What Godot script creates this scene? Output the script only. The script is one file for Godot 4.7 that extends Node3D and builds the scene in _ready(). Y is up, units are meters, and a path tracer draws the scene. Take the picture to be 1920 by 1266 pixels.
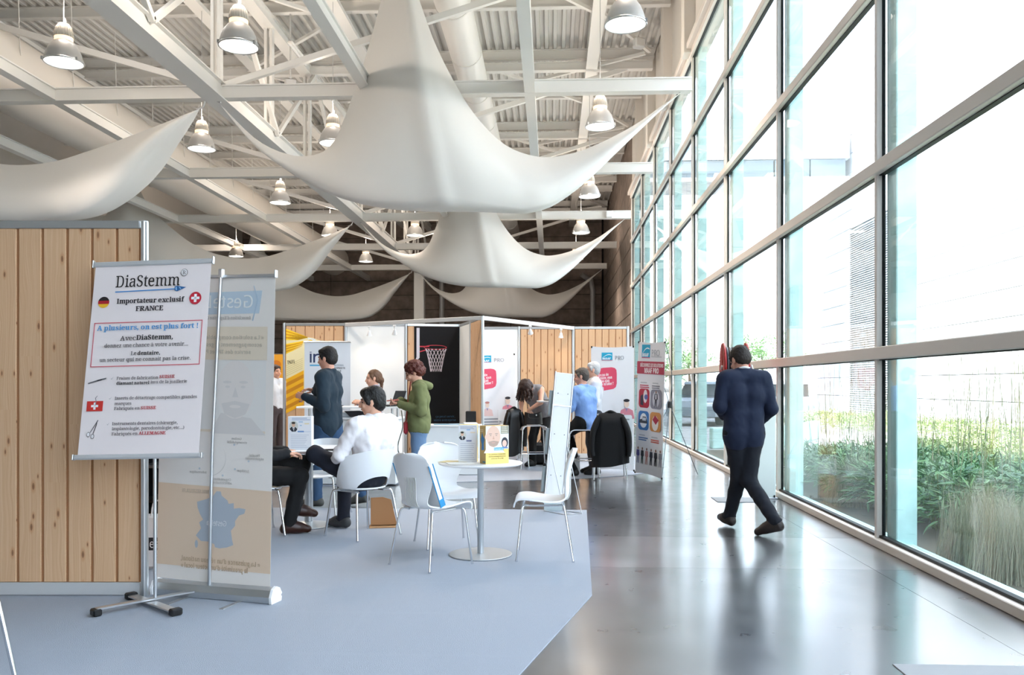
extends Node3D
# y up, metres. The building's long axis runs along -Z; the glazed facade stands at x = 2.72 on the right.
const EYE := 1.38
var M := {}
var rng := RandomNumberGenerator.new()
var used := {}


class MB:
	var v := PackedVector3Array()
	var n := PackedVector3Array()
	var t := PackedVector2Array()
	var ix := PackedInt32Array()
	var c := PackedColorArray()
	var col := Color.WHITE

	func ink(hex: String) -> void:
		col = Color(hex).srgb_to_linear()

	func fill() -> void:  # gives the newest corners the current colour
		while c.size() < v.size():
			c.append(col)

	func poly(p: PackedVector2Array, xf: Transform3D, z: float, hex: String) -> void:  # a flat printed shape
		fill()
		ink(hex)
		var tr := Geometry2D.triangulate_polygon(p)
		for k in range(0, tr.size(), 3):
			var a := p[tr[k]]
			var b := p[tr[k + 1]]
			var d := p[tr[k + 2]]
			if (b - a).cross(d - a) < 0.0:
				var s := b
				b = d
				d = s
			tri(xf * Vector3(a.x, a.y, z), xf * Vector3(b.x, b.y, z), xf * Vector3(d.x, d.y, z))
		fill()

	func rect(x0: float, y0: float, x1: float, y1: float, xf: Transform3D, z: float, hex: String) -> void:
		poly(PackedVector2Array([Vector2(x0, y0), Vector2(x1, y0), Vector2(x1, y1), Vector2(x0, y1)]), xf, z, hex)

	func quad(a: Vector3, b: Vector3, c: Vector3, d: Vector3, u0 := Vector2.ZERO, u1 := Vector2(-1, -1)) -> void:  # counter-clockwise seen from outside
		var nn := (b - a).cross(c - a)
		if nn.length_squared() < 1e-14:
			nn = (c - a).cross(d - a)
		nn = nn.normalized()
		var i := v.size()
		v.append(a); v.append(b); v.append(c); v.append(d)
		for k in 4:
			n.append(nn)
		if u1.x < 0.0:
			u1 = Vector2(a.distance_to(b), b.distance_to(c))
		t.append(u0); t.append(Vector2(u1.x, u0.y)); t.append(u1); t.append(Vector2(u0.x, u1.y))
		for k in [0, 2, 1, 0, 3, 2]:
			ix.append(i + k)

	func tri(a: Vector3, b: Vector3, c: Vector3) -> void:
		var nn := (b - a).cross(c - a).normalized()
		var i := v.size()
		v.append(a); v.append(b); v.append(c)
		for k in 3:
			n.append(nn)
			t.append(Vector2.ZERO)
		ix.append(i); ix.append(i + 2); ix.append(i + 1)

	func box(c: Vector3, s: Vector3, b := Basis(), bev := 0.0) -> void:
		var h := s * 0.5
		bev = minf(bev, minf(h.x, minf(h.y, h.z)) * 0.9)
		var ax := [b.x.normalized(), b.y.normalized(), b.z.normalized()]
		for k in 3:
			for sg in [-1.0, 1.0]:
				var i: int = (k + 1) % 3
				var j: int = (k + 2) % 3
				var o: Vector3 = c + ax[k] * (h[k] * sg)
				var p: Vector3 = ax[i] * (h[i] - bev)
				var q: Vector3 = ax[j] * (h[j] - bev)
				if sg > 0.0:
					quad(o - p - q, o + p - q, o + p + q, o - p + q)
				else:
					quad(o - p - q, o - p + q, o + p + q, o + p - q)
		if bev > 0.0:
			for k in 3:
				var i: int = (k + 1) % 3
				var j: int = (k + 2) % 3
				for si in [-1.0, 1.0]:
					for sj in [-1.0, 1.0]:
						var e: Vector3 = ax[k] * (h[k] - bev)
						var p1: Vector3 = c + ax[i] * (h[i] * si) + ax[j] * ((h[j] - bev) * sj)
						var p2: Vector3 = c + ax[i] * ((h[i] - bev) * si) + ax[j] * (h[j] * sj)
						if si * sj > 0.0:
							quad(p1 - e, p2 - e, p2 + e, p1 + e)
						else:
							quad(p2 - e, p1 - e, p1 + e, p2 + e)
			for sx in [-1.0, 1.0]:
				for sy in [-1.0, 1.0]:
					for sz in [-1.0, 1.0]:
						var bx: Vector3 = ax[0] * sx
						var by: Vector3 = ax[1] * sy
						var bz: Vector3 = ax[2] * sz
						var a0: Vector3 = c + bx * h.x + by * (h.y - bev) + bz * (h.z - bev)
						var a1: Vector3 = c + bx * (h.x - bev) + by * h.y + bz * (h.z - bev)
						var a2: Vector3 = c + bx * (h.x - bev) + by * (h.y - bev) + bz * h.z
						if sx * sy * sz > 0.0:
							tri(a0, a1, a2)
						else:
							tri(a0, a2, a1)

	func bar(a: Vector3, b: Vector3, w: float, h: float, bev := 0.0, up := Vector3.UP) -> void:  # a box from a to b, w wide and h high
		var z := (b - a).normalized()
		if absf(z.dot(up)) > 0.99:
			up = Vector3.RIGHT if absf(z.x) < 0.9 else Vector3.FORWARD
		var x := up.cross(z).normalized()
		box((a + b) * 0.5, Vector3(w, h, a.distance_to(b)), Basis(x, z.cross(x), z), bev)

	func ring_strip(rings: Array, closed: bool, caps: bool, smooth := true) -> void:  # rings of equal length, counter-clockwise about the way they advance
		var m: int = rings[0].size()
		var base := v.size()
		for r in rings.size():
			var len_v := float(r)
			for k in m + (1 if closed else 0):
				v.append(rings[r][k % m])
				n.append(Vector3.ZERO)
				t.append(Vector2(float(k) / m, len_v))
		var w := m + (1 if closed else 0)
		for r in rings.size() - 1:
			for k in w - 1:
				var a := base + r * w + k
				var b := a + 1
				var c := a + w + 1
				var d := a + w
				for q in [a, c, b, a, d, c]:
					ix.append(q)
				var n1 := (v[b] - v[a]).cross(v[d] - v[a])
				var n2 := (v[d] - v[c]).cross(v[b] - v[c])
				for q in [a, b, d]:
					n[q] += n1
				for q in [c, d, b]:
					n[q] += n2
		if closed:
			for r in rings.size():
				var s := n[base + r * w] + n[base + r * w + m]
				n[base + r * w] = s
				n[base + r * w + m] = s
		for q in range(base, v.size()):
			n[q] = n[q].normalized() if n[q].length_squared() > 1e-20 else Vector3.UP
		if caps and closed:
			fan(rings[0], true)
			fan(rings[rings.size() - 1], false)

	func fan(ring: Array, flip: bool) -> void:
		var c := Vector3.ZERO
		for p in ring:
			c += p
		c /= ring.size()
		for k in ring.size():
			var a: Vector3 = ring[k]
			var b: Vector3 = ring[(k + 1) % ring.size()]
			if flip:
				tri(c, b, a)
			else:
				tri(c, a, b)

	func tube(pts: Array, r, sides := 8, caps := true, flat := 1.0) -> void:  # r: one radius or one per point
		var rings := []
		var up := Vector3.UP
		for i in pts.size():
			var a: Vector3 = pts[maxi(i - 1, 0)]
			var b: Vector3 = pts[mini(i + 1, pts.size() - 1)]
			var z := (b - a).normalized()
			if i == 0 and absf(z.dot(up)) > 0.9:
				up = Vector3.RIGHT
			var x := up.cross(z).normalized()
			var y := z.cross(x)
			up = y
			var ring := []
			var rr: float = r if not r is Array else r[i]
			for k in sides:
				var g := TAU * k / sides
				ring.append(pts[i] + x * (cos(g) * rr) + y * (sin(g) * rr * flat))
			rings.append(ring)
		ring_strip(rings, true, caps)

	func lathe(prof: Array, seg: int, xf := Transform3D(), sx := 1.0, sz := 1.0) -> void:  # profile of (radius, height), upwards on the outside
		var rings := []
		for p in prof:
			var ring := []
			for k in seg:
				var g := -TAU * k / seg
				ring.append(xf * Vector3(cos(g) * p.x * sx, p.y, sin(g) * p.x * sz))
			rings.append(ring)
		ring_strip(rings, true, false)

	func prism(poly: PackedVector2Array, depth: float, xf := Transform3D()) -> void:  # an outline in x and y, from z 0 to depth
		if Geometry2D.is_polygon_clockwise(poly):
			poly.reverse()
		var tr := Geometry2D.triangulate_polygon(poly)
		for k in range(0, tr.size(), 3):
			var a := poly[tr[k]]
			var b := poly[tr[k + 1]]
			var c := poly[tr[k + 2]]
			if (b - a).cross(c - a) < 0.0:
				var s := b
				b = c
				c = s
			tri(xf * Vector3(a.x, a.y, depth), xf * Vector3(b.x, b.y, depth), xf * Vector3(c.x, c.y, depth))
			tri(xf * Vector3(a.x, a.y, 0), xf * Vector3(c.x, c.y, 0), xf * Vector3(b.x, b.y, 0))
		for k in poly.size():
			var a := poly[k]
			var b := poly[(k + 1) % poly.size()]
			quad(xf * Vector3(a.x, a.y, 0), xf * Vector3(b.x, b.y, 0), xf * Vector3(b.x, b.y, depth), xf * Vector3(a.x, a.y, depth))

	func shell(rows: Array, thick: float) -> void:  # a smooth curved sheet with thickness and closed edges; rows of points
		var R := rows.size()
		var C: int = rows[0].size()
		var nor := []
		for i in R:
			var line := []
			for j in C:
				var du: Vector3 = rows[mini(i + 1, R - 1)][j] - rows[maxi(i - 1, 0)][j]
				var dv: Vector3 = rows[i][mini(j + 1, C - 1)] - rows[i][maxi(j - 1, 0)]
				var q := du.cross(dv)
				if q.length_squared() < 1e-16:
					q = line[j - 1] if j > 0 else (nor[i - 1][j] if i > 0 else Vector3.UP)
				line.append(q.normalized())
			nor.append(line)
		for side in [0.5, -0.5]:
			var base := v.size()
			for i in R:
				for j in C:
					v.append(rows[i][j] + nor[i][j] * (thick * side))
					n.append(nor[i][j] * signf(side))
					t.append(Vector2(float(j) / (C - 1), float(i) / (R - 1)))
			for i in R - 1:
				for j in C - 1:
					var a := base + i * C + j
					var q := [a, a + 1, a + C + 1, a, a + C + 1, a + C] if side > 0.0 else [a, a + C + 1, a + 1, a, a + C, a + C + 1]
					for k in q:
						ix.append(k)
		var edge := []
		for j in C:
			edge.append(Vector2i(0, j))
		for i in range(1, R):
			edge.append(Vector2i(i, C - 1))
		for j in range(C - 2, -1, -1):
			edge.append(Vector2i(R - 1, j))
		for i in range(R - 2, 0, -1):
			edge.append(Vector2i(i, 0))
		for k in edge.size():
			var e: Vector2i = edge[k]
			var f: Vector2i = edge[(k + 1) % edge.size()]
			var a: Vector3 = rows[e.x][e.y]
			var b: Vector3 = rows[f.x][f.y]
			var na: Vector3 = nor[e.x][e.y] * (thick * 0.5)
			var nb: Vector3 = nor[f.x][f.y] * (thick * 0.5)
			if a.distance_squared_to(b) > 1e-12:
				quad(a - na, a + na, b + nb, b - nb)

	func add(m: Mesh, xf := Transform3D()) -> void:
		for s in m.get_surface_count():
			var arr := m.surface_get_arrays(s)
			var base := v.size()
			var nb := xf.basis.inverse().transposed()
			var vs: PackedVector3Array = arr[Mesh.ARRAY_VERTEX]
			var ns: PackedVector3Array = arr[Mesh.ARRAY_NORMAL]
			for k in vs.size():
				v.append(xf * vs[k])
				n.append((nb * ns[k]).normalized())
				t.append(Vector2.ZERO)
			var id: PackedInt32Array = arr[Mesh.ARRAY_INDEX] if arr[Mesh.ARRAY_INDEX] != null else PackedInt32Array(range(vs.size()))
			var flip := xf.basis.determinant() < 0.0
			for k in range(0, id.size(), 3):
				ix.append(base + id[k])
				ix.append(base + id[k + (2 if flip else 1)])
				ix.append(base + id[k + (1 if flip else 2)])

	func mesh() -> ArrayMesh:
		var m := ArrayMesh.new()
		var arr := []
		arr.resize(Mesh.ARRAY_MAX)
		arr[Mesh.ARRAY_VERTEX] = v
		arr[Mesh.ARRAY_NORMAL] = n
		arr[Mesh.ARRAY_TEX_UV] = t
		arr[Mesh.ARRAY_INDEX] = ix
		if not c.is_empty():
			fill()
			arr[Mesh.ARRAY_COLOR] = c
		m.add_surface_from_arrays(Mesh.PRIMITIVE_TRIANGLES, arr)
		return m


func numbered(called: String) -> String:
	var k: int = used.get(called, 0)
	used[called] = k + 1
	return called if k == 0 else "%s_%03d" % [called, k]


func part(called: String, mb, m: Material, parent: Node, label := "") -> MeshInstance3D:
	var o := MeshInstance3D.new()
	o.name = called
	o.mesh = mb.mesh() if mb is MB else mb
	o.material_override = m
	if parent == self:
		o.name = numbered(called)
	else:
		var k := 0
		while parent.has_node(NodePath(o.name)):
			k += 1
			o.name = "%s_%03d" % [called, k]
	parent.add_child(o, true)
	if label:
		o.set_meta("label", label)
	return o


func thing(called: String, label: String, category: String, at := Vector3.ZERO, turn := 0.0, group := "") -> Node3D:
	var o := Node3D.new()
	o.name = numbered(called)
	add_child(o, true)
	o.position = at
	o.rotation.y = turn
	tag(o, label, category, group)
	return o


func tag(o: Node3D, label: String, category: String, group := "", kind := "") -> Node3D:
	o.set_meta("label", label)
	o.set_meta("category", category)
	if group:
		o.set_meta("group", group)
	if kind:
		o.set_meta("kind", kind)
	return o


func copy(o: Node3D, called: String, label: String, at: Vector3, turn := 0.0) -> Node3D:
	var c: Node3D = o.duplicate()
	c.name = numbered(called)
	add_child(c, true)
	c.position = at
	c.rotation.y = turn
	c.set_meta("label", label)
	return c


func structure(called: String, label := "") -> Node3D:
	var o := Node3D.new()
	o.name = called
	add_child(o, true)
	o.set_meta("kind", "structure")
	if label:
		o.set_meta("label", label)
	return o


func mat(c: Color, rough := 0.6, metal := 0.0, spec := 0.5) -> StandardMaterial3D:
	var m := StandardMaterial3D.new()
	m.albedo_color = c
	m.roughness = rough
	m.metallic = metal
	m.metallic_specular = spec
	return m


func hexmat(hex: String, rough := 0.6, metal := 0.0) -> StandardMaterial3D:
	var key := "%s_%.2f_%.1f" % [hex, rough, metal]
	if not M.has(key):
		M[key] = mat(Color(hex), rough, metal)
	return M[key]


func noise_tex(freq: float, lo: Color, hi: Color, size := 512, octaves := 4, sd := 1, normal := false) -> NoiseTexture2D:
	var f := FastNoiseLite.new()
	f.seed = sd
	f.frequency = freq
	f.fractal_octaves = octaves
	var x := NoiseTexture2D.new()
	x.width = size
	x.height = size
	x.seamless = true
	x.noise = f
	if normal:
		x.as_normal_map = true
		x.bump_strength = 4.0
	else:
		var g := Gradient.new()
		g.set_color(0, lo)
		g.set_color(1, hi)
		x.color_ramp = g
	return x


func wood_image() -> ImageTexture:  # four strips of pine side by side: grain, growth lines and knots
	var W := 512
	var Hh := 1024
	var im := Image.create(W, Hh, false, Image.FORMAT_RGB8)
	var f := FastNoiseLite.new()
	f.seed = 5
	f.frequency = 1.0
	f.fractal_octaves = 3
	var knots := []
	for s in 4:
		for k in 6:
			knots.append([s * 128 + rng.randf_range(12, 116), rng.randf_range(10, 1014), rng.randf_range(2.5, 6.5)])
	for y in Hh:
		for x in W:
			var s := x / 128
			var lx := float(x - s * 128)
			var bend := f.get_noise_2d(s * 40.0 + lx * 0.006, y * 0.0022) * 26.0
			var g := f.get_noise_2d((lx + bend) * 0.11 + s * 90.0, y * 0.0012) * 0.5 + 0.5
			var fine := f.get_noise_2d((lx + bend) * 0.5, y * 0.012 + s * 31.0) * 0.5 + 0.5
			var a := clampf(0.35 + 0.75 * (g - 0.35) + 0.22 * (fine - 0.5), 0.0, 1.0)
			var c := Color(0.755, 0.585, 0.43).lerp(Color(0.86, 0.725, 0.585), a)
			im.set_pixel(x, y, c)
	for k in knots:
		var r: float = k[2]
		for y in range(maxi(0, int(k[1] - r * 5)), mini(Hh, int(k[1] + r * 5))):
			for x in range(maxi(0, int(k[0] - r * 2.4)), mini(W, int(k[0] + r * 2.4))):
				var d := Vector2((x - k[0]) / r, (y - k[1]) / (r * 1.5)).length()
				if d < 1.0:
					im.set_pixel(x, y, im.get_pixel(x, y).lerp(Color(0.42, 0.25, 0.14), 0.8 - 0.3 * d))
				elif d < 2.3:
					im.set_pixel(x, y, im.get_pixel(x, y).lerp(Color(0.70, 0.47, 0.28), (2.3 - d) * 0.34))
	return ImageTexture.create_from_image(im)


func textmesh(s: String, height: float, serif := false, bold := false, depth := 0.0012) -> TextMesh:
	var key := "font%s%s" % [serif, bold]
	if not M.has(key):
		var f := SystemFont.new()
		f.font_names = PackedStringArray(["Droid Serif" if serif else "Droid Sans"])
		f.font_weight = 700 if bold else 400
		M[key] = f
	var tm := TextMesh.new()
	tm.font = M[key]
	tm.font_size = 24
	tm.pixel_size = height / 24.0
	tm.curve_step = 2.0
	tm.depth = depth
	tm.text = s
	tm.horizontal_alignment = HORIZONTAL_ALIGNMENT_LEFT
	tm.vertical_alignment = VERTICAL_ALIGNMENT_CENTER
	return tm


func write(mb: MB, s: String, height: float, xf: Transform3D, at: Vector2, align := 0, serif := false, bold := false, squeeze := 1.0) -> void:  # lettering in the x-y plane of xf; align -1 left, 0 centre, 1 right
	var tm := textmesh(s, height, serif, bold)
	var bb := tm.get_aabb()
	var w := bb.size.x * squeeze
	var x0 := at.x - bb.position.x * squeeze
	if align == 0:
		x0 -= w * 0.5
	elif align == 1:
		x0 -= w
	mb.add(tm, xf * Transform3D(Basis.from_scale(Vector3(squeeze, 1, 1)), Vector3(x0, at.y, 0)))


func say(b: MB, s: String, height: float, width: float, xf: Transform3D, x: float, y: float, hex: String, align := 0, serif := false, bold := false) -> void:  # printed lettering in one colour; width > 0 fits it
	b.fill()
	b.ink(hex)
	var q := 1.0
	if width > 0.0:
		q = width / maxf(textmesh(s, height, serif, bold).get_aabb().size.x, 0.001)
	write(b, s, height, xf, Vector2(x, y), align, serif, bold, q)
	b.fill()


func rounded(w: float, h: float, r: float, c := Vector2.ZERO, seg := 6) -> PackedVector2Array:
	var p := PackedVector2Array()
	var k := 0
	for q in [Vector2(1, 1), Vector2(-1, 1), Vector2(-1, -1), Vector2(1, -1)]:
		for i in seg + 1:
			var a := PI * 0.5 * (k + float(i) / seg)
			p.append(c + Vector2(q.x * (w * 0.5 - r), q.y * (h * 0.5 - r)) + Vector2(cos(a), sin(a)) * r)
		k += 1
	return p


func oval(rx: float, ry: float, c := Vector2.ZERO, seg := 28) -> PackedVector2Array:
	var p := PackedVector2Array()
	for i in seg:
		p.append(c + Vector2(cos(TAU * i / seg) * rx, sin(TAU * i / seg) * ry))
	return p


func curve(pts: Array, count: int) -> Array:  # a smooth line through the points
	var c := Curve3D.new()
	for i in pts.size():
		var a: Vector3 = pts[maxi(i - 1, 0)]
		var b: Vector3 = pts[mini(i + 1, pts.size() - 1)]
		var h: Vector3 = (b - a) / 6.0
		c.add_point(pts[i], -h, h)
	var out := []
	for k in count:
		var f := float(k) / (count - 1) * (pts.size() - 1)
		out.append(c.sample(int(f), f - int(f)) if int(f) < pts.size() - 1 else pts[pts.size() - 1])
	return out


func _ready() -> void:
	rng.seed = 20
	var cam := Camera3D.new()
	cam.name = "camera"
	add_child(cam)
	cam.position = Vector3(0, EYE, 0)
	cam.rotation.y = atan(74.0 / 1560.0)
	cam.projection = Camera3D.PROJECTION_FRUSTUM
	cam.near = 0.05
	cam.far = 400.0
	cam.size = 0.05 * 1266.0 / 1560.0
	cam.frustum_offset = Vector2(0, 0.05 * 88.0 / 1560.0)
	cam.current = true
	var sky := ProceduralSkyMaterial.new()
	sky.sky_top_color = Color(0.82, 0.905, 1.0)
	sky.sky_horizon_color = Color(0.93, 0.97, 1.0)
	sky.ground_horizon_color = Color(0.9, 0.9, 0.88)
	sky.ground_bottom_color = Color(0.6, 0.6, 0.58)
	sky.sky_energy_multiplier = SKY_ENERGY
	sky.ground_energy_multiplier = 1.0
	var env := Environment.new()
	env.background_mode = Environment.BG_SKY
	env.sky = Sky.new()
	env.sky.sky_material = sky
	env.tonemap_mode = Environment.TONE_MAPPER_LINEAR
	env.tonemap_exposure = EXPOSURE
	env.sdfgi_enabled = true
	env.ssao_enabled = true
	env.ssil_enabled = true
	var we := WorldEnvironment.new()
	we.name = "world"
	we.environment = env
	add_child(we)
	var sun := DirectionalLight3D.new()
	sun.name = "sun"
	sun.light_color = Color(1.0, 0.985, 0.96)
	sun.light_energy = SUN_ENERGY
	sun.light_angular_distance = 0.5
	sun.shadow_enabled = true
	sun.sky_mode = DirectionalLight3D.SKY_MODE_LIGHT_ONLY
	add_child(sun)
	sun.look_at_from_position(Vector3(-3.4, 10.0, 2.0), Vector3.ZERO)
	palette()
	build_shell()
	build_glazing()
	build_roof()
	build_outside()
	build_sails()
	build_lamps()
	build_stands()
	build_furniture()
	build_people()


const SKY_ENERGY := 2.4
const SUN_ENERGY := 4.6
const EXPOSURE := 1.25
const LAMP_ENERGY := 18.0
const NECK_ENERGY := 2.2
const GX := 2.72        # inner face of the glazing
const BAY := 3.13
const ZB := 45.0        # back wall
const XL := -17.0       # left wall
const ZR := 9.0         # wall behind the camera


func palette() -> void:
	M.steel_white = mat(Color(0.91, 0.905, 0.89), 0.45)
	M.deck = mat(Color(0.87, 0.865, 0.85), 0.5)
	M.frame = mat(Color(0.92, 0.885, 0.85), 0.45)
	M.gasket = mat(Color(0.10, 0.12, 0.12), 0.6)
	M.glass = mat(Color(0.62, 0.85, 0.84, 0.05), 0.0)
	M.glass.transparency = BaseMaterial3D.TRANSPARENCY_ALPHA
	M.concrete = mat(Color(0.80, 0.94, 0.91), 0.85)
	M.concrete.albedo_texture = noise_tex(0.012, Color(0.86, 0.86, 0.86), Color(1, 1, 1), 512, 5, 3)
	M.concrete.uv1_triplanar = true
	M.concrete.uv1_world_triplanar = true
	M.concrete.uv1_scale = Vector3(0.5, 0.5, 0.5)
	M.wall_concrete = mat(Color(0.60, 0.54, 0.50), 0.85)
	M.wall_concrete.albedo_texture = noise_tex(0.01, Color(0.78, 0.78, 0.78), Color(1, 1, 1), 512, 5, 4)
	M.wall_concrete.uv1_triplanar = true
	M.wall_concrete.uv1_world_triplanar = true
	M.wall_concrete.uv1_scale = Vector3(0.35, 0.35, 0.35)
	M.plaster = mat(Color(0.88, 0.86, 0.83), 0.9)
	M.floor = mat(Color(0.60, 0.625, 0.66), 0.2, 0.0, 0.6)
	M.floor.albedo_texture = noise_tex(0.006, Color(0.36, 0.36, 0.37), Color(0.62, 0.62, 0.62), 1024, 6, 7)
	M.floor.roughness = 1.0
	M.floor.metallic_specular = 0.7
	M.floor.roughness_texture = noise_tex(0.012, Color(0.26, 0.26, 0.26), Color(0.36, 0.36, 0.36), 1024, 5, 8)
	for m in [M.floor]:
		m.uv1_triplanar = true
		m.uv1_world_triplanar = true
		m.uv1_scale = Vector3(0.22, 0.22, 0.22)
	M.floor.metallic = 0.3
	M.floor.clearcoat_enabled = true
	M.floor.clearcoat = 1.0
	M.floor.clearcoat_roughness = 0.17
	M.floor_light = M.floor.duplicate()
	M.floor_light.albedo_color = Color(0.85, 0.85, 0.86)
	M.carpet = mat(Color(0.70, 0.725, 0.765), 0.95, 0.0, 0.2)
	M.carpet.albedo_texture = noise_tex(0.35, Color(0.86, 0.86, 0.86), Color(1, 1, 1), 512, 3, 9)
	M.carpet.uv1_triplanar = true
	M.carpet.uv1_world_triplanar = true
	M.carpet.uv1_scale = Vector3(1.3, 1.3, 1.3)
	M.carpet.normal_enabled = true
	M.carpet.normal_texture = noise_tex(0.4, Color(), Color(), 512, 2, 11, true)
	M.carpet.normal_scale = 0.5
	M.alu = mat(Color(0.78, 0.79, 0.80), 0.32, 0.85)
	M.alu_soft = mat(Color(0.80, 0.80, 0.80), 0.5, 0.4)
	M.chrome = mat(Color(0.86, 0.87, 0.88), 0.12, 1.0)
	M.white = mat(Color(0.93, 0.93, 0.93), 0.35)
	M.plastic = mat(Color(0.92, 0.93, 0.94), 0.3)
	M.panel_white = mat(Color(0.90, 0.91, 0.91), 0.55)
	M.black = mat(Color(0.03, 0.03, 0.035), 0.5)
	M.pine = mat(Color(1, 1, 1), 0.65)
	M.pine.albedo_texture = ImageTexture.new() if false else wood_image()
	M.pine_groove = mat(Color(0.64, 0.45, 0.30), 0.8)
	M.print = mat(Color(1, 1, 1), 0.6)
	M.print.vertex_color_use_as_albedo = true
	M.pine.uv1_scale = Vector3(1.5625, 0.42, 1)
	M.sail = mat(Color(0.87, 0.865, 0.85), 0.85)


func build_shell() -> void:
	var fl := structure("floor", "polished dark concrete floor in large slabs with fine joints")
	var b := MB.new()
	b.box(Vector3((XL + GX) * 0.5, -0.17, (ZR - ZB) * 0.5), Vector3(GX - XL + 0.6, 0.3, ZB + ZR + 0.6))
	part("sub_floor", b, hexmat("2a2b2c", 0.8), fl)
	var xs := [XL, -0.45, 2.4, GX + 0.04]
	var zs := [ZR, -1.6, -6.31, -7.6, -12.3, -18.4, -24.6, -30.7, -36.8, -ZB]
	for i in 3:
		for j in zs.size() - 1:
			b = MB.new()
			var g := 0.003
			b.box(Vector3((xs[i] + xs[i + 1]) * 0.5, -0.01, (zs[j] + zs[j + 1]) * 0.5), Vector3(xs[i + 1] - xs[i] - g, 0.02, zs[j] - zs[j + 1] - g))
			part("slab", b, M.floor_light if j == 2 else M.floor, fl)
	# back wall: rows of concrete panels
	var wb := structure("wall_back", "dark concrete panel wall at the far end of the hall")
	b = MB.new()
	b.box(Vector3((XL + GX) * 0.5, 5.2, -ZB - 0.3), Vector3(GX - XL + 1.0, 11.4, 0.4))
	part("backing", b, hexmat("1d1b1a", 0.9), wb)
	for r in 14:
		for c in 4:
			b = MB.new()
			var x0 := XL + c * 4.93
			b.box(Vector3(x0 + 2.465, 0.39 + r * 0.78, -ZB - 0.08), Vector3(4.90, 0.755, 0.12), Basis(), 0.008)
			part("panel", b, M.wall_concrete, wb)
	# right wall beyond the glazing and above it
	var wr := structure("wall_right", "concrete wall above and beyond the glazed facade")
	b = MB.new()
	b.box(Vector3(GX + 0.35, 5.2, -37.2), Vector3(0.3, 11.4, 15.9))
	part("backing", b, hexmat("1d1b1a", 0.9), wr)
	for r in 14:
		for c in 3:
			b = MB.new()
			b.box(Vector3(GX + 0.14, 0.39 + r * 0.78, -29.25 - 2.63 - c * 5.26), Vector3(0.12, 0.755, 5.23), Basis(), 0.008)
			part("panel", b, M.wall_concrete, wr)
	b = MB.new()
	b.box(Vector3(GX + 0.25, 9.5, -10.2), Vector3(0.3, 3.0, 38.4))
	part("upper_wall", b, M.plaster, wr)
	for k in 12:
		b = MB.new()
		b.box(Vector3(GX + 0.0, 9.2, 8.38 - BAY * k), Vector3(0.24, 2.6, 0.36), Basis(), 0.01)
		part("pilaster", b, M.plaster, wr)
	var wl := structure("wall_left", "smooth beige wall on the far left of the hall")
	b = MB.new()
	b.box(Vector3(XL - 0.15, 5.2, (ZR - ZB) * 0.5), Vector3(0.3, 11.4, ZB + ZR + 0.6))
	part("wall_face", b, M.plaster, wl)
	var wf := structure("wall_rear", "front wall of the hall behind the viewpoint")
	b = MB.new()
	b.box(Vector3((XL + GX) * 0.5, 5.2, ZR + 0.15), Vector3(GX - XL + 0.6, 11.4, 0.3))
	part("wall_face", b, M.plaster, wf)
	# columns
	for p in [Vector3(-6.6, 0, -41.4)]:
		var col := structure("pillar", "white steel column carrying the roof girder")
		b = MB.new()
		b.box(p + Vector3(0, 3.6, 0), Vector3(0.5, 7.2, 0.5), Basis(), 0.02)
		part("shaft", b, M.steel_white, col)
	b = MB.new()
	b.tube([Vector3(-5.9, 0, -44.6), Vector3(-5.9, 7.0, -44.6), Vector3(-5.7, 7.3, -44.6), Vector3(-4.4, 7.35, -44.6)], 0.14, 12)
	tag(part("downpipe", b, M.alu_soft, self), "grey round downpipe beside the steel column on the back wall", "pipe")
	b = MB.new()
	b.tube([Vector3(2.2, 0, -44.6), Vector3(2.2, 6.4, -44.6), Vector3(2.1, 6.9, -44.4), Vector3(1.6, 7.2, -44.2)], 0.14, 12)
	tag(part("downpipe", b, M.alu_soft, self), "grey round downpipe in the far right corner of the hall", "pipe")
	# carpets
	var c1 := PackedVector2Array([Vector2(0.384, -9.12), Vector2(0.265, -5.455), Vector2(-0.149, -3.947), Vector2(-0.9, -1.2), Vector2(-1.3, 2.0), Vector2(-9.0, 2.0), Vector2(-9.0, -9.16)])
	var c2 := PackedVector2Array([Vector2(-9.0, -10.2), Vector2(-2.55, -11.25), Vector2(0.55, -12.28), Vector2(1.06, -12.55), Vector2(1.75, -13.4), Vector2(1.75, -16.0), Vector2(-9.0, -16.0)])
	var flat := Transform3D(Basis(Vector3.RIGHT, Vector3.BACK, Vector3.DOWN), Vector3(0, 0.006, 0))
	b = MB.new()
	b.prism(c1, 0.008, Transform3D(Basis(Vector3.RIGHT, Vector3.BACK, Vector3.DOWN), Vector3(0, 0.008, 0)))
	tag(part("carpet", b, M.carpet, self), "pale blue grey carpet under the round tables in the foreground", "carpet")
	b = MB.new()
	b.prism(c2, 0.008, Transform3D(Basis(Vector3.RIGHT, Vector3.BACK, Vector3.DOWN), Vector3(0, 0.008, 0)))
	tag(part("carpet", b, M.carpet, self), "pale grey carpet under the exhibition booths at the back", "carpet")
	# hatches in the floor
	b = MB.new()
	b.box(Vector3(2.19, 0.003, -10.05), Vector3(0.5, 0.008, 0.42), Basis(), 0.003)
	tag(part("floor_hatch", b, hexmat("8a8d90", 0.5, 0.3), self), "grey metal hatch set in the floor beside the hose reel post", "hatch")
	b = MB.new()
	b.box(Vector3(2.05, 0.002, -3.9), Vector3(0.75, 0.006, 0.56), Basis(), 0.002)
	tag(part("floor_hatch", b, hexmat("9a9c9f", 0.55), self), "large flat floor hatch near the glass in the foreground", "hatch")


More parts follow.
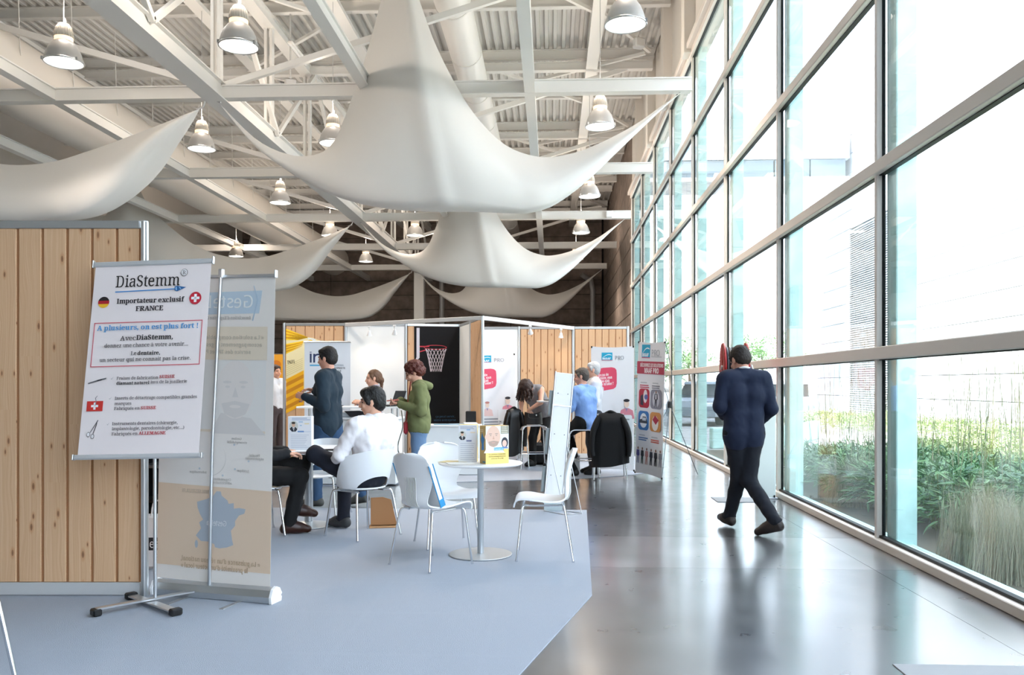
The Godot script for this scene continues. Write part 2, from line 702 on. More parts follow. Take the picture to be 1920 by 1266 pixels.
func build_glazing() -> void:
	var w := structure("window_1", "tall glazed facade of large panes in beige metal frames")
	var hs := [0.07, 1.645, 3.222, 4.79, 6.355, 7.92]
	var b: MB
	var zf := 8.85
	var zl := -29.18
	var n := 13
	var z0 := -4.14 + BAY * 4
	for r in 6:
		var th := 0.105 if r > 0 else 0.07
		b = MB.new()
		b.box(Vector3(GX + 0.06, hs[r] - (0.0 if r > 0 else 0.035), (zf + zl) * 0.5), Vector3(0.08, th, zf - zl), Basis(), 0.006)
		part("sill" if r == 0 else "transom", b, M.frame, w)
		b = MB.new()
		b.box(Vector3(GX + 0.10, hs[r] - (0.0 if r > 0 else 0.02), (zf + zl) * 0.5), Vector3(0.05, th + 0.014, zf - zl))
		part("gasket", b, M.gasket, w)
	for k in n:
		var z := z0 - BAY * k
		b = MB.new()
		b.box(Vector3(GX + 0.078, 3.96, z), Vector3(0.05, 7.84, 0.05), Basis(), 0.006)
		part("mullion", b, M.frame, w)
		b = MB.new()
		b.box(Vector3(GX + 0.116, 3.96, z), Vector3(0.026, 7.84, 0.054))
		part("gasket", b, M.gasket, w)
		if k == n - 1:
			break
		for r in 5:
			b = MB.new()
			b.box(Vector3(GX + 0.12, (hs[r] + hs[r + 1]) * 0.5, z - BAY * 0.5), Vector3(0.012, hs[r + 1] - hs[r] - 0.07, BAY - 0.04))
			part("pane", b, M.glass, w)
	# pale concrete fins and kerb outside
	b = MB.new()
	b.box(Vector3(GX + 0.20, -0.07, (zf + zl) * 0.5), Vector3(0.19, 0.24, zf - zl), Basis(), 0.01)
	var kb := part("kerb", b, M.concrete, self)
	kb.set_meta("kind", "structure")
	for k in range(2, n):
		b = MB.new()
		var z := z0 - BAY * k
		b.box(Vector3(GX + 0.235, 3.9, z + 0.10), Vector3(0.17, 9.0, 0.2), Basis(), 0.008)
		var f := part("fin_pillar", b, M.concrete, self)
		f.set_meta("kind", "structure")
	b = MB.new()
	b.box(Vector3(GX - 0.02, 8.03, (zf + zl) * 0.5), Vector3(0.10, 0.12, zf - zl), Basis(), 0.01)
	var tr := part("trim_1", b, M.frame, self)
	tr.set_meta("kind", "structure")


func build_roof() -> void:
	var c := structure("ceiling", "white ribbed metal roof deck on steel purlins")
	var b := MB.new()
	# trapezoid ribs along the hall
	var x := XL
	var za := -ZB - 0.3
	var zb := ZR + 0.3
	while x < GX + 0.3:
		var p := [Vector2(x, 10.42), Vector2(x + 0.09, 10.42), Vector2(x + 0.115, 10.32), Vector2(x + 0.195, 10.32), Vector2(x + 0.22, 10.42)]
		for k in 4:
			b.quad(Vector3(p[k].x, p[k].y, za), Vector3(p[k + 1].x, p[k + 1].y, za), Vector3(p[k + 1].x, p[k + 1].y, zb), Vector3(p[k].x, p[k].y, zb))
		x += 0.22
	b.box(Vector3((XL + GX) * 0.5, 10.7, (za + zb) * 0.5), Vector3(GX - XL + 1.2, 0.3, zb - za))
	part("deck", b, M.deck, c)
	for k in range(-2, 15):
		var z := -0.86 - 3.055 * k
		b = MB.new()
		b.box(Vector3((XL + GX) * 0.5, 10.30, z), Vector3(GX - XL, 0.02, 0.16))
		b.box(Vector3((XL + GX) * 0.5, 10.18, z), Vector3(GX - XL, 0.24, 0.03))
		b.box(Vector3((XL + GX) * 0.5, 10.06, z), Vector3(GX - XL, 0.02, 0.16))
		part("purlin", b, M.steel_white, c)
	# flat bracing in the roof plane
	for k in 4:
		var z := -16.13 - 6.11 * k
		for q in [[-1.6, 0.0, 1.1, -3.0], [1.2, -3.0, 2.5, -5.2], [-0.6, -7.2, 2.4, -5.3], [-8.0, 0.0, -5.0, -3.0], [-5.0, -3.0, -8.2, -6.0]]:
			b = MB.new()
			b.bar(Vector3(q[0], 9.86, z + q[1]), Vector3(q[2], 9.86, z + q[3]), 0.08, 0.08)
			part("brace", b, M.steel_white, c)
	var words := ["first", "second", "third", "fourth", "fifth"]
	for k in 5:
		var z := -16.13 - 6.112 * k
		var t := thing("roof_truss", "white steel cross truss, %s from the front, ending at the glazed wall" % words[k] if k < 3 else "white steel cross truss, %s from the front, near the dark back wall" % words[k], "truss", Vector3(0, 7.13, z), 0.0, "cross trusses under the roof")
		b = MB.new()
		ibeam(b, Vector3(XL, 0, 0), Vector3(2.68, 0, 0), 0.22, 0.26)
		part("bottom_chord", b, M.steel_white, t)
		b = MB.new()
		ibeam(b, Vector3(XL, 2.72, 0), Vector3(2.68, 2.72, 0), 0.2, 0.22)
		part("top_chord", b, M.steel_white, t)
		for q in [[-6.6, 0.1, 2.0, 2.65], [-6.6, 0.1, -15.2, 2.65]]:
			b = MB.new()
			b.bar(Vector3(q[0], q[1], 0), Vector3(q[2], q[3], 0), 0.1, 0.12)
			part("diagonal", b, M.steel_white, t)
	var gx := [-0.42, -3.55, -6.6, -9.9, -13.0]
	for k in 5:
		var main := k == 2
		var nm: String = ["white lengthwise girder right of the big sail, nearest the glazed wall", "white lengthwise beam running behind the peak of the big sail", "heavy white lattice girder along the hall with uprights and diagonals", "white lengthwise beam beside the wide duct on the left", "white lengthwise beam farthest left under the roof"][k]
		var t := thing("roof_girder", nm, "girder", Vector3(gx[k], 7.13, 0), 0.0, "lengthwise girders under the roof")
		b = MB.new()
		if main:
			ibeam(b, Vector3(0, 0, 6.0), Vector3(0, 0, -44.8), 0.42, 0.34)
		else:
			ibeam(b, Vector3(0, 0, 6.0), Vector3(0, 0, -44.8), 0.2, 0.24)
		part("bottom_chord", b, M.steel_white, t)
		if main:
			b = MB.new()
			ibeam(b, Vector3(0, 2.7, 6.0), Vector3(0, 2.7, -44.8), 0.3, 0.26)
			part("top_chord", b, M.steel_white, t)
			for j in 11:
				var z := -10.02 - 3.055 * j
				b = MB.new()
				b.box(Vector3(-0.065, 1.4, z), Vector3(0.06, 2.6, 0.16))
				b.box(Vector3(0.065, 1.4, z), Vector3(0.06, 2.6, 0.16))
				part("upright", b, M.steel_white, t)
				b = MB.new()
				var up := -1.0 if j % 2 == 0 else 1.0
				b.bar(Vector3(0.2, 1.35 - 1.25 * up, z), Vector3(0.2, 1.35 + 1.25 * up, z - 3.055), 0.09, 0.1)
				part("diagonal", b, M.steel_white, t)
	# ducts, rails
	b = MB.new()
	b.tube([Vector3(-2.05, 9.35, 4), Vector3(-2.05, 9.35, -22), Vector3(-2.05, 9.35, -44)], 0.38, 24)
	var d := thing("ventilation_duct", "round white air duct running lengthwise behind the big sail", "duct")
	part("pipe", b, M.steel_white, d)
	for k in 12:
		b = MB.new()
		b.tube([Vector3(-2.05, 9.35, -12.0 - k * 2.6), Vector3(-2.05, 9.35, -12.06 - k * 2.6)], 0.392, 24)
		part("flange", b, M.deck, d)
	b = MB.new()
	b.tube([Vector3(-11.6, 8.0, 4), Vector3(-11.6, 8.0, -44)], 0.78, 28)
	d = thing("ventilation_duct", "very wide round beige duct on the left above the beams", "duct")
	part("pipe", b, M.plaster, d)
	for k in 18:
		b = MB.new()
		b.tube([Vector3(-10.83, 8.1, -7.0 - k * 1.9), Vector3(-10.86, 8.55, -7.0 - k * 1.9), Vector3(-10.9, 10.2, -7.0 - k * 1.9)], 0.012, 5)
		part("hanger", b, M.steel_white, d)
	var rn := ["thin white cable tray above the lamps near the glass", "thin white cable tray above the middle row of lamps", "thin white cable tray above the left row of lamps", "thin white cable tray above the lone lamp at far left"]
	for k in 4:
		b = MB.new()
		b.box(Vector3([1.06, -4.8, -7.86, -12.9][k], 9.76, -20.0), Vector3(0.3, 0.1, 48.0))
		tag(part("cable_tray", b, M.steel_white, self), rn[k], "cable tray", "cable trays under the roof")
	for q in [[-7.4, 9.3, -14.5, "lit fluorescent tube light under the roof at upper left"], [-6.0, 9.2, -19.5, "unlit tube light under the roof beside the lattice girder"]]:
		var l := thing("tube_light", q[3], "light", Vector3(q[0], q[1], q[2]))
		b = MB.new()
		b.box(Vector3(0, 0.05, 0), Vector3(0.12, 0.06, 1.3), Basis(), 0.01)
		part("housing", b, M.steel_white, l)
		b = MB.new()
		b.tube([Vector3(0, 0, -0.6), Vector3(0, 0, 0.6)], 0.025, 8)
		if q[2] > -15.0:
			var em := mat(Color(1, 1, 1))
			em.emission_enabled = true
			em.emission = Color(1, 0.97, 0.92)
			em.emission_energy_multiplier = 3.0
			part("tube", b, em, l)
			var o := OmniLight3D.new()
			o.name = "tube_glow"
			o.light_energy = 0.6
			o.omni_range = 40.0
			o.omni_attenuation = 2.0
			o.light_size = 0.1
			o.shadow_enabled = true
			o.position = Vector3(0, -0.1, 0)
			l.add_child(o)
		else:
			part("tube", b, M.white, l)
	b = MB.new()
	b.box(Vector3(1.95, 7.12, -28.2), Vector3(0.24, 0.22, 0.2), Basis(), 0.03)
	tag(part("loudspeaker", b, M.white, self), "small white speaker box on the cross beam near the glass", "speaker")
	for q in [[-6.1, 8.4, -19.19, "small white floodlight box under the roof beside the lattice girder"], [2.0, 9.2, -19.19, "small white box on the roof bracing near the glass wall"]]:
		b = MB.new()
		b.box(Vector3(q[0], q[1], q[2]), Vector3(0.26, 0.22, 0.2), Basis(Vector3.UP, 0.4), 0.03)
		b.bar(Vector3(q[0], q[1], q[2]), Vector3(q[0], 10.048, q[2]), 0.03, 0.03)
		tag(part("floodlight", b, M.alu_soft, self), q[3], "floodlight")


func ibeam(b: MB, p: Vector3, q: Vector3, w: float, h: float) -> void:
	b.bar(p + Vector3(0, h * 0.5 - 0.012, 0), q + Vector3(0, h * 0.5 - 0.012, 0), w, 0.024)
	b.bar(p - Vector3(0, h * 0.5 - 0.012, 0), q - Vector3(0, h * 0.5 - 0.012, 0), w, 0.024)
	b.bar(p, q, w * 0.6, h - 0.048)


func build_sails() -> void:
	# centre sail: outline points in the plane of the truss, in metres from its right tip (x, y)
	var up_r := [[-9.07, -0.05], [-8.3, -0.8], [-7.6, -1.13], [-7.05, -1.13], [-6.72, -0.9], [-6.5, -0.45], [-6.2, 0.35], [-5.95, 1.15], [-5.72, 2.0], [-5.45, 2.9], [-5.12, 2.0], [-4.72, 0.9], [-4.2, -0.1], [-3.75, -0.7], [-3.3, -1.07], [-2.8, -1.24], [-2.4, -1.24], [-1.9, -1.12], [-1.35, -0.88], [-0.85, -0.6], [-0.4, -0.28], [0.0, 0.0]]
	var lo_r := [[-9.07, -0.05], [-8.35, -0.9], [-7.65, -1.45], [-7.1, -1.8], [-6.6, -2.05], [-6.1, -2.22], [-5.6, -2.33], [-5.2, -2.38], [-4.8, -2.41], [-4.4, -2.42], [-4.1, -2.42], [-3.8, -2.42], [-3.5, -2.42], [-3.2, -2.42], [-2.9, -2.4], [-2.5, -2.27], [-2.1, -2.0], [-1.7, -1.65], [-1.3, -1.25], [-0.85, -0.8], [-0.4, -0.36], [0.0, 0.0]]
	var m := sail_mesh(up_r, lo_r)
	var names := ["huge white stretched fabric sail in the middle, peaked at the top", "smaller looking white fabric sail behind and below the big one", "farthest brownish looking fabric sail before the dark back wall at right"]
	for k in 3:
		var s := thing("fabric_sail", names[k], "sail", Vector3(2.50, 7.0, -16.13 - 12.224 * k), 0.0, "stretched fabric sails under the roof")
		part("membrane", m, M.sail, s)
		sail_ties(s, [Vector3(0, 0, 0), Vector3(-9.07, -0.05, 0)])
	var up_l := [[-9.8, -0.05], [-9.4, -0.1], [-9.0, 0.0], [-8.6, 0.3], [-8.25, 0.8], [-7.9, 1.7], [-7.65, 2.9], [-7.4, 1.7], [-6.9, 0.67], [-5.8, -0.33], [-5.1, -0.75], [-4.5, -0.97], [-3.7, -1.1], [-2.9, -1.05], [-2.2, -0.86], [-1.65, -0.68], [-1.1, -0.48], [-0.62, -0.29], [-0.3, -0.14], [0, 0]]
	var lo_l := [[-9.8, -0.05], [-9.4, -0.5], [-9.1, -1.1], [-8.8, -1.6], [-8.3, -2.0], [-7.8, -2.2], [-7.1, -2.3], [-6.4, -2.34], [-5.6, -2.34], [-4.8, -2.34], [-4.2, -2.34], [-3.6, -2.33], [-3.0, -2.32], [-2.4, -2.28], [-1.95, -2.2], [-1.55, -1.98], [-1.15, -1.62], [-0.75, -1.05], [-0.35, -0.5], [0, 0]]
	m = sail_mesh(up_l, lo_l)
	names = ["white fabric sail at the upper left, its tip tied to the lattice girder", "white fabric sail behind the roll-up banners on the left", "dim fabric sail far back on the left before the dark wall"]
	for k in 3:
		var s := thing("fabric_sail", names[k], "sail", Vector3(-6.95, 6.82, -16.13 - 12.224 * k), 0.0, "stretched fabric sails under the roof")
		part("membrane", m, M.sail, s)
		sail_ties(s, [Vector3(0, 0, 0)])


func sail_ties(s: Node3D, at: Array) -> void:
	for p in at:
		var b := MB.new()
		var dir := -1.0 if p.x < -1.0 else 1.0
		b.tube([p - Vector3(0.05 * dir, 0, 0), p + Vector3(0.08 * dir, 0.05, 0), p + Vector3(0.11 * dir, 0.16, 0)], 0.022, 6)
		part("tie", b, M.alu_soft, s)


func sail_mesh(up: Array, lo: Array) -> ArrayMesh:
	var n := 90
	var a := []
	var l := []
	for q in up:
		a.append(Vector3(q[0], q[1], 0))
	for q in lo:
		l.append(Vector3(q[0], q[1], 0))
	a = curve(a, n)
	l = curve(l, n)
	var x0: float = l[0].x
	var rows := []
	var R := 25
	for r in R:
		var f := float(r) / (R - 1)
		var line := []
		for k in n:
			var s := float(k) / (n - 1)
			var gap: float = maxf(0.0, a[k].y - l[k].y)
			var span := 1.35 * gap / (gap + 1.1)
			var p: Vector3
			var g := f / 0.72
			if g <= 1.0:
				p = a[k].lerp(l[k], 1.0 - pow(1.0 - g, 1.25))
				p.z = span * (1.0 * sin(g * 2.3) + 0.22)
				# folds where the cloth is sewn
				var fold := exp(-pow((s - 0.425 + 0.0 * g) / 0.025, 2.0)) * 0.05 + exp(-pow((s - 0.69) / 0.02, 2.0)) * 0.05 * g * g
				p.z += fold * span
			else:
				var h := (f - 0.72) / 0.28
				p = l[k]
				p.z = span * (1.0 * sin(2.3) + 0.22) - h * 2.1 * span
				p.y += h * h * 0.9 * span
			line.append(p)
		rows.append(line)
	var b := MB.new()
	b.shell(rows, 0.006)
	return b.mesh()


func build_lamps() -> void:
	var t := thing("high_bay_lamp", "", "lamp", Vector3.ZERO, 0.0, "high bay lamps under the roof")
	var b := MB.new()
	b.lathe([Vector2(0.30, 0.0), Vector2(0.302, 0.02), Vector2(0.285, 0.07), Vector2(0.262, 0.15), Vector2(0.225, 0.24), Vector2(0.17, 0.315), Vector2(0.14, 0.335)], 36)
	b.lathe([Vector2(0.138, 0.33), Vector2(0.168, 0.31), Vector2(0.222, 0.236), Vector2(0.258, 0.148), Vector2(0.281, 0.07), Vector2(0.298, 0.0)], 36)
	part("shade", b, mat(Color(0.76, 0.755, 0.75), 0.4, 0.25), t)
	b = MB.new()
	b.lathe([Vector2(0.306, -0.012), Vector2(0.312, 0.0), Vector2(0.306, 0.014), Vector2(0.29, 0.012), Vector2(0.29, -0.012), Vector2(0.306, -0.012)], 36)
	for k in 3:
		var g := TAU * k / 3.0 + 0.4
		b.box(Vector3(cos(g) * 0.312, 0.01, sin(g) * 0.312), Vector3(0.03, 0.05, 0.03))
	part("rim", b, M.alu, t)
	var em := mat(Color(1, 1, 1), 0.5)
	em.emission_enabled = true
	em.emission = Color(1.0, 0.96, 0.9)
	em.emission_energy_multiplier = 2.6
	b = MB.new()
	b.lathe([Vector2(0.0, -0.002), Vector2(0.15, 0.0), Vector2(0.289, 0.006)], 36)
	part("diffuser", b, em, t)
	var neck := mat(Color(1, 0.93, 0.86), 0.4)
	neck.emission_enabled = true
	neck.emission = Color(1.0, 0.78, 0.6)
	neck.emission_energy_multiplier = 1.5
	b = MB.new()
	b.lathe([Vector2(0.14, 0.333), Vector2(0.142, 0.40)], 28)
	part("glow_ring", b, neck, t)
	b = MB.new()
	var prof := [Vector2(0.145, 0.40), Vector2(0.14, 0.47), Vector2(0.115, 0.56), Vector2(0.075, 0.62), Vector2(0.0, 0.63)]
	b.lathe(prof, 28)
	for k in 22:
		var g := TAU * k / 22.0
		var line := []
		for q in prof.slice(0, 4):
			line.append(Vector3(cos(g) * q.x, q.y, sin(g) * q.x))
		b.tube(line, 0.008, 4, false)
	part("ballast_housing", b, hexmat("d8d2c9", 0.5), t)
	b = MB.new()
	b.tube([Vector3(0, 0.62, 0), Vector3(0, 3.078, 0)], 0.008, 5)
	b.tube([Vector3(0.02, 0.60, 0), Vector3(0.03, 0.70, 0), Vector3(0, 0.74, 0)], 0.012, 5)
	part("cord", b, M.alu_soft, t)
	var spots := [
		[1.08, -12.2, "high bay lamp at the top right, nearest the camera beside the glass"], [0.99, -17.0, "high bay lamp above the right tip of the big sail"],
		[1.06, -23.3, "high bay lamp half hidden behind the right edge of the big sail"], [1.02, -28.9, "high bay lamp right of the second sail in the row by the glass"], [1.03, -35.0, "farthest high bay lamp in the row by the glass"],
		[-4.85, -12.7, "high bay lamp at the top, left of the big sail's peak"], [-4.75, -17.9, "high bay lamp touching the left edge of the big sail"],
		[-4.8, -29.1, "high bay lamp just below the big sail's lower edge"], [-4.83, -34.9, "farthest high bay lamp left of the second sail"],
		[-7.94, -13.2, "high bay lamp in the top left corner"], [-7.79, -18.2, "high bay lamp beside the tip of the left sail"], [-7.83, -23.7, "high bay lamp left of the big sail, third in the left row"],
		[-7.8, -29.0, "high bay lamp above the tip of the sail behind the banners"], [-7.92, -35.2, "small distant high bay lamp, farthest in the left row"], [-12.9, -33.5, "distant high bay lamp seen above the roll-up banner"]]
	var s := SpotLight3D.new()
	s.name = "lamp_light"
	s.light_color = Color(1.0, 0.93, 0.86)
	s.light_energy = LAMP_ENERGY
	s.spot_range = 60.0
	s.spot_attenuation = 2.0
	s.spot_angle = 68.0
	s.spot_angle_attenuation = 0.7
	s.light_size = 0.25
	s.shadow_enabled = true
	s.rotation.x = -PI / 2
	s.position = Vector3(0, -0.05, 0)
	t.add_child(s)
	var o := OmniLight3D.new()
	o.name = "neck_light"
	o.light_color = Color(1.0, 0.93, 0.86)
	o.light_energy = NECK_ENERGY
	o.omni_range = 40.0
	o.omni_attenuation = 2.0
	o.light_size = 0.14
	o.shadow_enabled = true
	o.position = Vector3(0, 0.72, 0)
	t.add_child(o)
	for k in spots.size():
		var q: Array = spots[k]
		var p := Vector3(q[0], 6.63, q[1])
		if k == 0:
			t.position = p
			t.set_meta("label", q[2])
		else:
			copy(t, "high_bay_lamp", q[2], p)


func leaf_mesh(l: float, w: float) -> ArrayMesh:
	var b := MB.new()
	var z := [0.0, 0.3, 0.7, 1.0]
	var ww := [0.15, 1.0, 0.7, 0.0]
	for k in 3:
		for s in [-1.0, 1.0]:
			var p := Vector3(0, -0.06 * pow(z[k], 2.0) * l * 2.0, z[k] * l)
			var q := Vector3(0, -0.06 * pow(z[k + 1], 2.0) * l * 2.0, z[k + 1] * l)
			var po := p + Vector3(s * w * 0.5 * ww[k], w * 0.2 * ww[k], 0)
			var qo := q + Vector3(s * w * 0.5 * ww[k + 1], w * 0.2 * ww[k + 1], 0)
			if s < 0.0:
				b.quad(p, q, qo, po)
			else:
				b.quad(p, po, qo, q)
	return b.mesh()


func blade_mesh(l: float, w: float) -> ArrayMesh:
	var b := MB.new()
	for k in 3:
		var f := k / 3.0
		var g := (k + 1) / 3.0
		var p := Vector3(0, f * l, 0.22 * f * f * l)
		var q := Vector3(0, g * l, 0.22 * g * g * l)
		b.quad(p - Vector3(w * (1 - f), 0, 0), p + Vector3(w * (1 - f), 0, 0), q + Vector3(w * (1 - g), 0, 0), q - Vector3(w * (1 - g), 0, 0))
	return b.mesh()


func scatter(called: String, m: Mesh, material: Material, xfs: Array, cols: Array, parent: Node) -> MultiMeshInstance3D:
	var mm := MultiMesh.new()
	mm.transform_format = MultiMesh.TRANSFORM_3D
	mm.use_colors = true
	mm.mesh = m
	mm.instance_count = xfs.size()
	for k in xfs.size():
		mm.set_instance_transform(k, xfs[k])
		mm.set_instance_color(k, cols[k])
	var o := MultiMeshInstance3D.new()
	o.name = called if parent != self else numbered(called)
	o.multimesh = mm
	o.material_override = material
	o.set_meta("kind", "stuff")
	parent.add_child(o, true)
	return o


func shrub_leaves(c: Vector3, r: Vector3, count: int, xfs: Array, cols: Array, lo: Color, hi: Color, size := 1.0) -> void:
	for k in count:
		var d := Vector3(rng.randfn(), rng.randfn(), rng.randfn()).normalized()
		if d.y < -0.35:
			d.y = -d.y
		var rad := rng.randf_range(0.62, 1.04)
		var p := c + d * r * rad
		var out := (Vector3(d.x, d.y * 0.3, d.z) + Vector3(rng.randfn(), rng.randfn() * 0.6, rng.randfn()) * 0.55).normalized()
		var b := Basis.looking_at(-out, Vector3.UP if absf(out.y) < 0.95 else Vector3.RIGHT) * Basis(Vector3.BACK, rng.randf_range(-0.7, 0.7))
		xfs.append(Transform3D(b.scaled(Vector3.ONE * size * rng.randf_range(0.7, 1.3)), p))
		cols.append(lo.lerp(hi, rng.randf()))


func grass_blades(c: Vector3, r: float, h: float, count: int, xfs: Array, cols: Array, lo: Color, hi: Color) -> void:
	for k in count:
		var a := rng.randf() * TAU
		var q := r * sqrt(rng.randf())
		var p := c + Vector3(cos(a) * q, 0, sin(a) * q)
		var lean := Basis(Vector3(sin(a), 0, -cos(a)).normalized(), -rng.randf_range(0.0, 0.45) * (q / r))
		xfs.append(Transform3D((lean * Basis(Vector3.UP, rng.randf() * TAU)).scaled(Vector3.ONE * h * rng.randf_range(0.65, 1.1)), p))
		cols.append(lo.lerp(hi, rng.randf()))


func build_outside() -> void:
	var g := structure("ground", "soil and paving outside the glazed wall")
	var b := MB.new()
	b.box(Vector3(7.6, -0.12, -4.5), Vector3(9.2, 0.2, 27.0))
	part("soil", b, hexmat("5a5344", 0.95), g)
	b = MB.new()
	b.box(Vector3(73.0, -0.13, -84.0), Vector3(140.0, 0.2, 132.0))
	part("asphalt", b, hexmat("a9a9a8", 0.9), g)
	b = MB.new()
	b.box(Vector3(60.0, -0.3, -10.0), Vector3(90.0, 0.2, 80.0))
	part("lawn", b, hexmat("8d9274", 0.95), g)
	# white clad building across the planting
	var t := thing("clad_building", "large white clad building across the planted strip, seen through the glass", "building", Vector3(12, 0, 0))
	b = MB.new()
	b.box(Vector3(6.2, 7.2, -17.3), Vector3(12.0, 14.4, 44.4))
	part("core", b, hexmat("3e4142", 0.9), t)
	var clad := mat(Color(0.95, 0.95, 0.95), 0.6)
	for r in 19:
		for c in 5:
			var z1 := 5.0 - c * 8.92
			var z2 := z1 - 8.9
			var y := 0.16 + r * 0.752
			if c == 3 and r < 10:
				z2 = -29.8
			elif c == 4 and r < 10:
				z1 = -34.3
			b = MB.new()
			b.box(Vector3(0.12, y + 0.376, (z1 + z2) * 0.5), Vector3(0.12, 0.730, z1 - z2), Basis(), 0.006)
			part("cladding_panel", b, clad, t)
	b = MB.new()
	b.box(Vector3(0.16, 3.9, -32.05), Vector3(0.04, 7.5, 4.5))
	var lv := part("louvre", b, hexmat("b9c2c6", 0.7), t)
	for k in 86:
		b = MB.new()
		b.bar(Vector3(0.08, 0.2 + k * 0.0866, -34.3), Vector3(0.08, 0.2 + k * 0.0866, -29.8), 0.10, 0.022, 0.0, Vector3(-0.6, 1, 0))
		part("slat", b, clad, lv)
	# covered footbridge
	t = thing("footbridge", "white covered footbridge joining the two buildings high up outside", "footbridge", Vector3(0, 0, -35.0))
	b = MB.new()
	b.box(Vector3(7.6, 11.5, 0), Vector3(8.6, 1.1, 2.4), Basis(), 0.02)
	part("parapet", b, clad, t)
	b = MB.new()
	b.box(Vector3(7.6, 10.7, 0), Vector3(8.6, 0.55, 2.3))
	part("band", b, hexmat("c6d3e0", 0.6), t)
	for k in 6:
		b = MB.new()
		b.box(Vector3(3.97 + k * 1.42, 10.05, 0), Vector3(1.36, 0.72, 2.2))
		part("window_pane", b, hexmat("66747d", 0.2), t)
	b = MB.new()
	b.box(Vector3(7.6, 9.62, 0), Vector3(8.6, 0.16, 2.4), Basis(), 0.02)
	part("deck_edge", b, clad, t)
	# planting
	var lm := mat(Color(1, 1, 1), 0.55)
	lm.vertex_color_use_as_albedo = true
	lm.backlight_enabled = true
	lm.backlight = Color(0.3, 0.35, 0.15)
	var leaf := leaf_mesh(0.15, 0.028)
	var blade := blade_mesh(1.0, 0.0035)
	var green_lo := Color(0.03, 0.10, 0.045)
	var green_hi := Color(0.15, 0.30, 0.10)
	var near := [
		[3.95, -5.35, 0.50, 0.72, "bright leafy bamboo bush against the glass at the right edge"], [4.6, -4.75, 0.55, 0.75, "leafy bamboo bush behind the bright one at the right edge"],
		[4.55, -6.5, 0.55, 0.62, "bamboo bush just behind the dry grass, right of its middle"], [4.5, -7.6, 0.62, 0.66, "dark bamboo bush behind the dry grass clump"],
		[3.75, -8.2, 0.55, 0.62, "dark bamboo bush beside the concrete fin behind the dry grass"], [3.8, -9.2, 0.5, 0.6, "bamboo bush in the second bay near the tall mullion"], [5.3, -6.9, 0.6, 0.65, "bamboo bush in the middle of the planting, seen in the nearest pane"]]
	for q in near:
		var s := thing("bamboo_bush", q[4], "bush", Vector3(q[0], -0.02, q[1]), 0.0, "bamboo bushes outside the glass")
		var xf := []
		var cl := []
		shrub_leaves(Vector3(0, q[3] * 0.5, 0), Vector3(q[2], q[3] * 0.5, q[2]), 620, xf, cl, green_lo, green_hi, 0.85)
		scatter("foliage", leaf, lm, xf, cl, s)
		b = MB.new()
		for k in 14:
			var a := rng.randf() * TAU
			var rr := rng.randf_range(0.1, 0.35)
			b.tube([Vector3(cos(a) * 0.08, 0, sin(a) * 0.08), Vector3(cos(a) * rr, q[3] * rng.randf_range(0.6, 0.95), sin(a) * rr)], 0.005, 4)
		part("stem", b, hexmat("6f7a3f", 0.8), s)
	var dry := [[3.35, -6.2, 0.24, 0.60, "dry straw coloured grass clump at the foot of the nearest pane"], [3.42, -6.75, 0.26, 0.66, "dry straw coloured grass clump touching the concrete fin"], [3.62, -5.85, 0.24, 0.56, "dry grass clump beside the bright bamboo bush"], [3.9, -6.15, 0.26, 0.58, "dry grass clump between two bamboo bushes"], [3.5, -4.75, 0.24, 0.6, "dry grass clump at the very right edge"], [3.6, -9.9, 0.3, 0.6, "dry grass clump in the second bay of the planting"]]
	for q in dry:
		var s := thing("grass_clump", q[4], "grass", Vector3(q[0], -0.02, q[1]), 0.0, "dry grass clumps outside the glass")
		var xf := []
		var cl := []
		grass_blades(Vector3.ZERO, q[2] * 1.35, q[3], 1500, xf, cl, Color(0.22, 0.20, 0.13), Color(0.50, 0.46, 0.33))
		scatter("blades", blade, lm, xf, cl, s)
	var xs := []
	var cs := []
	for k in 90:
		var x := rng.randf_range(3.6, 5.6)
		var z := -rng.randf_range(7.4, 13.0)
		shrub_leaves(Vector3(x, 0.20, z), Vector3(0.5, 0.30, 0.5), 170, xs, cs, green_lo, green_hi, 0.85)
	tag(scatter("bamboo_hedge", leaf, lm, xs, cs, self), "low bamboo hedge running away along the outside of the glass", "hedge", "", "stuff")
	xs = []
	cs = []
	for k in 330:
		var x := rng.randf_range(5.4, 11.5)
		var z := -rng.randf_range(5.5, 16.0 if x < 8.0 else 30.0)
		shrub_leaves(Vector3(x, 0.13 + 0.02 * (x - 5.0), z), Vector3(0.55, 0.26, 0.55), 130, xs, cs, Color(0.16, 0.25, 0.08), Color(0.46, 0.52, 0.24), 0.85)
	tag(scatter("ground_cover", leaf, lm, xs, cs, self), "sunlit pale green ground cover plants before the white building", "plants", "", "stuff")
	xs = []
	cs = []
	var stalk := MB.new()
	stalk.tube([Vector3.ZERO, Vector3(0.01, 0.5, 0.0), Vector3(0.05, 1.0, 0.02)], [0.0034, 0.0026, 0.0012], 4)
	for k in 560:
		var x := rng.randf_range(3.6, 8.5)
		var z := -rng.randf_range(4.5, 15.0)
		var bs := Basis(Vector3(rng.randfn(), 0, rng.randfn()).normalized(), rng.randf_range(0.0, 0.22)) * Basis(Vector3.UP, rng.randf() * TAU)
		var hh := rng.randf_range(1.1, 2.15)
		xs.append(Transform3D(bs.scaled(Vector3(1.3, hh, 1.3)), Vector3(x, 0, z)))
		cs.append(Color(0.18, 0.20, 0.10).lerp(Color(0.36, 0.33, 0.2), rng.randf()))
	tag(scatter("reeds", stalk.mesh(), lm, xs, cs, self), "tall thin bare reeds standing up out of the planting", "reeds", "", "stuff")
	# low white wall, cars, trees towards the car park
	b = MB.new()
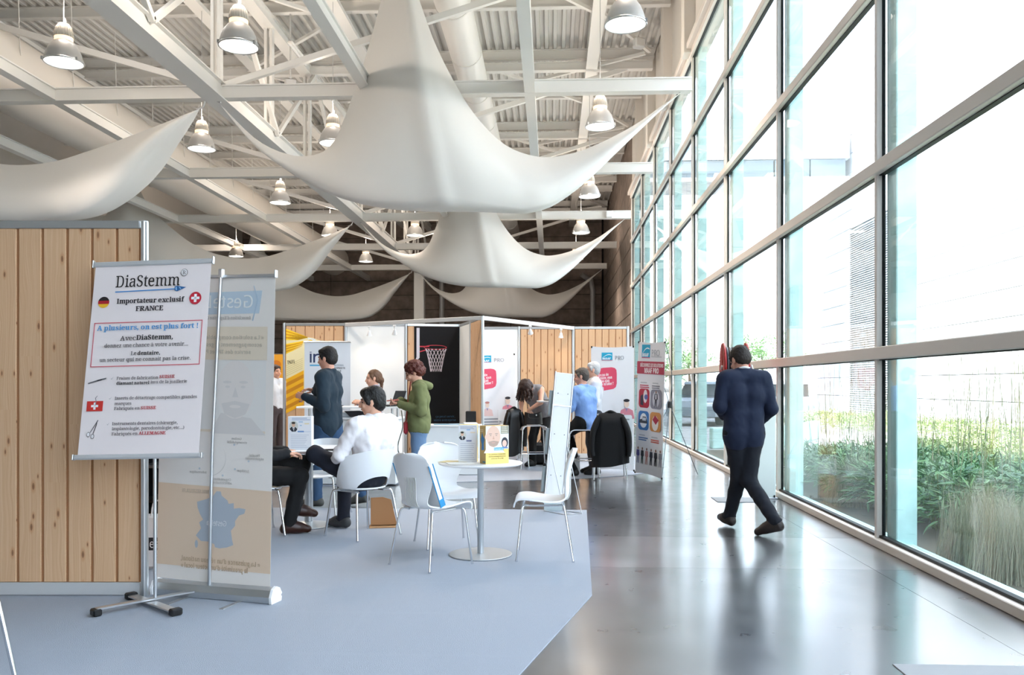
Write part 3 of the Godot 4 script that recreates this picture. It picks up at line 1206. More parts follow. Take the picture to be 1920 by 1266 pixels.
	for k in 6:
		var f := k / 6.0
		var g2 := (k + 1) / 6.0
		b.bar(Vector3(3.5 + 3.4 * f, 0.2, -18.5 - 3.6 * f * f), Vector3(3.5 + 3.4 * g2, 0.2, -18.5 - 3.6 * g2 * g2), 0.22, 0.46, 0.02)
	tag(part("low_wall", b, M.concrete, self), "low curved white wall outside beyond the hose reel", "wall")
	var spots := [[5.6, -30.0, 1.1, "8f9aa4", "silver car parked behind the walking man, nearest the glass"], [9.2, -33.0, 1.35, "a9b2b9", "pale car parked right of the walking man's head"], [13.8, -43.2, 1.2, "6d7780", "grey car parked right of the walking man near the white post"], [7.2, -37.6, 1.1, "7d8891", "grey blue car in the second row of the car park"], [10.8, -48.0, 1.1, "c4c9cc", "white car farthest back in the car park"], [15.5, -49.5, 1.2, "4e565e", "dark car farthest right in the car park"], [3.9, -42.5, 1.2, "9aa3aa", "light grey car seen beside the narrow banner"]]
	for q in spots:
		car(Vector3(q[0], 0, q[1]), q[2], Color(q[3]), q[4])
	var tree_spots := [[9.5, -58.0, 3.6, 3.2, "light green tree beyond the car park behind the red hose reel"], [15.5, -62.0, 4.4, 3.6, "bushy tree beyond the car park behind the walking man"], [5.2, -60.0, 3.2, 2.6, "light green tree far beyond the narrow banner"], [22.0, -60.0, 4.0, 3.4, "tree beyond the car park partly behind the white building"]]
	for q in tree_spots:
		var s := thing("tree", q[4], "tree", Vector3(q[0], 0, q[1]), 0.0, "trees beyond the car park")
		b = MB.new()
		b.tube([Vector3.ZERO, Vector3(0.05, q[2] * 0.4, 0.02), Vector3(-0.05, q[2] * 0.8, 0)], [0.16, 0.11, 0.05], 8)
		part("trunk", b, hexmat("6b5a48", 0.9), s)
		var xf := []
		var cl := []
		for k in 9:
			var d: Vector3 = Vector3(rng.randfn(), rng.randfn() * 0.5, rng.randfn()) * q[3] * 0.33
			shrub_leaves(Vector3(0, q[2] * 0.75, 0) + d, Vector3.ONE * q[3] * 0.34, 260, xf, cl, Color(0.10, 0.24, 0.06), Color(0.34, 0.50, 0.18), 2.6)
		scatter("foliage", leaf, lm, xf, cl, s)


func car(at: Vector3, turn: float, c: Color, label: String) -> void:
	var t := thing("car", label, "car", at, turn, "cars in the car park outside")
	var b := MB.new()
	var side := PackedVector2Array([Vector2(-2.1, 0.3), Vector2(-2.15, 0.62), Vector2(-2.0, 0.82), Vector2(-1.1, 0.93), Vector2(1.3, 0.95), Vector2(2.0, 0.9), Vector2(2.1, 0.6), Vector2(2.05, 0.3)])
	b.prism(side, 1.7, Transform3D(Basis(), Vector3(0, 0, -0.85)))
	part("body", b, mat(c, 0.25), t)
	b = MB.new()
	b.prism(PackedVector2Array([Vector2(-1.2, 0.9), Vector2(-0.45, 1.4), Vector2(0.9, 1.45), Vector2(1.75, 0.92)]), 1.46, Transform3D(Basis(), Vector3(0, 0, -0.73)))
	part("windows", b, hexmat("2b3338", 0.1), t)
	b = MB.new()
	b.prism(PackedVector2Array([Vector2(-0.5, 1.385), Vector2(-0.4, 1.47), Vector2(0.9, 1.5), Vector2(1.05, 1.40)]), 1.5, Transform3D(Basis(), Vector3(0, 0, -0.75)))
	for x in [-1.0, 0.15, 1.5]:
		b.bar(Vector3(x - 0.1, 0.9, 0.735), Vector3(x + 0.15 if x < 1.0 else x - 0.4, 1.42, 0.735), 0.06, 0.03)
		b.bar(Vector3(x - 0.1, 0.9, -0.735), Vector3(x + 0.15 if x < 1.0 else x - 0.4, 1.42, -0.735), 0.06, 0.03)
	part("roof", b, mat(c, 0.25), t)
	for x in [-1.35, 1.35]:
		for z in [-0.8, 0.8]:
			b = MB.new()
			b.tube([Vector3(x, 0.32, z - 0.1), Vector3(x, 0.32, z + 0.1)], 0.32, 18)
			b.tube([Vector3(x, 0.32, z - 0.11), Vector3(x, 0.32, z + 0.11)], 0.2, 14)
			part("wheel", b, hexmat("26282a", 0.6), t)
	b = MB.new()
	for z in [-0.62, 0.62]:
		b.box(Vector3(-2.08, 0.7, z), Vector3(0.12, 0.14, 0.36), Basis(), 0.03)
		b.box(Vector3(2.04, 0.75, z), Vector3(0.1, 0.16, 0.3), Basis(), 0.03)
	part("lights", b, hexmat("e8eef2", 0.1), t)


func between(a: Vector3, b: Vector3) -> Transform3D:  # x from a to b, y up, z towards the viewer's side
	var x := (b - a)
	x.y = 0
	x = x.normalized()
	return Transform3D(Basis(x, Vector3.UP, x.cross(Vector3.UP)), a)


func post(at: Vector3, h: float, label: String) -> void:
	var pts := PackedVector2Array()
	for k in 16:
		var r := 0.024 if k % 2 == 0 else 0.019
		pts.append(Vector2(cos(TAU * (k + 0.5) / 16.0), sin(TAU * (k + 0.5) / 16.0)) * r)
	var t := thing("booth_post", label, "post", at, 0.0, "aluminium booth posts")
	var b := MB.new()
	b.prism(pts, h, Transform3D(Basis(Vector3.RIGHT, Vector3.FORWARD, Vector3.UP), Vector3.ZERO))
	part("shaft", b, M.alu, t)
	b = MB.new()
	b.tube([Vector3(0, h, 0), Vector3(0, h + 0.006, 0)], 0.021, 12)
	part("cap", b, M.alu_soft, t)


func planks(t: Node3D, xf: Transform3D, x0: float, x1: float, y0: float, y1: float, w: float, gap := 0.012) -> void:
	var b := MB.new()
	b.box(xf * Vector3((x0 + x1) * 0.5, (y0 + y1) * 0.5, -0.012), Vector3(x1 - x0, y1 - y0, 0.014), xf.basis)
	part("groove_board", b, M.pine_groove, t)
	var x := x0
	while x < x1 - 0.01:
		var ww := minf(w, x1 - x)
		b = MB.new()
		b.box(xf * Vector3(x + ww * 0.5, (y0 + y1) * 0.5, 0.001), Vector3(ww - gap, y1 - y0 - 0.004, 0.016), xf.basis, 0.003)
		var off := Vector2(0.16 * rng.randi_range(0, 3), rng.randf() * 2.0)
		for k in b.t.size():
			b.t[k] += off
		part("plank", b, M.pine, t)
		x += w


func booth_wall(label: String, a: Vector3, c: Vector3, h: float, wood: bool, pw := 0.125, gap := 0.012) -> Array:
	var xf := between(a, c)
	var l := a.distance_to(c)
	var t := thing("booth_wall", label, "booth wall")
	var b := MB.new()
	b.box(xf * Vector3(l * 0.5, h - 0.022, 0), Vector3(l - 0.05, 0.044, 0.03), xf.basis, 0.003)
	part("top_rail", b, M.alu, t)
	b = MB.new()
	b.box(xf * Vector3(l * 0.5, 0.055, 0), Vector3(l - 0.05, 0.08, 0.03), xf.basis, 0.003)
	part("skirting", b, M.alu_soft, t)
	if wood:
		planks(t, xf, 0.03, l - 0.03, 0.095, h - 0.045, pw, gap)
	else:
		b = MB.new()
		b.box(xf * Vector3(l * 0.5, h * 0.5 + 0.025, 0), Vector3(l - 0.05, h - 0.14, 0.012), xf.basis, 0.002)
		part("board", b, M.panel_white, t)
	return [t, xf]


func portrait(b: MB, xf: Transform3D, c: Vector2, s: float, z: float, bg := "cfd2cc") -> void:  # a small printed head and shoulders in a dark suit
	b.poly(oval(0.5 * s, 0.62 * s, c), xf, z, bg)
	b.poly(PackedVector2Array([c + Vector2(-0.46, -0.3) * s, c + Vector2(-0.2, -0.6) * s, c + Vector2(0.25, -0.58) * s, c + Vector2(0.42, -0.32) * s, c + Vector2(0.2, -0.08) * s, c + Vector2(-0.25, -0.06) * s]), xf, z + 0.0004, "2b3038")
	b.poly(PackedVector2Array([c + Vector2(-0.14, -0.08) * s, c + Vector2(0.12, -0.08) * s, c + Vector2(0.03, -0.55) * s]), xf, z + 0.0008, "f1f1f1")
	b.poly(PackedVector2Array([c + Vector2(-0.03, -0.14) * s, c + Vector2(0.05, -0.14) * s, c + Vector2(0.05, -0.5) * s]), xf, z + 0.0012, "30343c")
	b.poly(oval(0.2 * s, 0.27 * s, c + Vector2(-0.02, 0.18) * s, 18), xf, z + 0.0010, "d9b49b")
	b.poly(oval(0.22 * s, 0.13 * s, c + Vector2(-0.02, 0.38) * s, 16), xf, z + 0.0014, "3a322d")


func big_face(b: MB, xf: Transform3D, c: Vector2, s: float, z: float, skin: String, dark: String, shade: String) -> void:  # a large printed portrait of a man with a short beard
	b.poly(PackedVector2Array([c + Vector2(-0.62, -0.95) * s, c + Vector2(-0.35, -0.5) * s, c + Vector2(0.4, -0.6) * s, c + Vector2(0.75, -0.95) * s]), xf, z, shade)
	b.poly(oval(0.46 * s, 0.62 * s, c, 30), xf, z + 0.0004, skin)
	b.poly(oval(0.09 * s, 0.15 * s, c + Vector2(-0.47, -0.02) * s, 14), xf, z + 0.0006, skin)
	b.poly(PackedVector2Array([c + Vector2(-0.34, -0.3) * s, c + Vector2(0.0, -0.24) * s, c + Vector2(0.36, -0.3) * s, c + Vector2(0.26, -0.52) * s, c + Vector2(0.0, -0.61) * s, c + Vector2(-0.26, -0.52) * s]), xf, z + 0.0008, dark)
	b.poly(oval(0.14 * s, 0.035 * s, c + Vector2(0.0, -0.36) * s, 14), xf, z + 0.0012, "c99f8f" if dark != shade else skin)
	for k in [-1.0, 1.0]:
		b.poly(oval(0.11 * s, 0.03 * s, c + Vector2(0.2 * k, 0.16) * s, 12), xf, z + 0.0012, dark)
		b.poly(oval(0.06 * s, 0.028 * s, c + Vector2(0.19 * k, 0.06) * s, 12), xf, z + 0.0012, dark)
	b.poly(PackedVector2Array([c + Vector2(0.0, 0.06) * s, c + Vector2(0.08, -0.16) * s, c + Vector2(-0.07, -0.16) * s]), xf, z + 0.0012, dark if dark == shade else "cfa48f")


func lines(b: MB, xf: Transform3D, x0: float, x1: float, y: float, n: int, step: float, th: float, z: float, hex: String) -> void:  # rows of print too small to read
	for k in n:
		b.rect(x0, y - k * step, x1 - (x1 - x0) * rng.randf_range(0.0, 0.3), y - k * step + th, xf, z, hex)


func build_stands() -> void:
	var b: MB
	var t: Node3D
	var id := Transform3D()
	# ---- wooden wall on the left
	var r := booth_wall("tall pine plank booth wall filling the left edge, next to the hanging banner", Vector3(-4.94, 0, -5.18), Vector3(-2.64, 0, -5.29), 2.44, true, 0.161, 0.019)
	var groove := MB.new()
	groove.box(r[1] * Vector3(1.15, 2.418, 0.0), Vector3(2.25, 0.05, 0.036), r[1].basis, 0.004)
	part("cover_rail", groove, M.alu, r[0])
	post(Vector3(-2.634, 0.008, -5.275), 2.425, "fluted aluminium post at the end of the left pine wall")
	# ---- hanging banner on a cross foot
	t = thing("banner_stand", "banner stand with a cross foot holding the dental importer banner", "banner stand")
	b = MB.new()
	var lift := Vector3(0, 0.035, 0)
	b.bar(Vector3(-2.694, 0.05, -4.804), Vector3(-2.259, 0.05, -5.294), 0.05, 0.012, 0.003)
	part("leg", b, M.alu, t)
	b = MB.new()
	b.bar(Vector3(-2.68, 0.034, -5.19), Vector3(-2.227, 0.034, -4.836), 0.06, 0.012, 0.003)
	part("leg", b, M.alu, t)
	for q in [[Vector3(-2.694, 0.031, -4.804), Vector3(-2.259, 0, -5.294)], [Vector3(-2.259, 0.031, -5.294), Vector3(-2.694, 0, -4.804)], [Vector3(-2.68, 0.031, -5.19), Vector3(-2.227, 0, -4.836)], [Vector3(-2.227, 0.031, -4.836), Vector3(-2.68, 0, -5.19)]]:
		b = MB.new()
		var d: Vector3 = q[1] - q[0]
		d.y = 0
		d = d.normalized()
		b.box(q[0], Vector3(0.07, 0.042, 0.05), Basis(Vector3.UP.cross(d), Vector3.UP, d), 0.008)
		part("foot_cap", b, M.black, t)
	b = MB.new()
	b.tube([Vector3(-2.46, 0.04, -5.06), Vector3(-2.47, 1.2, -5.075), Vector3(-2.49, 2.12, -5.09)], 0.011, 10)
	part("pole", b, M.alu, t)
	var bx := Basis(Vector3.UP, deg_to_rad(-1.9)) * Basis(Vector3.BACK, deg_to_rad(1.36)) * Basis(Vector3.RIGHT, deg_to_rad(-11.3))
	var xf := Transform3D(bx, Vector3(-2.47, 1.545, -4.955))
	b = MB.new()
	b.box(xf * Vector3(0.0, 0.605, -0.002), Vector3(0.77, 0.032, 0.022), bx, 0.006)
	part("top_bar", b, M.alu_soft, t)
	b = MB.new()
	b.box(xf * Vector3(0.0, -0.605, 0.0), Vector3(0.79, 0.03, 0.026), bx, 0.008)
	part("bottom_bar", b, M.alu_soft, t)
	for s in [-1.0, 1.0]:
		b = MB.new()
		b.box(xf * Vector3(0.398 * s, -0.605, 0.0), Vector3(0.008, 0.034, 0.03), bx, 0.002)
		b.box(xf * Vector3(0.388 * s, 0.608, 0.0), Vector3(0.008, 0.05, 0.024), bx, 0.002)
		part("bar_cap", b, M.alu, t)
	var rows := []
	for i in 13:
		var line := []
		for j in 9:
			var y := 0.6 - 1.2 * i / 12.0
			var x := -0.375 + 0.75 * j / 8.0
			line.append(xf * Vector3(x, y, -0.004 + 0.002 * sin(i * 0.9) * sin(j * 0.8)))
		rows.append(line)
	b = MB.new()
	b.shell(rows, 0.0012)
	var sheet := part("sheet", b, mat(Color(0.90, 0.855, 0.845), 0.6), t)
	b = MB.new()
	var D := func(cx: float, cy: float) -> Vector2: return Vector2((cx - 420.0 + (cy - 640.0) * 0.0) * 0.00103, 0.592 - (cy - 82.0) * 0.00105)
	var z := 0.002
	var p: Vector2 = D.call(397, 180)
	say(b, "DiaStemm", 0.105, 0.412, xf * Transform3D(Basis(), Vector3(0, 0, z)), p.x, p.y, "1e1a1c", 0, true)
	p = D.call(622, 137)
	b.poly(oval(0.0215, 0.0235, p), xf, z, "1e1a1c")
	b.poly(oval(0.019, 0.021, p), xf, z + 0.0005, "e4dfdf")
	say(b, "R", 0.034, 0.02, xf * Transform3D(Basis(), Vector3(0, 0, z + 0.0008)), p.x, p.y, "1e1a1c", 0, true)
	b.poly(PackedVector2Array([D.call(197, 247), D.call(572, 239), D.call(572, 233), D.call(197, 241)]), xf, z, "3f88c8")
	b.poly(PackedVector2Array([D.call(568, 222), D.call(582, 218), D.call(640, 228), D.call(585, 252), D.call(570, 246)]), xf, z, "2d5f95")
	b.poly(PackedVector2Array([D.call(573, 226), D.call(581, 223), D.call(584, 246), D.call(575, 243)]), xf, z + 0.0005, "8fbce2")
	b.poly(PackedVector2Array([D.call(594, 226), D.call(602, 227), D.call(610, 236), D.call(604, 239)]), xf, z + 0.0005, "8fbce2")
	var txt := func(s: String, cx: float, cy: float, h: float, w: float, hex: String, bold: bool, al: int) -> void:
		var g: Vector2 = D.call(cx, cy)
		say(b, s, h, w * 0.00103, xf * Transform3D(Basis(), Vector3(0, 0, z)), g.x, g.y, hex, al, true, bold)
	txt.call("Importateur exclusif", 424, 301, 0.044, 420, "201c1e", true, 0)
	txt.call("FRANCE", 421, 350, 0.044, 170, "201c1e", true, 0)
	# two round flag badges
	p = D.call(131, 305)
	var seg := [["1d1a1b", 1.0, 0.28], ["b3202c", 0.28, -0.3], ["e8b52c", -0.3, -1.0]]
	for q in seg:
		var a0 := asin(q[1])
		var a1 := asin(q[2])
		var pts := PackedVector2Array()
		for k in 9:
			var a := lerpf(a0, a1, k / 8.0)
			pts.append(p + Vector2(cos(a), sin(a)) * 0.036)
		for k in 9:
			var a := lerpf(a1, a0, k / 8.0)
			pts.append(p + Vector2(-cos(a), sin(a)) * 0.036)
		b.poly(pts, xf, z, q[0])
	p = D.call(702, 297)
	b.poly(oval(0.038, 0.04, p), xf, z, "c2283a")
	b.rect(p.x - 0.026, p.y - 0.008, p.x + 0.026, p.y + 0.008, xf, z + 0.0005, "f2f0f0")
	b.rect(p.x - 0.008, p.y - 0.026, p.x + 0.008, p.y + 0.026, xf, z + 0.0005, "f2f0f0")
	# framed paragraph
	var c0: Vector2 = D.call(85, 430)
	var c1: Vector2 = D.call(756, 697)
	for q in [[c0.x, c0.y - 0.005, c1.x, c0.y], [c0.x, c1.y, c1.x, c1.y + 0.005], [c0.x, c1.y, c0.x + 0.005, c0.y], [c1.x - 0.005, c1.y, c1.x, c0.y]]:
		b.rect(q[0], q[1], q[2], q[3], xf, z, "cf5a66")
	txt.call("A plusieurs, on est plus fort !", 418, 463, 0.044, 625, "4d8fc4", true, 0)
	txt.call("Avec", 303, 528, 0.04, 96, "3a3536", false, 0)
	txt.call("DiaStemm,", 468, 526, 0.044, 225, "1e1a1c", true, 0)
	txt.call("donnez une chance à votre avenir...", 419, 571, 0.034, 515, "4a4546", false, 0)
	txt.call("Le", 346, 620, 0.034, 34, "3a3536", false, 0)
	txt.call("dentaire,", 440, 620, 0.034, 138, "262224", true, 0)
	txt.call("un secteur qui ne connait pas la crise.", 419, 656, 0.032, 560, "4a4546", false, 0)
	var gl := "5c5657"
	txt.call("Fraises de fabrication", 255, 767, 0.027, 254, gl, false, -1)
	txt.call("SUISSE", 517, 763, 0.027, 92, "b3303a", true, -1)
	txt.call("diamant naturel", 256, 796, 0.027, 202, "2c2829", true, -1)
	txt.call("issu de la joaillerie", 466, 793, 0.026, 220, gl, false, -1)
	txt.call("Inserts de détartrage compatibles grandes", 255, 884, 0.026, 498, gl, false, -1)
	txt.call("marques", 256, 915, 0.026, 102, gl, false, -1)
	txt.call("Fabriqués en", 256, 944, 0.026, 155, gl, false, -1)
	txt.call("SUISSE", 418, 943, 0.027, 92, "b3303a", true, -1)
	txt.call("Instruments dentaires (chirurgie,", 252, 1032, 0.026, 396, gl, false, -1)
	txt.call("implantologie, parodontologie, etc...)", 253, 1061, 0.026, 436, gl, false, -1)
	txt.call("Fabriqués en", 254, 1091, 0.026, 157, gl, false, -1)
	txt.call("ALLEMAGNE", 418, 1090, 0.027, 162, "b3303a", true, -1)
	for cy in [765.0, 882.0, 1032.0]:  # tick marks
		b.poly(PackedVector2Array([D.call(218, cy), D.call(224, cy + 9), D.call(236, cy - 9), D.call(224, cy + 4)]), xf, z, "a9a2a2")
	b.poly(PackedVector2Array([D.call(80, 790), D.call(81, 797), D.call(140, 782), D.call(190, 770), D.call(191, 761), D.call(138, 773)]), xf, z, "6d6a6c")
	b.poly(PackedVector2Array([D.call(135, 776), D.call(136, 782), D.call(165, 775), D.call(164, 768)]), xf, z + 0.0005, "3d3a3c")
	c0 = D.call(86, 957)
	c1 = D.call(185, 898)
	b.rect(c0.x, c0.y, c1.x, c1.y, xf, z, "c8332c")
	p = D.call(135, 927)
	b.rect(p.x - 0.022, p.y - 0.007, p.x + 0.022, p.y + 0.007, xf, z + 0.0005, "f2efee")
	b.rect(p.x - 0.007, p.y - 0.022, p.x + 0.007, p.y + 0.022, xf, z + 0.0005, "f2efee")
	b.poly(PackedVector2Array([D.call(136, 925), D.call(140, 900), D.call(134, 880), D.call(146, 866), D.call(148, 868), D.call(138, 881), D.call(144, 900), D.call(140, 925)]), xf, z + 0.001, "77727a")
	for q in [[112, 1092], [138, 1103]]:
		p = D.call(q[0], q[1])
		b.poly(oval(0.0115, 0.015, p, 16), xf, z, "5d5759")
		b.poly(oval(0.0085, 0.0115, p, 16), xf, z + 0.0005, "e4dfdf")
	b.poly(PackedVector2Array([D.call(120, 1080), D.call(162, 1008), D.call(166, 1012), D.call(124, 1082)]), xf, z, "5d5759")
	b.poly(PackedVector2Array([D.call(138, 1088), D.call(152, 1040), D.call(162, 1008), D.call(158, 1040), D.call(142, 1089)]), xf, z, "4b4648")
	b.fill()
	part("print", b, M.print, sheet)
	# ---- roll-up banner seen from behind
	t = thing("roll_up_banner", "pale roll-up banner seen from behind, print showing through mirrored, beside the hanging banner", "banner")
	var A := Vector3(-2.60, 0.0, -5.36)
	var C := Vector3(-1.725, 0.0, -5.15)
	xf = between(A, C)
	var L := A.distance_to(C)
	b = MB.new()
	var prof := PackedVector2Array([Vector2(-0.05, 0.012), Vector2(-0.055, 0.05), Vector2(-0.035, 0.09), Vector2(0.0, 0.105), Vector2(0.035, 0.09), Vector2(0.058, 0.055), Vector2(0.045, 0.045), Vector2(0.055, 0.035), Vector2(0.05, 0.012)])
	b.prism(prof, L - 0.02, Transform3D(Basis(-xf.basis.z, Vector3.UP, xf.basis.x), A + xf.basis.x * 0.01))
	part("cassette", b, M.alu, t)
	for x in [0.0, L - 0.018]:
		b = MB.new()
		var cap := PackedVector2Array()
		for q in prof:
			cap.append(Vector2(q.x * 1.12, (q.y - 0.055) * 1.1 + 0.057))
		b.prism(cap, 0.018, Transform3D(Basis(-xf.basis.z, Vector3.UP, xf.basis.x), A + xf.basis.x * x))
		part("end_cap", b, M.white, t)
	for x in [0.27, 0.66]:
		b = MB.new()
		b.box(xf * Vector3(x, 0.008, 0.10), Vector3(0.035, 0.008, 0.26), xf.basis, 0.003)
		part("foot", b, M.alu, t)
	var lean := xf * Transform3D(Basis(Vector3.BACK, deg_to_rad(-1.1)), Vector3(L * 0.5 - 0.03, 0, -0.01))
	b = MB.new()
	b.tube([lean * Vector3(0.0, 0.02, 0.03), lean * Vector3(0.02, 1.0, 0.05), lean * Vector3(0.05, 2.1, 0.03)], 0.011, 10)
	part("pole", b, M.alu, t)
	b = MB.new()
	b.box(lean * Vector3(0.0, 2.075, 0), Vector3(0.87, 0.02, 0.03), lean.basis, 0.004)
	b.box(lean * Vector3(0.43, 2.085, 0), Vector3(0.01, 0.05, 0.03), lean.basis, 0.003)
	b.box(lean * Vector3(0.05, 2.09, 0.025), Vector3(0.03, 0.06, 0.03), lean.basis, 0.004)
	part("top_rail", b, M.alu, t)
	b = MB.new()
	b.box(lean * Vector3(0, 1.085, -0.002), Vector3(0.85, 1.97, 0.001), lean.basis)
	var banner_mat := mat(Color(0.875, 0.845, 0.815), 0.7)
	sheet = part("sheet", b, banner_mat, t)
	b = MB.new()
	# crop units of 1.08 mm, from the sheet's upper right corner
	var G := func(cx: float, cy: float) -> Vector2: return Vector2(0.425 - (735.0 - cx) * 0.00108, 2.065 - (cy - 125.0) * 0.00106)
	z = 0.0005
	var a: Vector2 = G.call(690, 420)
	var e: Vector2 = G.call(-60, 620)
	b.rect(-0.415, e.y, a.x, a.y, lean, z, "dacbb6")
	a = G.call(685, 1045)
	e = G.call(-60, 1060)
	b.rect(-0.415, e.y, a.x, a.y, lean, z, "d8c9b4")
	b.poly(PackedVector2Array([G.call(632, 340), G.call(650, 204), G.call(0, 218), G.call(0, 350)]), lean, z, "b7c5d0")
	b.poly(PackedVector2Array([G.call(585, 384), G.call(592, 386), G.call(626, 260), G.call(596, 174), G.call(592, 175), G.call(616, 260)]), lean, z + 0.0006, "a9bccb")
	b.rect(-0.39, G.call(0, 1045).y, a.x, G.call(0, 622).y, lean, z, "d9d5cf")
	big_face(b, lean, G.call(480, 800), 0.30, z + 0.0004, "dad2cc", "cec8c3", "cec8c3")
	var mir := func(s: String, cx: float, cy: float, h: float, w: float, hex: String, bold: bool) -> void:
		var g: Vector2 = G.call(cx, cy)
		say(b, s, h, w * 0.00108, lean * Transform3D(Basis.from_scale(Vector3(-1, 1, 1)), Vector3(0, 0, z + 0.002)), -g.x, g.y, hex, -1, false, bold)
	mir.call("GesteLia", 588, 268, 0.115, 410, "dfe0de", false)
	mir.call("Association d'Expertise Comptable", 580, 366, 0.03, 420, "b9b3ac", true)
	mir.call("« La solution comptable et", 668, 484, 0.036, 440, "bdb1a0", true)
	mir.call("accompagnement et gestion", 655, 528, 0.036, 440, "bdb1a0", true)
	mir.call("service des TPE et PME »", 580, 572, 0.036, 380, "bdb1a0", true)
	# lower part, measured in a second crop (0.889 of the first one's unit)
	var K := func(cx: float, cy: float) -> Vector2: return Vector2(0.425 - (1330.0 - cx) * 0.00097 , 0.10 + (1000.0 - cy) * 0.00096)
	b.poly(PackedVector2Array([K.call(1330, 362), K.call(1330, 905), K.call(455, 905), K.call(455, 345)]), lean, z, "d6bda3")
	var fr := PackedVector2Array()
	for q in [[915, 383], [948, 383], [955, 410], [1000, 440], [1010, 462], [1048, 455], [1050, 492], [1090, 485], [1138, 490], [1130, 520], [1090, 535], [1060, 575], [1062, 605], [1030, 640], [1040, 700], [1050, 735], [1000, 755], [945, 765], [910, 760], [905, 740], [865, 725], [800, 725], [760, 690], [800, 640], [785, 600], [815, 580], [790, 545], [770, 500], [765, 462], [840, 440], [890, 415]]:
		fr.append(K.call(q[0], q[1]))
	b.poly(fr, lean, z + 0.0006, "a6acb4")
	b.poly(oval(0.012, 0.026, K.call(765, 747), 12), lean, z + 0.0006, "a6acb4")
	var mir2 := func(s: String, cx: float, cy: float, h: float, w: float, hex: String, bold: bool) -> void:
		var g: Vector2 = K.call(cx, cy)
		say(b, s, h, w * 0.00097, lean * Transform3D(Basis.from_scale(Vector3(-1, 1, 1)), Vector3(0, 0, z + 0.002)), -g.x, g.y, hex, 0, false, bold)
	mir2.call("GesteLia", 920, 596, 0.05, 150, "d3d3d2", false)
	mir2.call("« La puissance d'un réseau national,", 950, 850, 0.045, 610, "b9a085", true)
	mir2.call("la proximité d'un acteur local »", 905, 897, 0.045, 515, "b9a085", true)
	mir2.call("WWW.GESTELIA.FR", 760, 390, 0.034, 230, "c4b09b", true)
	for q in [["Gestion", 1062, 24], ["et comptabilité", 1066, 48], ["Fiscalité", 1200, 130], ["et patrimoine", 1200, 152], ["Juridique", 1116, 236], ["Informatique", 770, 260], ["Organisation", 960, 300], ["administrative", 960, 324], ["Conseil", 716, 160]]:
		mir2.call(q[0], q[1], q[2], 0.022, 0, "b5aea6", false)
	for q in [[1045, 66], [1155, 171], [1053, 228], [960, 275], [780, 236], [768, 157]]:
		b.poly(oval(0.007, 0.007, K.call(q[0], q[1]), 12), lean, z + 0.0006, "b4bcc2")
	for k in 28:
		var a0 := PI * 0.42 - k * 0.07
		var cc := Vector2(850, 160)
		var u := cc + Vector2(cos(a0) * 130.0, sin(a0) * 120.0)
		var w2 := cc + Vector2(cos(a0 - 0.07) * 130.0, sin(a0 - 0.07) * 120.0)
		b.poly(PackedVector2Array([K.call(u.x, u.y), K.call(u.x + 3, u.y + 3), K.call(w2.x + 3, w2.y + 3), K.call(w2.x, w2.y)]), lean, z + 0.0006, "c9c2ba")
	b.fill()
	part("print", b, M.print, sheet)
	# ---- dark rack and carrier bag in the gap behind
	t = thing("rack", "black shelf rack in the dark gap between post and roll-up banner", "rack", Vector3(-3.05, 0.008, -6.75))
	b = MB.new()
	b.box(Vector3(0.1, 0.6, -0.38), Vector3(0.9, 1.2, 0.02))
	part("back_board", b, M.black, t)
	for x in [-0.34, 0.54]:
		b = MB.new()
		b.box(Vector3(x, 0.6, -0.12), Vector3(0.02, 1.2, 0.5))
		part("side_board", b, M.black, t)
	for y in [0.03, 0.42, 0.70, 0.98, 1.19]:
		b = MB.new()
		b.box(Vector3(0.1, y, -0.12), Vector3(0.86, 0.02, 0.5))
		part("shelf", b, M.black if y < 0.6 else hexmat("6b6f73", 0.4, 0.5), t)
	t = thing("carrier_bag", "white carrier bag with black lettering standing in the gap by the post", "bag", Vector3(-2.90, 0.008, -6.10), 0.1)
	b = MB.new()
	b.box(Vector3(0, 0.2, 0), Vector3(0.36, 0.40, 0.10), Basis(), 0.02)
	part("body", b, M.white, t)
	b = MB.new()
	b.rect(-0.14, 0.14, 0.175, 0.235, id, 0.0512, "23262a")
	b.rect(0.155, 0.02, 0.165, 0.385, id, 0.0514, "1f6f6a")
	say(b, "GesteLia", 0.085, 0.27, Transform3D(Basis(), Vector3(0, 0, 0.053)), 0.0, 0.19, "f4f4f4", 0)
	say(b, "Comptable", 0.04, 0, Transform3D(Basis(), Vector3(0, 0, 0.053)), 0.06, 0.1, "3a3d40", 0)
	b.fill()
	part("print", b, M.print, t)
	b = MB.new()
	b.tube(curve([Vector3(-0.08, 0.39, 0.03), Vector3(-0.05, 0.50, 0.05), Vector3(0.05, 0.50, 0.05), Vector3(0.08, 0.39, 0.03)], 12), 0.006, 6)
	part("handle", b, M.white, t)
	# ---- leg of a stand at the lower left corner
	t = thing("tripod", "thin chrome stand whose slanting leg shows at the bottom left corner", "stand", Vector3(-2.614, 0.012, -3.5))
	b = MB.new()
	b.tube([Vector3(0.30, 0.0, -0.02), Vector3(0.155, 0.62, -0.02), Vector3(0.05, 1.07, -0.02)], 0.010, 8)
	part("leg", b, M.chrome, t)
	b = MB.new()
	b.tube([Vector3(0.05, 1.05, -0.02), Vector3(0.0, 1.15, -0.02), Vector3(-0.02, 1.5, -0.02)], 0.014, 8)
	part("pole", b, M.chrome, t)
	for q in [Vector3(-0.28, 0, 0.2), Vector3(-0.1, 0, -0.36)]:
		b = MB.new()
		b.tube([q, Vector3(0.03, 1.06, -0.02)], 0.011, 8)
		part("leg", b, M.chrome, t)
	build_booths()


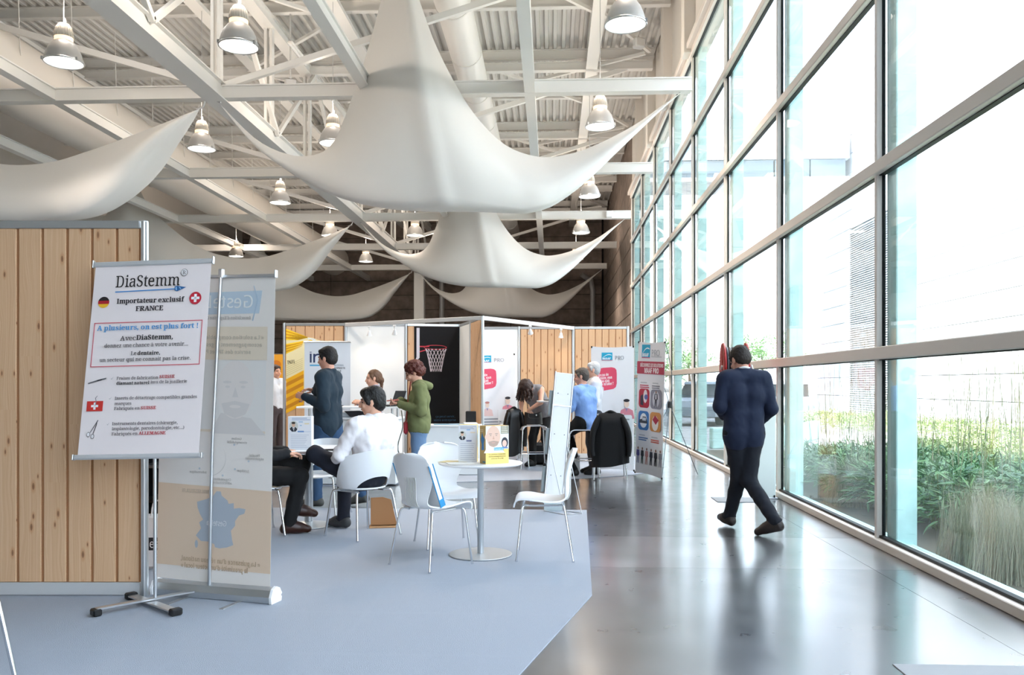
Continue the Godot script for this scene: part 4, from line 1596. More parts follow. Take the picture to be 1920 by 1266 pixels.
func logo_tile(b: MB, xf: Transform3D, x: float, y: float, w: float, h: float, z: float) -> void:
	b.rect(x, y, x + w, y + h, xf, z, "27a9cf")
	b.rect(x, y, x + w, y + h * 0.06, xf, z + 0.0005, "d8637c")
	var pts := PackedVector2Array()
	for k in 13:
		var f := k / 12.0
		pts.append(Vector2(x + w * (0.08 + 0.84 * f), y + h * (0.36 + 0.42 * sin(f * 2.2))))
	for k in 13:
		var f := 1.0 - k / 12.0
		pts.append(Vector2(x + w * (0.08 + 0.84 * f), y + h * (0.33 + 0.37 * sin(f * 2.2))))
	b.poly(pts, xf, z + 0.0006, "f4fafc")
	var sk := Basis(Vector3(1, 0, 0), Vector3(0.18, 1, 0), Vector3(0, 0, 1))
	say(b, "MAAF", h * 0.36, w * 0.74, xf * Transform3D(sk, Vector3(x + w * 0.46, y + h * 0.24, z + 0.001)), 0.0, 0.0, "fafdff", 0, false, true)


func cartoon(b: MB, xf: Transform3D, c: Vector2, s: float, z: float, coat: String, hair: String) -> void:
	b.poly(PackedVector2Array([c + Vector2(-0.5, -0.75) * s, c + Vector2(-0.36, -0.2) * s, c + Vector2(-0.1, -0.08) * s, c + Vector2(0.12, -0.08) * s, c + Vector2(0.4, -0.22) * s, c + Vector2(0.5, -0.75) * s]), xf, z, coat)
	b.poly(oval(0.17 * s, 0.24 * s, c + Vector2(0, 0.2) * s, 16), xf, z + 0.0005, "ecd3c2")
	b.poly(oval(0.2 * s, 0.1 * s, c + Vector2(0, 0.42) * s, 14), xf, z + 0.001, hair)
	b.poly(PackedVector2Array([c + Vector2(-0.07, -0.08) * s, c + Vector2(0.07, -0.08) * s, c + Vector2(0.0, -0.32) * s]), xf, z + 0.0005, "8f86a8")


func stick_person(b: MB, xf: Transform3D, c: Vector2, s: float, z: float, top: String, legs: String) -> void:  # a small printed standing figure
	b.poly(oval(0.07 * s, 0.09 * s, c + Vector2(0, 0.9) * s, 10), xf, z, "8a6a5c")
	b.poly(PackedVector2Array([c + Vector2(-0.16, 0.5) * s, c + Vector2(-0.13, 0.8) * s, c + Vector2(0.13, 0.8) * s, c + Vector2(0.17, 0.5) * s, c + Vector2(0.09, 0.42) * s, c + Vector2(-0.09, 0.42) * s]), xf, z, top)
	b.poly(PackedVector2Array([c + Vector2(-0.1, 0.44) * s, c + Vector2(0.1, 0.44) * s, c + Vector2(0.09, 0) * s, c + Vector2(0.02, 0) * s, c + Vector2(0, 0.3) * s, c + Vector2(-0.05, 0) * s, c + Vector2(-0.12, 0) * s]), xf, z, legs)


func x_banner(label: String, bl: Vector3, br: Vector3, h: float, roll: float, back: float) -> Array:  # a banner sheet hooked on a crossed frame; returns [thing, sheet, transform, width]
	var t := thing("x_banner", label, "banner")
	var xf := between(bl, br)
	var w := bl.distance_to(br)
	xf = Transform3D(xf.basis * Basis(Vector3.BACK, roll), xf.origin + Vector3(0, 0.03, 0))
	var rows := []
	for i in 9:
		var line := []
		for j in 7:
			var f := j / 6.0
			var g := i / 8.0
			line.append(xf * Vector3(w * f, h * (1.0 - g) - (0.02 * sin(PI * f) * (1.0 - g)) + 0.03 * sin(PI * f) * g, 0.012 * sin(PI * f)))
		rows.append(line)
	var b := MB.new()
	b.shell(rows, 0.0012)
	var s := part("sheet", b, mat(Color(0.92, 0.92, 0.93), 0.6), t)
	var hub := xf * Vector3(w * 0.5, h * 0.53, -back)
	for q in [Vector3(0.01, h - 0.01, 0), Vector3(w - 0.01, h - 0.01, 0), Vector3(0.0, 0.01, 0), Vector3(w, 0.01, 0)]:
		b = MB.new()
		var e: Vector3 = xf * q
		b.tube(curve([hub, hub.lerp(e, 0.5) - xf.basis.z * (0.08 if q.y > 1.0 else 0.0), e], 9), 0.006, 6)
		part("strut", b, hexmat("5d6669", 0.5, 0.3), t)
		b = MB.new()
		b.box(e, Vector3(0.022, 0.03, 0.022), xf.basis, 0.004)
		part("hook", b, M.black, t)
	b = MB.new()
	var foot := xf * Vector3(w * 0.62, -0.03, -back * 2.4)
	foot.y = 0.012
	b.tube([hub, foot], 0.006, 6)
	part("strut", b, hexmat("5d6669", 0.5, 0.3), t)
	b = MB.new()
	b.box(hub, Vector3(0.05, 0.10, 0.06), xf.basis, 0.012)
	part("hub", b, M.black, t)
	return [t, s, xf, w]


func spot_lamp(at: Vector3, aim: Vector3, label: String) -> void:
	var t := thing("spotlight", label, "spotlight", at, 0.0, "small spotlights on the booth beams")
	var d := (aim - at).normalized()
	var b := MB.new()
	b.box(Vector3(0, 0.06, 0), Vector3(0.05, 0.03, 0.05), Basis(), 0.006)
	b.tube([Vector3(0, 0.05, 0), Vector3(0, 0.0, 0), d * 0.03], 0.008, 6)
	part("arm", b, M.white, t)
	var z := d
	var x := Vector3.UP.cross(z).normalized()
	var fr := Transform3D(Basis(x, z, x.cross(z)), Vector3.ZERO)
	b = MB.new()
	b.lathe([Vector2(0.0, 0.0), Vector2(0.022, 0.005), Vector2(0.028, 0.04), Vector2(0.045, 0.09), Vector2(0.043, 0.09), Vector2(0.025, 0.045)], 16, fr)
	part("shade", b, M.white, t)
	var em := mat(Color(1, 1, 1))
	em.emission_enabled = true
	em.emission = Color(1, 0.9, 0.78)
	em.emission_energy_multiplier = 6.0
	b = MB.new()
	b.lathe([Vector2(0.0, 0.05), Vector2(0.022, 0.056), Vector2(0.034, 0.075), Vector2(0.03, 0.095), Vector2(0.0, 0.105)], 14, fr)
	part("bulb", b, em, t)
	var l := SpotLight3D.new()
	l.name = "spot_glow"
	l.light_color = Color(1, 0.9, 0.78)
	l.light_energy = 0.10
	l.spot_range = 8.0
	l.spot_attenuation = 2.0
	l.spot_angle = 55.0
	l.spot_angle_attenuation = 0.9
	l.light_size = 0.03
	l.shadow_enabled = true
	t.add_child(l)
	l.position = d * 0.12
	l.basis = Basis.looking_at(d, Vector3.UP if absf(d.y) < 0.95 else Vector3.RIGHT)


func build_booths() -> void:
	var b: MB
	var t: Node3D
	var id := Transform3D()
	var h := 2.44
	var P0 := Vector3(-4.652, 0.008, -14.296)
	var P1 := Vector3(-3.584, 0.008, -14.346)
	var P2 := Vector3(-2.55, 0.008, -14.48)
	var P3 := Vector3(-1.074, 0.008, -12.964)
	var P4 := Vector3(-1.62, 0.008, -14.72)
	var Q0 := Vector3(-1.62, 0.008, -15.36)
	var Q1 := Vector3(-0.602, 0.008, -15.39)
	var Q2 := Vector3(0.402, 0.008, -15.42)
	var Q3 := Vector3(1.41, 0.008, -15.45)
	var mid := P3.lerp(P4, 0.5)
	var wa := booth_wall("pine plank booth wall behind the yellow fan poster", P0, P1, h, true, 0.167)
	booth_wall("white booth wall lit by two spotlights behind the reception counter", P1, P2, h, false)
	var wc := booth_wall("pine plank booth wall carrying the black basketball poster", P2, P4, h, true, 0.15)
	booth_wall("white partition panel between the two booths, deeper half", P4, mid, h, false)
	booth_wall("pine plank partition between the two booths, nearest half", mid, P3, h, true, 0.1)
	booth_wall("white booth wall behind the half hidden insurance banner", Q0, Q1, h, false)
	booth_wall("pine plank booth wall behind the bending woman", Q1, Q2, h, true, 0.125)
	booth_wall("pine plank booth wall at the right end of the booths by the glass", Q2, Q3, h, true, 0.125)
	var names := ["aluminium post at the left end of the booth with the yellow fan", "aluminium post between the yellow fan wall and the white wall", "aluminium post between the white wall and the black poster", "tall aluminium corner post where the two booths meet", "aluminium post at the inner end of the partition", "aluminium post half way along the partition", "aluminium post left of the bending woman's pine wall", "aluminium post between the two pine walls of the right booth", "aluminium post at the right end of the booths beside the glass"]
	var ps := [P0, P1, P2, P3, P4, mid, Q1, Q2, Q3]
	for k in ps.size():
		post(ps[k], h, names[k])
	for q in [[P1, P3, "long aluminium header beam over the booth with the reception counter"], [P3, Q2, "white aluminium header beam over the insurance booth"]]:
		b = MB.new()
		b.bar(q[0] + Vector3(0, h - 0.03, 0), q[1] + Vector3(0, h - 0.03, 0), 0.04, 0.065, 0.006)
		tag(part("header_beam", b, M.alu_soft, self), q[2], "beam", "booth header beams")
	spot_lamp(Vector3(-3.10, 2.30, -14.05), Vector3(-3.2, 1.4, -14.4), "small lit spotlight over the white booth wall, left one")
	spot_lamp(Vector3(-2.62, 2.30, -13.80), Vector3(-2.75, 1.4, -14.45), "small lit spotlight over the white booth wall, beside the black poster")
	spot_lamp(Vector3(-0.36, 2.31, -14.10), Vector3(-0.3, 1.2, -15.4), "small lit spotlight above the bending woman")
	spot_lamp(Vector3(0.17, 2.31, -14.98), Vector3(0.15, 1.2, -15.4), "small lit spotlight at the right end of the right header beam")
	# yellow fan print
	var xf: Transform3D = wa[1]
	var Y := func(cx: float, cy: float) -> Vector2: return Vector2((cx - 165.0) * 0.000882 + 0.03, 2.36 - (cy - 90.0) * 0.000882)
	t = thing("fan_poster", "yellow pleated fan poster on the pine wall at the left booth", "poster", Vector3.ZERO)
	b = MB.new()
	var z := 0.012
	b.poly(PackedVector2Array([Y.call(170, 330), Y.call(400, 320), Y.call(560, 270), Y.call(700, 290), Y.call(880, 360), Y.call(930, 410), Y.call(800, 470), Y.call(520, 1500), Y.call(170, 1500)]), xf, z, "e8dcae")
	b.poly(PackedVector2Array([Y.call(600, 290), Y.call(740, 310), Y.call(830, 420), Y.call(640, 440)]), xf, z + 0.0005, "dfe6e6")
	b.poly(oval(0.045, 0.035, Y.call(650, 365), 16), xf, z + 0.001, "eab92f")
	b.poly(PackedVector2Array([Y.call(760, 340), Y.call(920, 375), Y.call(940, 420), Y.call(850, 400)]), xf, z + 0.001, "efce3f")
	var tones := ["f6cd2e", "d99a1c"]
	for k in 7:
		b.poly(PackedVector2Array([Y.call(600, 275 + k * 2), Y.call(600 - k * 34.0, 285 + k * 9), Y.call(170, 110 + k * 32 + 32), Y.call(170, 110 + k * 32)]), xf, z + 0.0012, tones[k % 2])
	for k in 8:
		b.poly(PackedVector2Array([Y.call(510, 350 + k * 18), Y.call(510 - k * 8.0, 368 + k * 18), Y.call(170, 420 + k * 27 + 27), Y.call(170, 410 + k * 27)]), xf, z + 0.0014, tones[k % 2])
	for k in 9:
		b.poly(PackedVector2Array([Y.call(520, 930 + k * 75), Y.call(520, 930 + k * 75 + 75), Y.call(170, 1110 + k * 75 + 75), Y.call(170, 1110 + k * 75)]), xf, z + 0.0016, ["e9ae1b", "c78512"][k % 2])
	for k in 6:
		b.poly(PackedVector2Array([Y.call(500, 690 + k * 38), Y.call(500, 700 + k * 38), Y.call(175, 850 + k * 40), Y.call(175, 840 + k * 40)]), xf, z + 0.0014, "cdbf87")

	var ip: Vector2 = Y.call(268, 765)
	say(b, "INPI", 0.085, 0.125, xf * Transform3D(Basis(Vector3.BACK, 0.12), Vector3(ip.x, ip.y, z + 0.003)), 0.0, 0.0, "2a2820", 0)
	b.fill()
	part("print", b, M.print, t)
	# black basketball poster
	xf = wc[1]
	t = thing("poster", "tall black poster with a red basketball hoop and white net", "poster")
	b = MB.new()
	b.box(xf * Vector3(0.545, 1.5, 0.016), Vector3(0.80, 1.78, 0.006), xf.basis, 0.001)
	part("sheet", b, hexmat("0a0b10", 0.95), t)
	var U := func(cx: float, cy: float) -> Vector2: return Vector2(0.15 + (cx - 1115.0) * 0.00224 * 0.93, 2.375 - (cy - 218.0) * 0.00226)
	b = MB.new()
	z = 0.0205
	b.poly(PackedVector2Array([U.call(1132, 222), U.call(1158, 222), U.call(1158, 455), U.call(1122, 486), U.call(1118, 480), U.call(1132, 450)]), xf, z, "c9c6cf")
	var ring := PackedVector2Array()
	for k in 29:
		ring.append((U.call(1290, 372) as Vector2) + Vector2(cos(TAU * k / 28.0) * 0.205, sin(TAU * k / 28.0) * 0.040))
	var ring2 := PackedVector2Array()
	for q in ring:
		ring2.append((q - (U.call(1290, 372) as Vector2)) * Vector2(0.94, 0.76) + (U.call(1290, 372) as Vector2))
	for k in 28:
		b.poly(PackedVector2Array([ring[k], ring[k + 1], ring2[k + 1], ring2[k]]), xf, z + 0.0004, "cf3b4a")
	b.poly(PackedVector2Array([U.call(1158, 362), U.call(1240, 362), U.call(1240, 370), U.call(1158, 372)]), xf, z + 0.0004, "b93342")
	b.poly(PackedVector2Array([U.call(1158, 404), U.call(1215, 388), U.call(1218, 396), U.call(1158, 412)]), xf, z + 0.0004, "b93342")
	for k in 9:
		for sg in [-1.0, 1.0]:
			var f := (k - 4.0) / 4.0
			var prev := Vector2.ZERO
			for j in 9:
				var g := j / 8.0
				var ang: float = f + sg * g * 0.75
				if absf(ang) > 1.0:
					ang = signf(ang) * (2.0 - absf(ang))
				var wr := lerpf(90.0, 46.0, pow(g, 0.7))
				var pt: Vector2 = U.call(1296 + wr * sin(ang * PI * 0.5), 384 + 178 * g)
				if j > 0:
					var nrm := (pt - prev).orthogonal().normalized() * 0.0045
					b.poly(PackedVector2Array([prev - nrm, prev + nrm, pt + nrm, pt - nrm]), xf, z + 0.0008 + k * 0.0001, "cfc3cb")
				prev = pt
	for q in [["ça peut servir,", 1376, 912], ["votre entreprise", 1372, 940]]:
		var g: Vector2 = U.call(q[1], q[2])
		say(b, q[0], 0.055, 0, xf * Transform3D(Basis(), Vector3(0, 0, z + 0.001)), g.x, g.y, "2b5a78", 0)
	b.fill()
	part("print", b, M.print, t)
	# institute roll-up
	t = thing("roll_up_banner", "white roll-up banner with large dark blue letters behind the standing dark man", "banner")
	var A := Vector3(-3.86, 0.008, -12.83)
	var C := Vector3(-3.13, 0.008, -12.866)
	xf = between(A, C)
	b = MB.new()
	b.box(xf * Vector3(0.365, 0.05, 0), Vector3(0.78, 0.09, 0.14), xf.basis, 0.03)
	part("cassette", b, M.alu, t)
	b = MB.new()
	b.box(xf * Vector3(0.365, 2.035, 0), Vector3(0.74, 0.022, 0.03), xf.basis, 0.005)
	part("top_rail", b, M.alu, t)
	b = MB.new()
	b.box(xf * Vector3(0.365, 1.06, 0), Vector3(0.72, 1.94, 0.0012), xf.basis)
	var sh := part("sheet", b, mat(Color(0.90, 0.91, 0.93), 0.6), t)
	b = MB.new()
	b.tube([xf * Vector3(0.365, 0.05, -0.04), xf * Vector3(0.365, 2.03, -0.03)], 0.011, 8)
	part("pole", b, M.alu, t)
	b = MB.new()
	z = 0.0012
	var I := func(cx: float, cy: float) -> Vector2: return Vector2((cx - 505.0) * 0.000742, 2.03 - (cy - 430.0) * 0.000782)
	for q in [[625, 655, 663, 835, "26325c"], [625, 620, 663, 634, "26325c"], [697, 660, 737, 835, "26325c"], [868, 690, 908, 905, "6d3f55"], [1110, 655, 1150, 840, "2d3038"], [1110, 620, 1150, 634, "2d3038"], [625, 876, 828, 905, "57a9d2"], [905, 655, 1080, 690, "30354a"], [905, 795, 1080, 830, "7a4156"], [1030, 660, 1072, 825, "3c3444"]]:
		var u: Vector2 = I.call(q[0], q[3])
		var w: Vector2 = I.call(q[2], q[1])
		b.rect(u.x, u.y, w.x, w.y, xf, z, q[4])
	var arch := PackedVector2Array()
	for k in 9:
		var a := PI - PI * k / 8.0
		arch.append(I.call(803 + 105 * cos(a), 735 - 80 * sin(a)))
	for k in 9:
		var a := PI * k / 8.0
		arch.append(I.call(803 + 66 * cos(a), 735 - 46 * sin(a)))
	b.poly(arch, xf, z + 0.0004, "2f3a62")
	for q in [["INSTITUT NATIONAL", 940, 888, "9aa3ad", 400], ["DE LA PROPRIETE", 940, 945, "4a5058", 430], ["INDUSTRIELLE", 940, 1002, "4a5058", 345]]:
		var u: Vector2 = I.call(q[1], q[2])
		say(b, q[0], 0.04, q[4] * 0.000742, xf * Transform3D(Basis(), Vector3(0, 0, z + 0.0006)), u.x, u.y, q[3], -1, false, true)
	b.fill()
	part("print", b, M.print, sh)
	# sliver of another booth beyond
	t = thing("yellow_panel", "narrow yellow wall panel glimpsed between roll-up banner and booth post", "panel", Vector3(-5.75, 0.008, -16.6))
	b = MB.new()
	b.box(Vector3(0, 1.0, 0), Vector3(1.1, 2.0, 0.04), Basis(), 0.004)
	part("board", b, hexmat("4a4440", 0.7), t)
	b = MB.new()
	b.rect(-0.5, 1.45, 0.5, 1.98, id, 0.0212, "e2a02a")
	for k in 4:
		b.poly(oval(0.1, 0.08, Vector2(0.0 + k * 0.13 - 0.2, 1.62 + 0.16 * (k % 2)), 14), id, 0.0216, "c9761a")
	b.fill()
	part("print", b, M.print, t)
	# reception counter
	t = thing("reception_counter", "white reception counter with a raised top behind the man in the white shirt", "counter", Vector3(-2.82, 0.008, -11.50))
	b = MB.new()
	b.box(Vector3(0, 0.45, 0), Vector3(1.40, 0.88, 0.5), Basis(), 0.006)
	part("body", b, M.panel_white, t)
	b = MB.new()
	b.box(Vector3(0, 0.905, 0), Vector3(1.46, 0.028, 0.56), Basis(), 0.005)
	part("lower_top", b, M.white, t)
	for x in [-0.6, 0.58, 0.66]:
		b = MB.new()
		b.tube([Vector3(x, 0.91, -0.12), Vector3(x, 1.045, -0.12)], 0.018, 10)
		part("support", b, M.alu, t)
	b = MB.new()
	b.box(Vector3(0.02, 1.052, -0.12), Vector3(1.5, 0.026, 0.4), Basis(), 0.005)
	part("raised_top", b, M.white, t)
	t = thing("printer", "pale grey printer with a black lid under the raised counter top", "printer", Vector3(-2.66, 0.927, -11.36))
	b = MB.new()
	b.box(Vector3(-0.1, 0.045, 0), Vector3(0.62, 0.09, 0.26), Basis(), 0.02)
	part("body", b, hexmat("aeb4b9", 0.5), t)
	b = MB.new()
	b.prism(PackedVector2Array([Vector2(-0.16, 0.09), Vector2(-0.08, 0.012), Vector2(0.2, 0.012), Vector2(0.2, 0.06), Vector2(0.05, 0.095)]), 0.03, Transform3D(Basis(), Vector3(0, 0, 0.118)))
	part("lid", b, hexmat("22262b", 0.3), t)
	t = thing("laptop", "open black laptop on the raised counter top beside the red-haired woman", "laptop", Vector3(-2.22, 1.075, -11.56), -0.9)
	b = MB.new()
	b.box(Vector3(-0.06, 0.011, 0.02), Vector3(0.32, 0.018, 0.22), Basis(), 0.004)
	part("keyboard_base", b, M.black, t)
	b = MB.new()
	var tilt := Basis(Vector3.RIGHT, -0.35)
	b.box(Vector3(-0.06, 0.018, -0.09) + tilt.y * 0.105, Vector3(0.32, 0.21, 0.01), tilt, 0.004)
	part("screen", b, hexmat("262c33", 0.25), t)
	for q in [[-3.0, 0.14, "dark phone lying on the raised counter top behind the white shirted man"], [-3.27, 0.09, "small black gadget on the raised counter top by the dark man"]]:
		b = MB.new()
		b.box(Vector3(q[0], 1.082, -11.58), Vector3(q[1], 0.012, 0.07), Basis(), 0.004)
		tag(part("phone", b, M.black, self), q[2], "phone")
	# second counter under the black poster
	t = thing("counter", "low white counter below the black basketball poster", "counter", Vector3(-1.53, 0.008, -12.75))
	b = MB.new()
	b.box(Vector3(0, 0.365, 0), Vector3(0.86, 0.72, 0.42), Basis(), 0.006)
	part("body", b, M.panel_white, t)
	b = MB.new()
	b.box(Vector3(0, 0.742, 0), Vector3(0.9, 0.03, 0.46), Basis(), 0.005)
	part("top", b, M.white, t)
	for q in [[-1.68, "4d8fa8", 0.24, 0.006, "blue leaflet on the low counter behind the red-haired woman"], [-1.42, "8fa7b8", 0.3, 0.012, "stack of pale blue brochures on the low counter"], [-1.24, "e8ebee", 0.2, 0.03, "stack of white papers at the right end of the low counter"]]:
		b = MB.new()
		b.box(Vector3(q[0], 0.766 + q[3] * 0.5, -12.68), Vector3(q[2], q[3], 0.2), Basis(Vector3.UP, 0.2), 0.002)
		tag(part("leaflets", b, hexmat(q[1], 0.5), self), q[4], "brochures")
	b = MB.new()
	b.box(Vector3(-1.25, 0.765 + 0.10, -12.88), Vector3(0.16, 0.2, 0.08), Basis(), 0.01)
	tag(part("box", b, M.black, self), "small black box standing on the low counter beside the pine partition", "box")
	# power strip cable beside the counter
	b = MB.new()
	b.tube(curve([Vector3(-2.08, 1.02, -11.45), Vector3(-2.05, 0.8, -11.4), Vector3(-2.12, 0.5, -11.4), Vector3(-2.03, 0.25, -11.4), Vector3(-2.08, 0.012, -11.38)], 20), 0.008, 6)
	tag(part("cable", b, hexmat("56564a", 0.6), self), "thin cable hanging from the counter behind the white shirted man", "cable")
	# ---- insurance banners
	var r := x_banner("white insurance banner with a red speech bubble behind the man in the blue shirt", Vector3(0.617, 0.008, -13.02), Vector3(1.272, 0.008, -12.92), 1.935, 0.0, 0.22)
	bubble_print(r, true)
	r = x_banner("white insurance banner half hidden behind the corner post", Vector3(-1.42, 0.008, -14.35), Vector3(-0.60, 0.008, -14.45), 1.86, 0.02, 0.2)
	bubble_print(r, false)
	r = x_banner("narrow insurance banner on a crossed frame beside the glass, with four picture tiles", Vector3(1.267, 0.008, -12.70), Vector3(1.594, 0.008, -12.12), 1.99, -0.045, 0.36)
	xf = r[2]
	var w: float = r[3]
	b = MB.new()
	z = 0.014
	var y := func(f: float) -> float: return 1.99 - f * 1.96
	logo_tile(b, xf, w * 0.17, y.call(0.125), w * 0.31, 0.20, z)
	say(b, "PRO", 0.13, w * 0.28, xf * Transform3D(Basis(), Vector3(0, 0, z)), w * 0.68, y.call(0.085), "a3a7ad", 0)
	lines(b, xf, w * 0.52, w * 0.95, y.call(0.118), 1, 0.03, 0.014, z, "c3c6ca")
	b.rect(w * 0.0, y.call(0.245), w * 1.0, y.call(0.15), xf, z, "b3394f")
	say(b, "DÉCOUVREZ LES SOLUTIONS", 0.075, w * 0.84, xf * Transform3D(Basis(), Vector3(0, 0, z + 0.001)), w * 0.55, y.call(0.178), "f3e9ea", 0, false, true)
	say(b, "MAAF PRO", 0.11, w * 0.52, xf * Transform3D(Basis(), Vector3(0, 0, z + 0.001)), w * 0.55, y.call(0.218), "fbf4f4", 0, false, true)
	var tiles := [[0.30, 0.43, "b8283c"], [0.74, 0.43, "8b8a96"], [0.30, 0.60, "3f79bb"], [0.74, 0.60, "cf8f4e"]]
	for k in 4:
		var q: Array = tiles[k]
		var c := Vector2(w * q[0], y.call(q[1]))
		b.poly(rounded(w * 0.40, 0.285, 0.06, c), xf, z, q[2])
		if k == 0:
			b.poly(oval(0.05, 0.1, c + Vector2(0.03, 0.03), 14), xf, z + 0.0006, "e9e0e2")
			b.poly(PackedVector2Array([c + Vector2(-0.09, -0.10), c + Vector2(-0.09, 0.03), c + Vector2(-0.03, 0.06), c + Vector2(-0.01, -0.11)]), xf, z + 0.0008, "2f2a38")
			b.poly(oval(0.045, 0.04, c + Vector2(0.05, 0.02), 12), xf, z + 0.001, "5a64a0")
		elif k == 1:
			b.poly(oval(0.085, 0.12, c, 18), xf, z + 0.0006, "c9c8cf")
			stick_person(b, xf, c + Vector2(0, -0.12), 0.25, z + 0.001, "2a2d35", "474a55")
			b.rect(c.x - 0.012, c.y + 0.0, c.x + 0.012, c.y + 0.07, xf, z + 0.0014, "f4f4f6")
		elif k == 2:
			b.poly(oval(0.09, 0.11, c, 18), xf, z + 0.0006, "e9eef3")
			b.poly(PackedVector2Array([c + Vector2(-0.11, -0.04), c + Vector2(-0.10, 0.01), c + Vector2(-0.04, 0.02), c + Vector2(-0.02, 0.06), c + Vector2(0.06, 0.06), c + Vector2(0.09, 0.0), c + Vector2(0.1, -0.04)]), xf, z + 0.001, "3a3f47")
			b.rect(c.x - 0.03, c.y + 0.0, c.x + 0.06, c.y + 0.045, xf, z + 0.0013, "cdd6de")
		else:
			b.poly(oval(0.08, 0.11, c + Vector2(-0.005, -0.02), 18), xf, z + 0.0006, "e8e2da")
			b.poly(PackedVector2Array([c + Vector2(-0.07, 0.03), c + Vector2(-0.01, 0.10), c + Vector2(0.08, 0.03), c + Vector2(0.01, -0.04)]), xf, z + 0.001, "a8283f")
	for q in [[0.3, 0.315, "c05a68"], [0.75, 0.315, "8b8d97"], [0.3, 0.715, "5e7fae"], [0.76, 0.72, "cf6a5a"]]:
		lines(b, xf, w * (q[0] - 0.15), w * (q[0] + 0.1), y.call(q[1]), 1, 0.02, 0.014, z, "b4b6bc")
		lines(b, xf, w * (q[0] - 0.17), w * (q[0] + 0.2), y.call(q[1] + 0.022), 2, 0.03, 0.018, z, q[2])
	var tops := ["4a4a86", "33363c", "c28a86", "3c4250", "2b2b33", "8b8f9a"]
	var legs := ["8b90a8", "2e4a45", "c8948c", "343844", "2a2a30", "9a9aa2"]
	for k in 6:
		stick_person(b, xf, Vector2(w * (0.12 + 0.165 * k), y.call(0.93)), 0.25, z, tops[k], legs[k])
	b.fill()
	part("print", b, M.print, r[1])
	# bar behind: leaning brochure stand seen from its back
	t = thing("brochure_stand", "tall narrow white brochure stand leaning beside the nearest right-hand chair", "display stand", Vector3(0.02, 0.0, -9.05))
	var sb := Basis(Vector3.UP, 0.15) * Basis(Vector3.BACK, -0.105) * Basis(Vector3.RIGHT, -0.10)
	var sx := Transform3D(sb, Vector3(-0.0, 0.09, 0))
	for q in [[0.0, 1.06, "lower_board"], [1.07, 1.43, "upper_board"]]:
		b = MB.new()
		b.box(sx * Vector3(0, (q[0] + q[1]) * 0.5, 0), Vector3(0.185, q[1] - q[0], 0.012), sb, 0.003)
		part(q[2], b, M.white, t)
	for x in [-0.1, 0.1]:
		b = MB.new()
		b.box(sx * Vector3(x, 0.715, -0.008), Vector3(0.014, 1.45, 0.04), sb, 0.003)
		part("side_rail", b, M.alu, t)
	b = MB.new()
	b.box(sx * Vector3(0, 1.065, 0.002), Vector3(0.2, 0.014, 0.018), sb)
	part("cross_rail", b, M.alu, t)
	for k in 3:
		b = MB.new()
		b.box(sx * Vector3(-0.02, 0.25 + k * 0.42, -0.06), Vector3(0.24, 0.28, 0.05), sb, 0.004)
		part("pocket", b, hexmat("9aa5a8", 0.4), t)
	for k in 3:
		for x in [-0.055, 0.055]:
			b = MB.new()
			b.box(sx * Vector3(x, [0.3, 0.75, 1.2][k], 0.008), Vector3(0.010, 0.010, 0.006), sb, 0.001)
			part("screw", b, hexmat("6b7074", 0.4, 0.6), t)
	b = MB.new()
	b.box(Vector3(0.0, 0.05, 0.0), Vector3(0.20, 0.09, 0.006), Basis(Vector3.UP, 0.15))
	part("base_plate", b, hexmat("b9c4c6", 0.3, 0.4), t)
	b = MB.new()
	var ft := [Vector3(-0.1, 0.012, 0.03), Vector3(0.12, 0.012, 0.30), Vector3(0.30, 0.012, 0.2)]
	b.tube([sx * Vector3(-0.1, 0.62, 0.02), ft[1]], 0.005, 6)
	b.tube([sx * Vector3(0.1, 0.62, 0.02), ft[2]], 0.005, 6)
	b.tube([ft[0], ft[1], ft[2], Vector3(0.1, 0.012, 0.0)], 0.005, 6)
	part("wire_leg", b, M.alu, t)


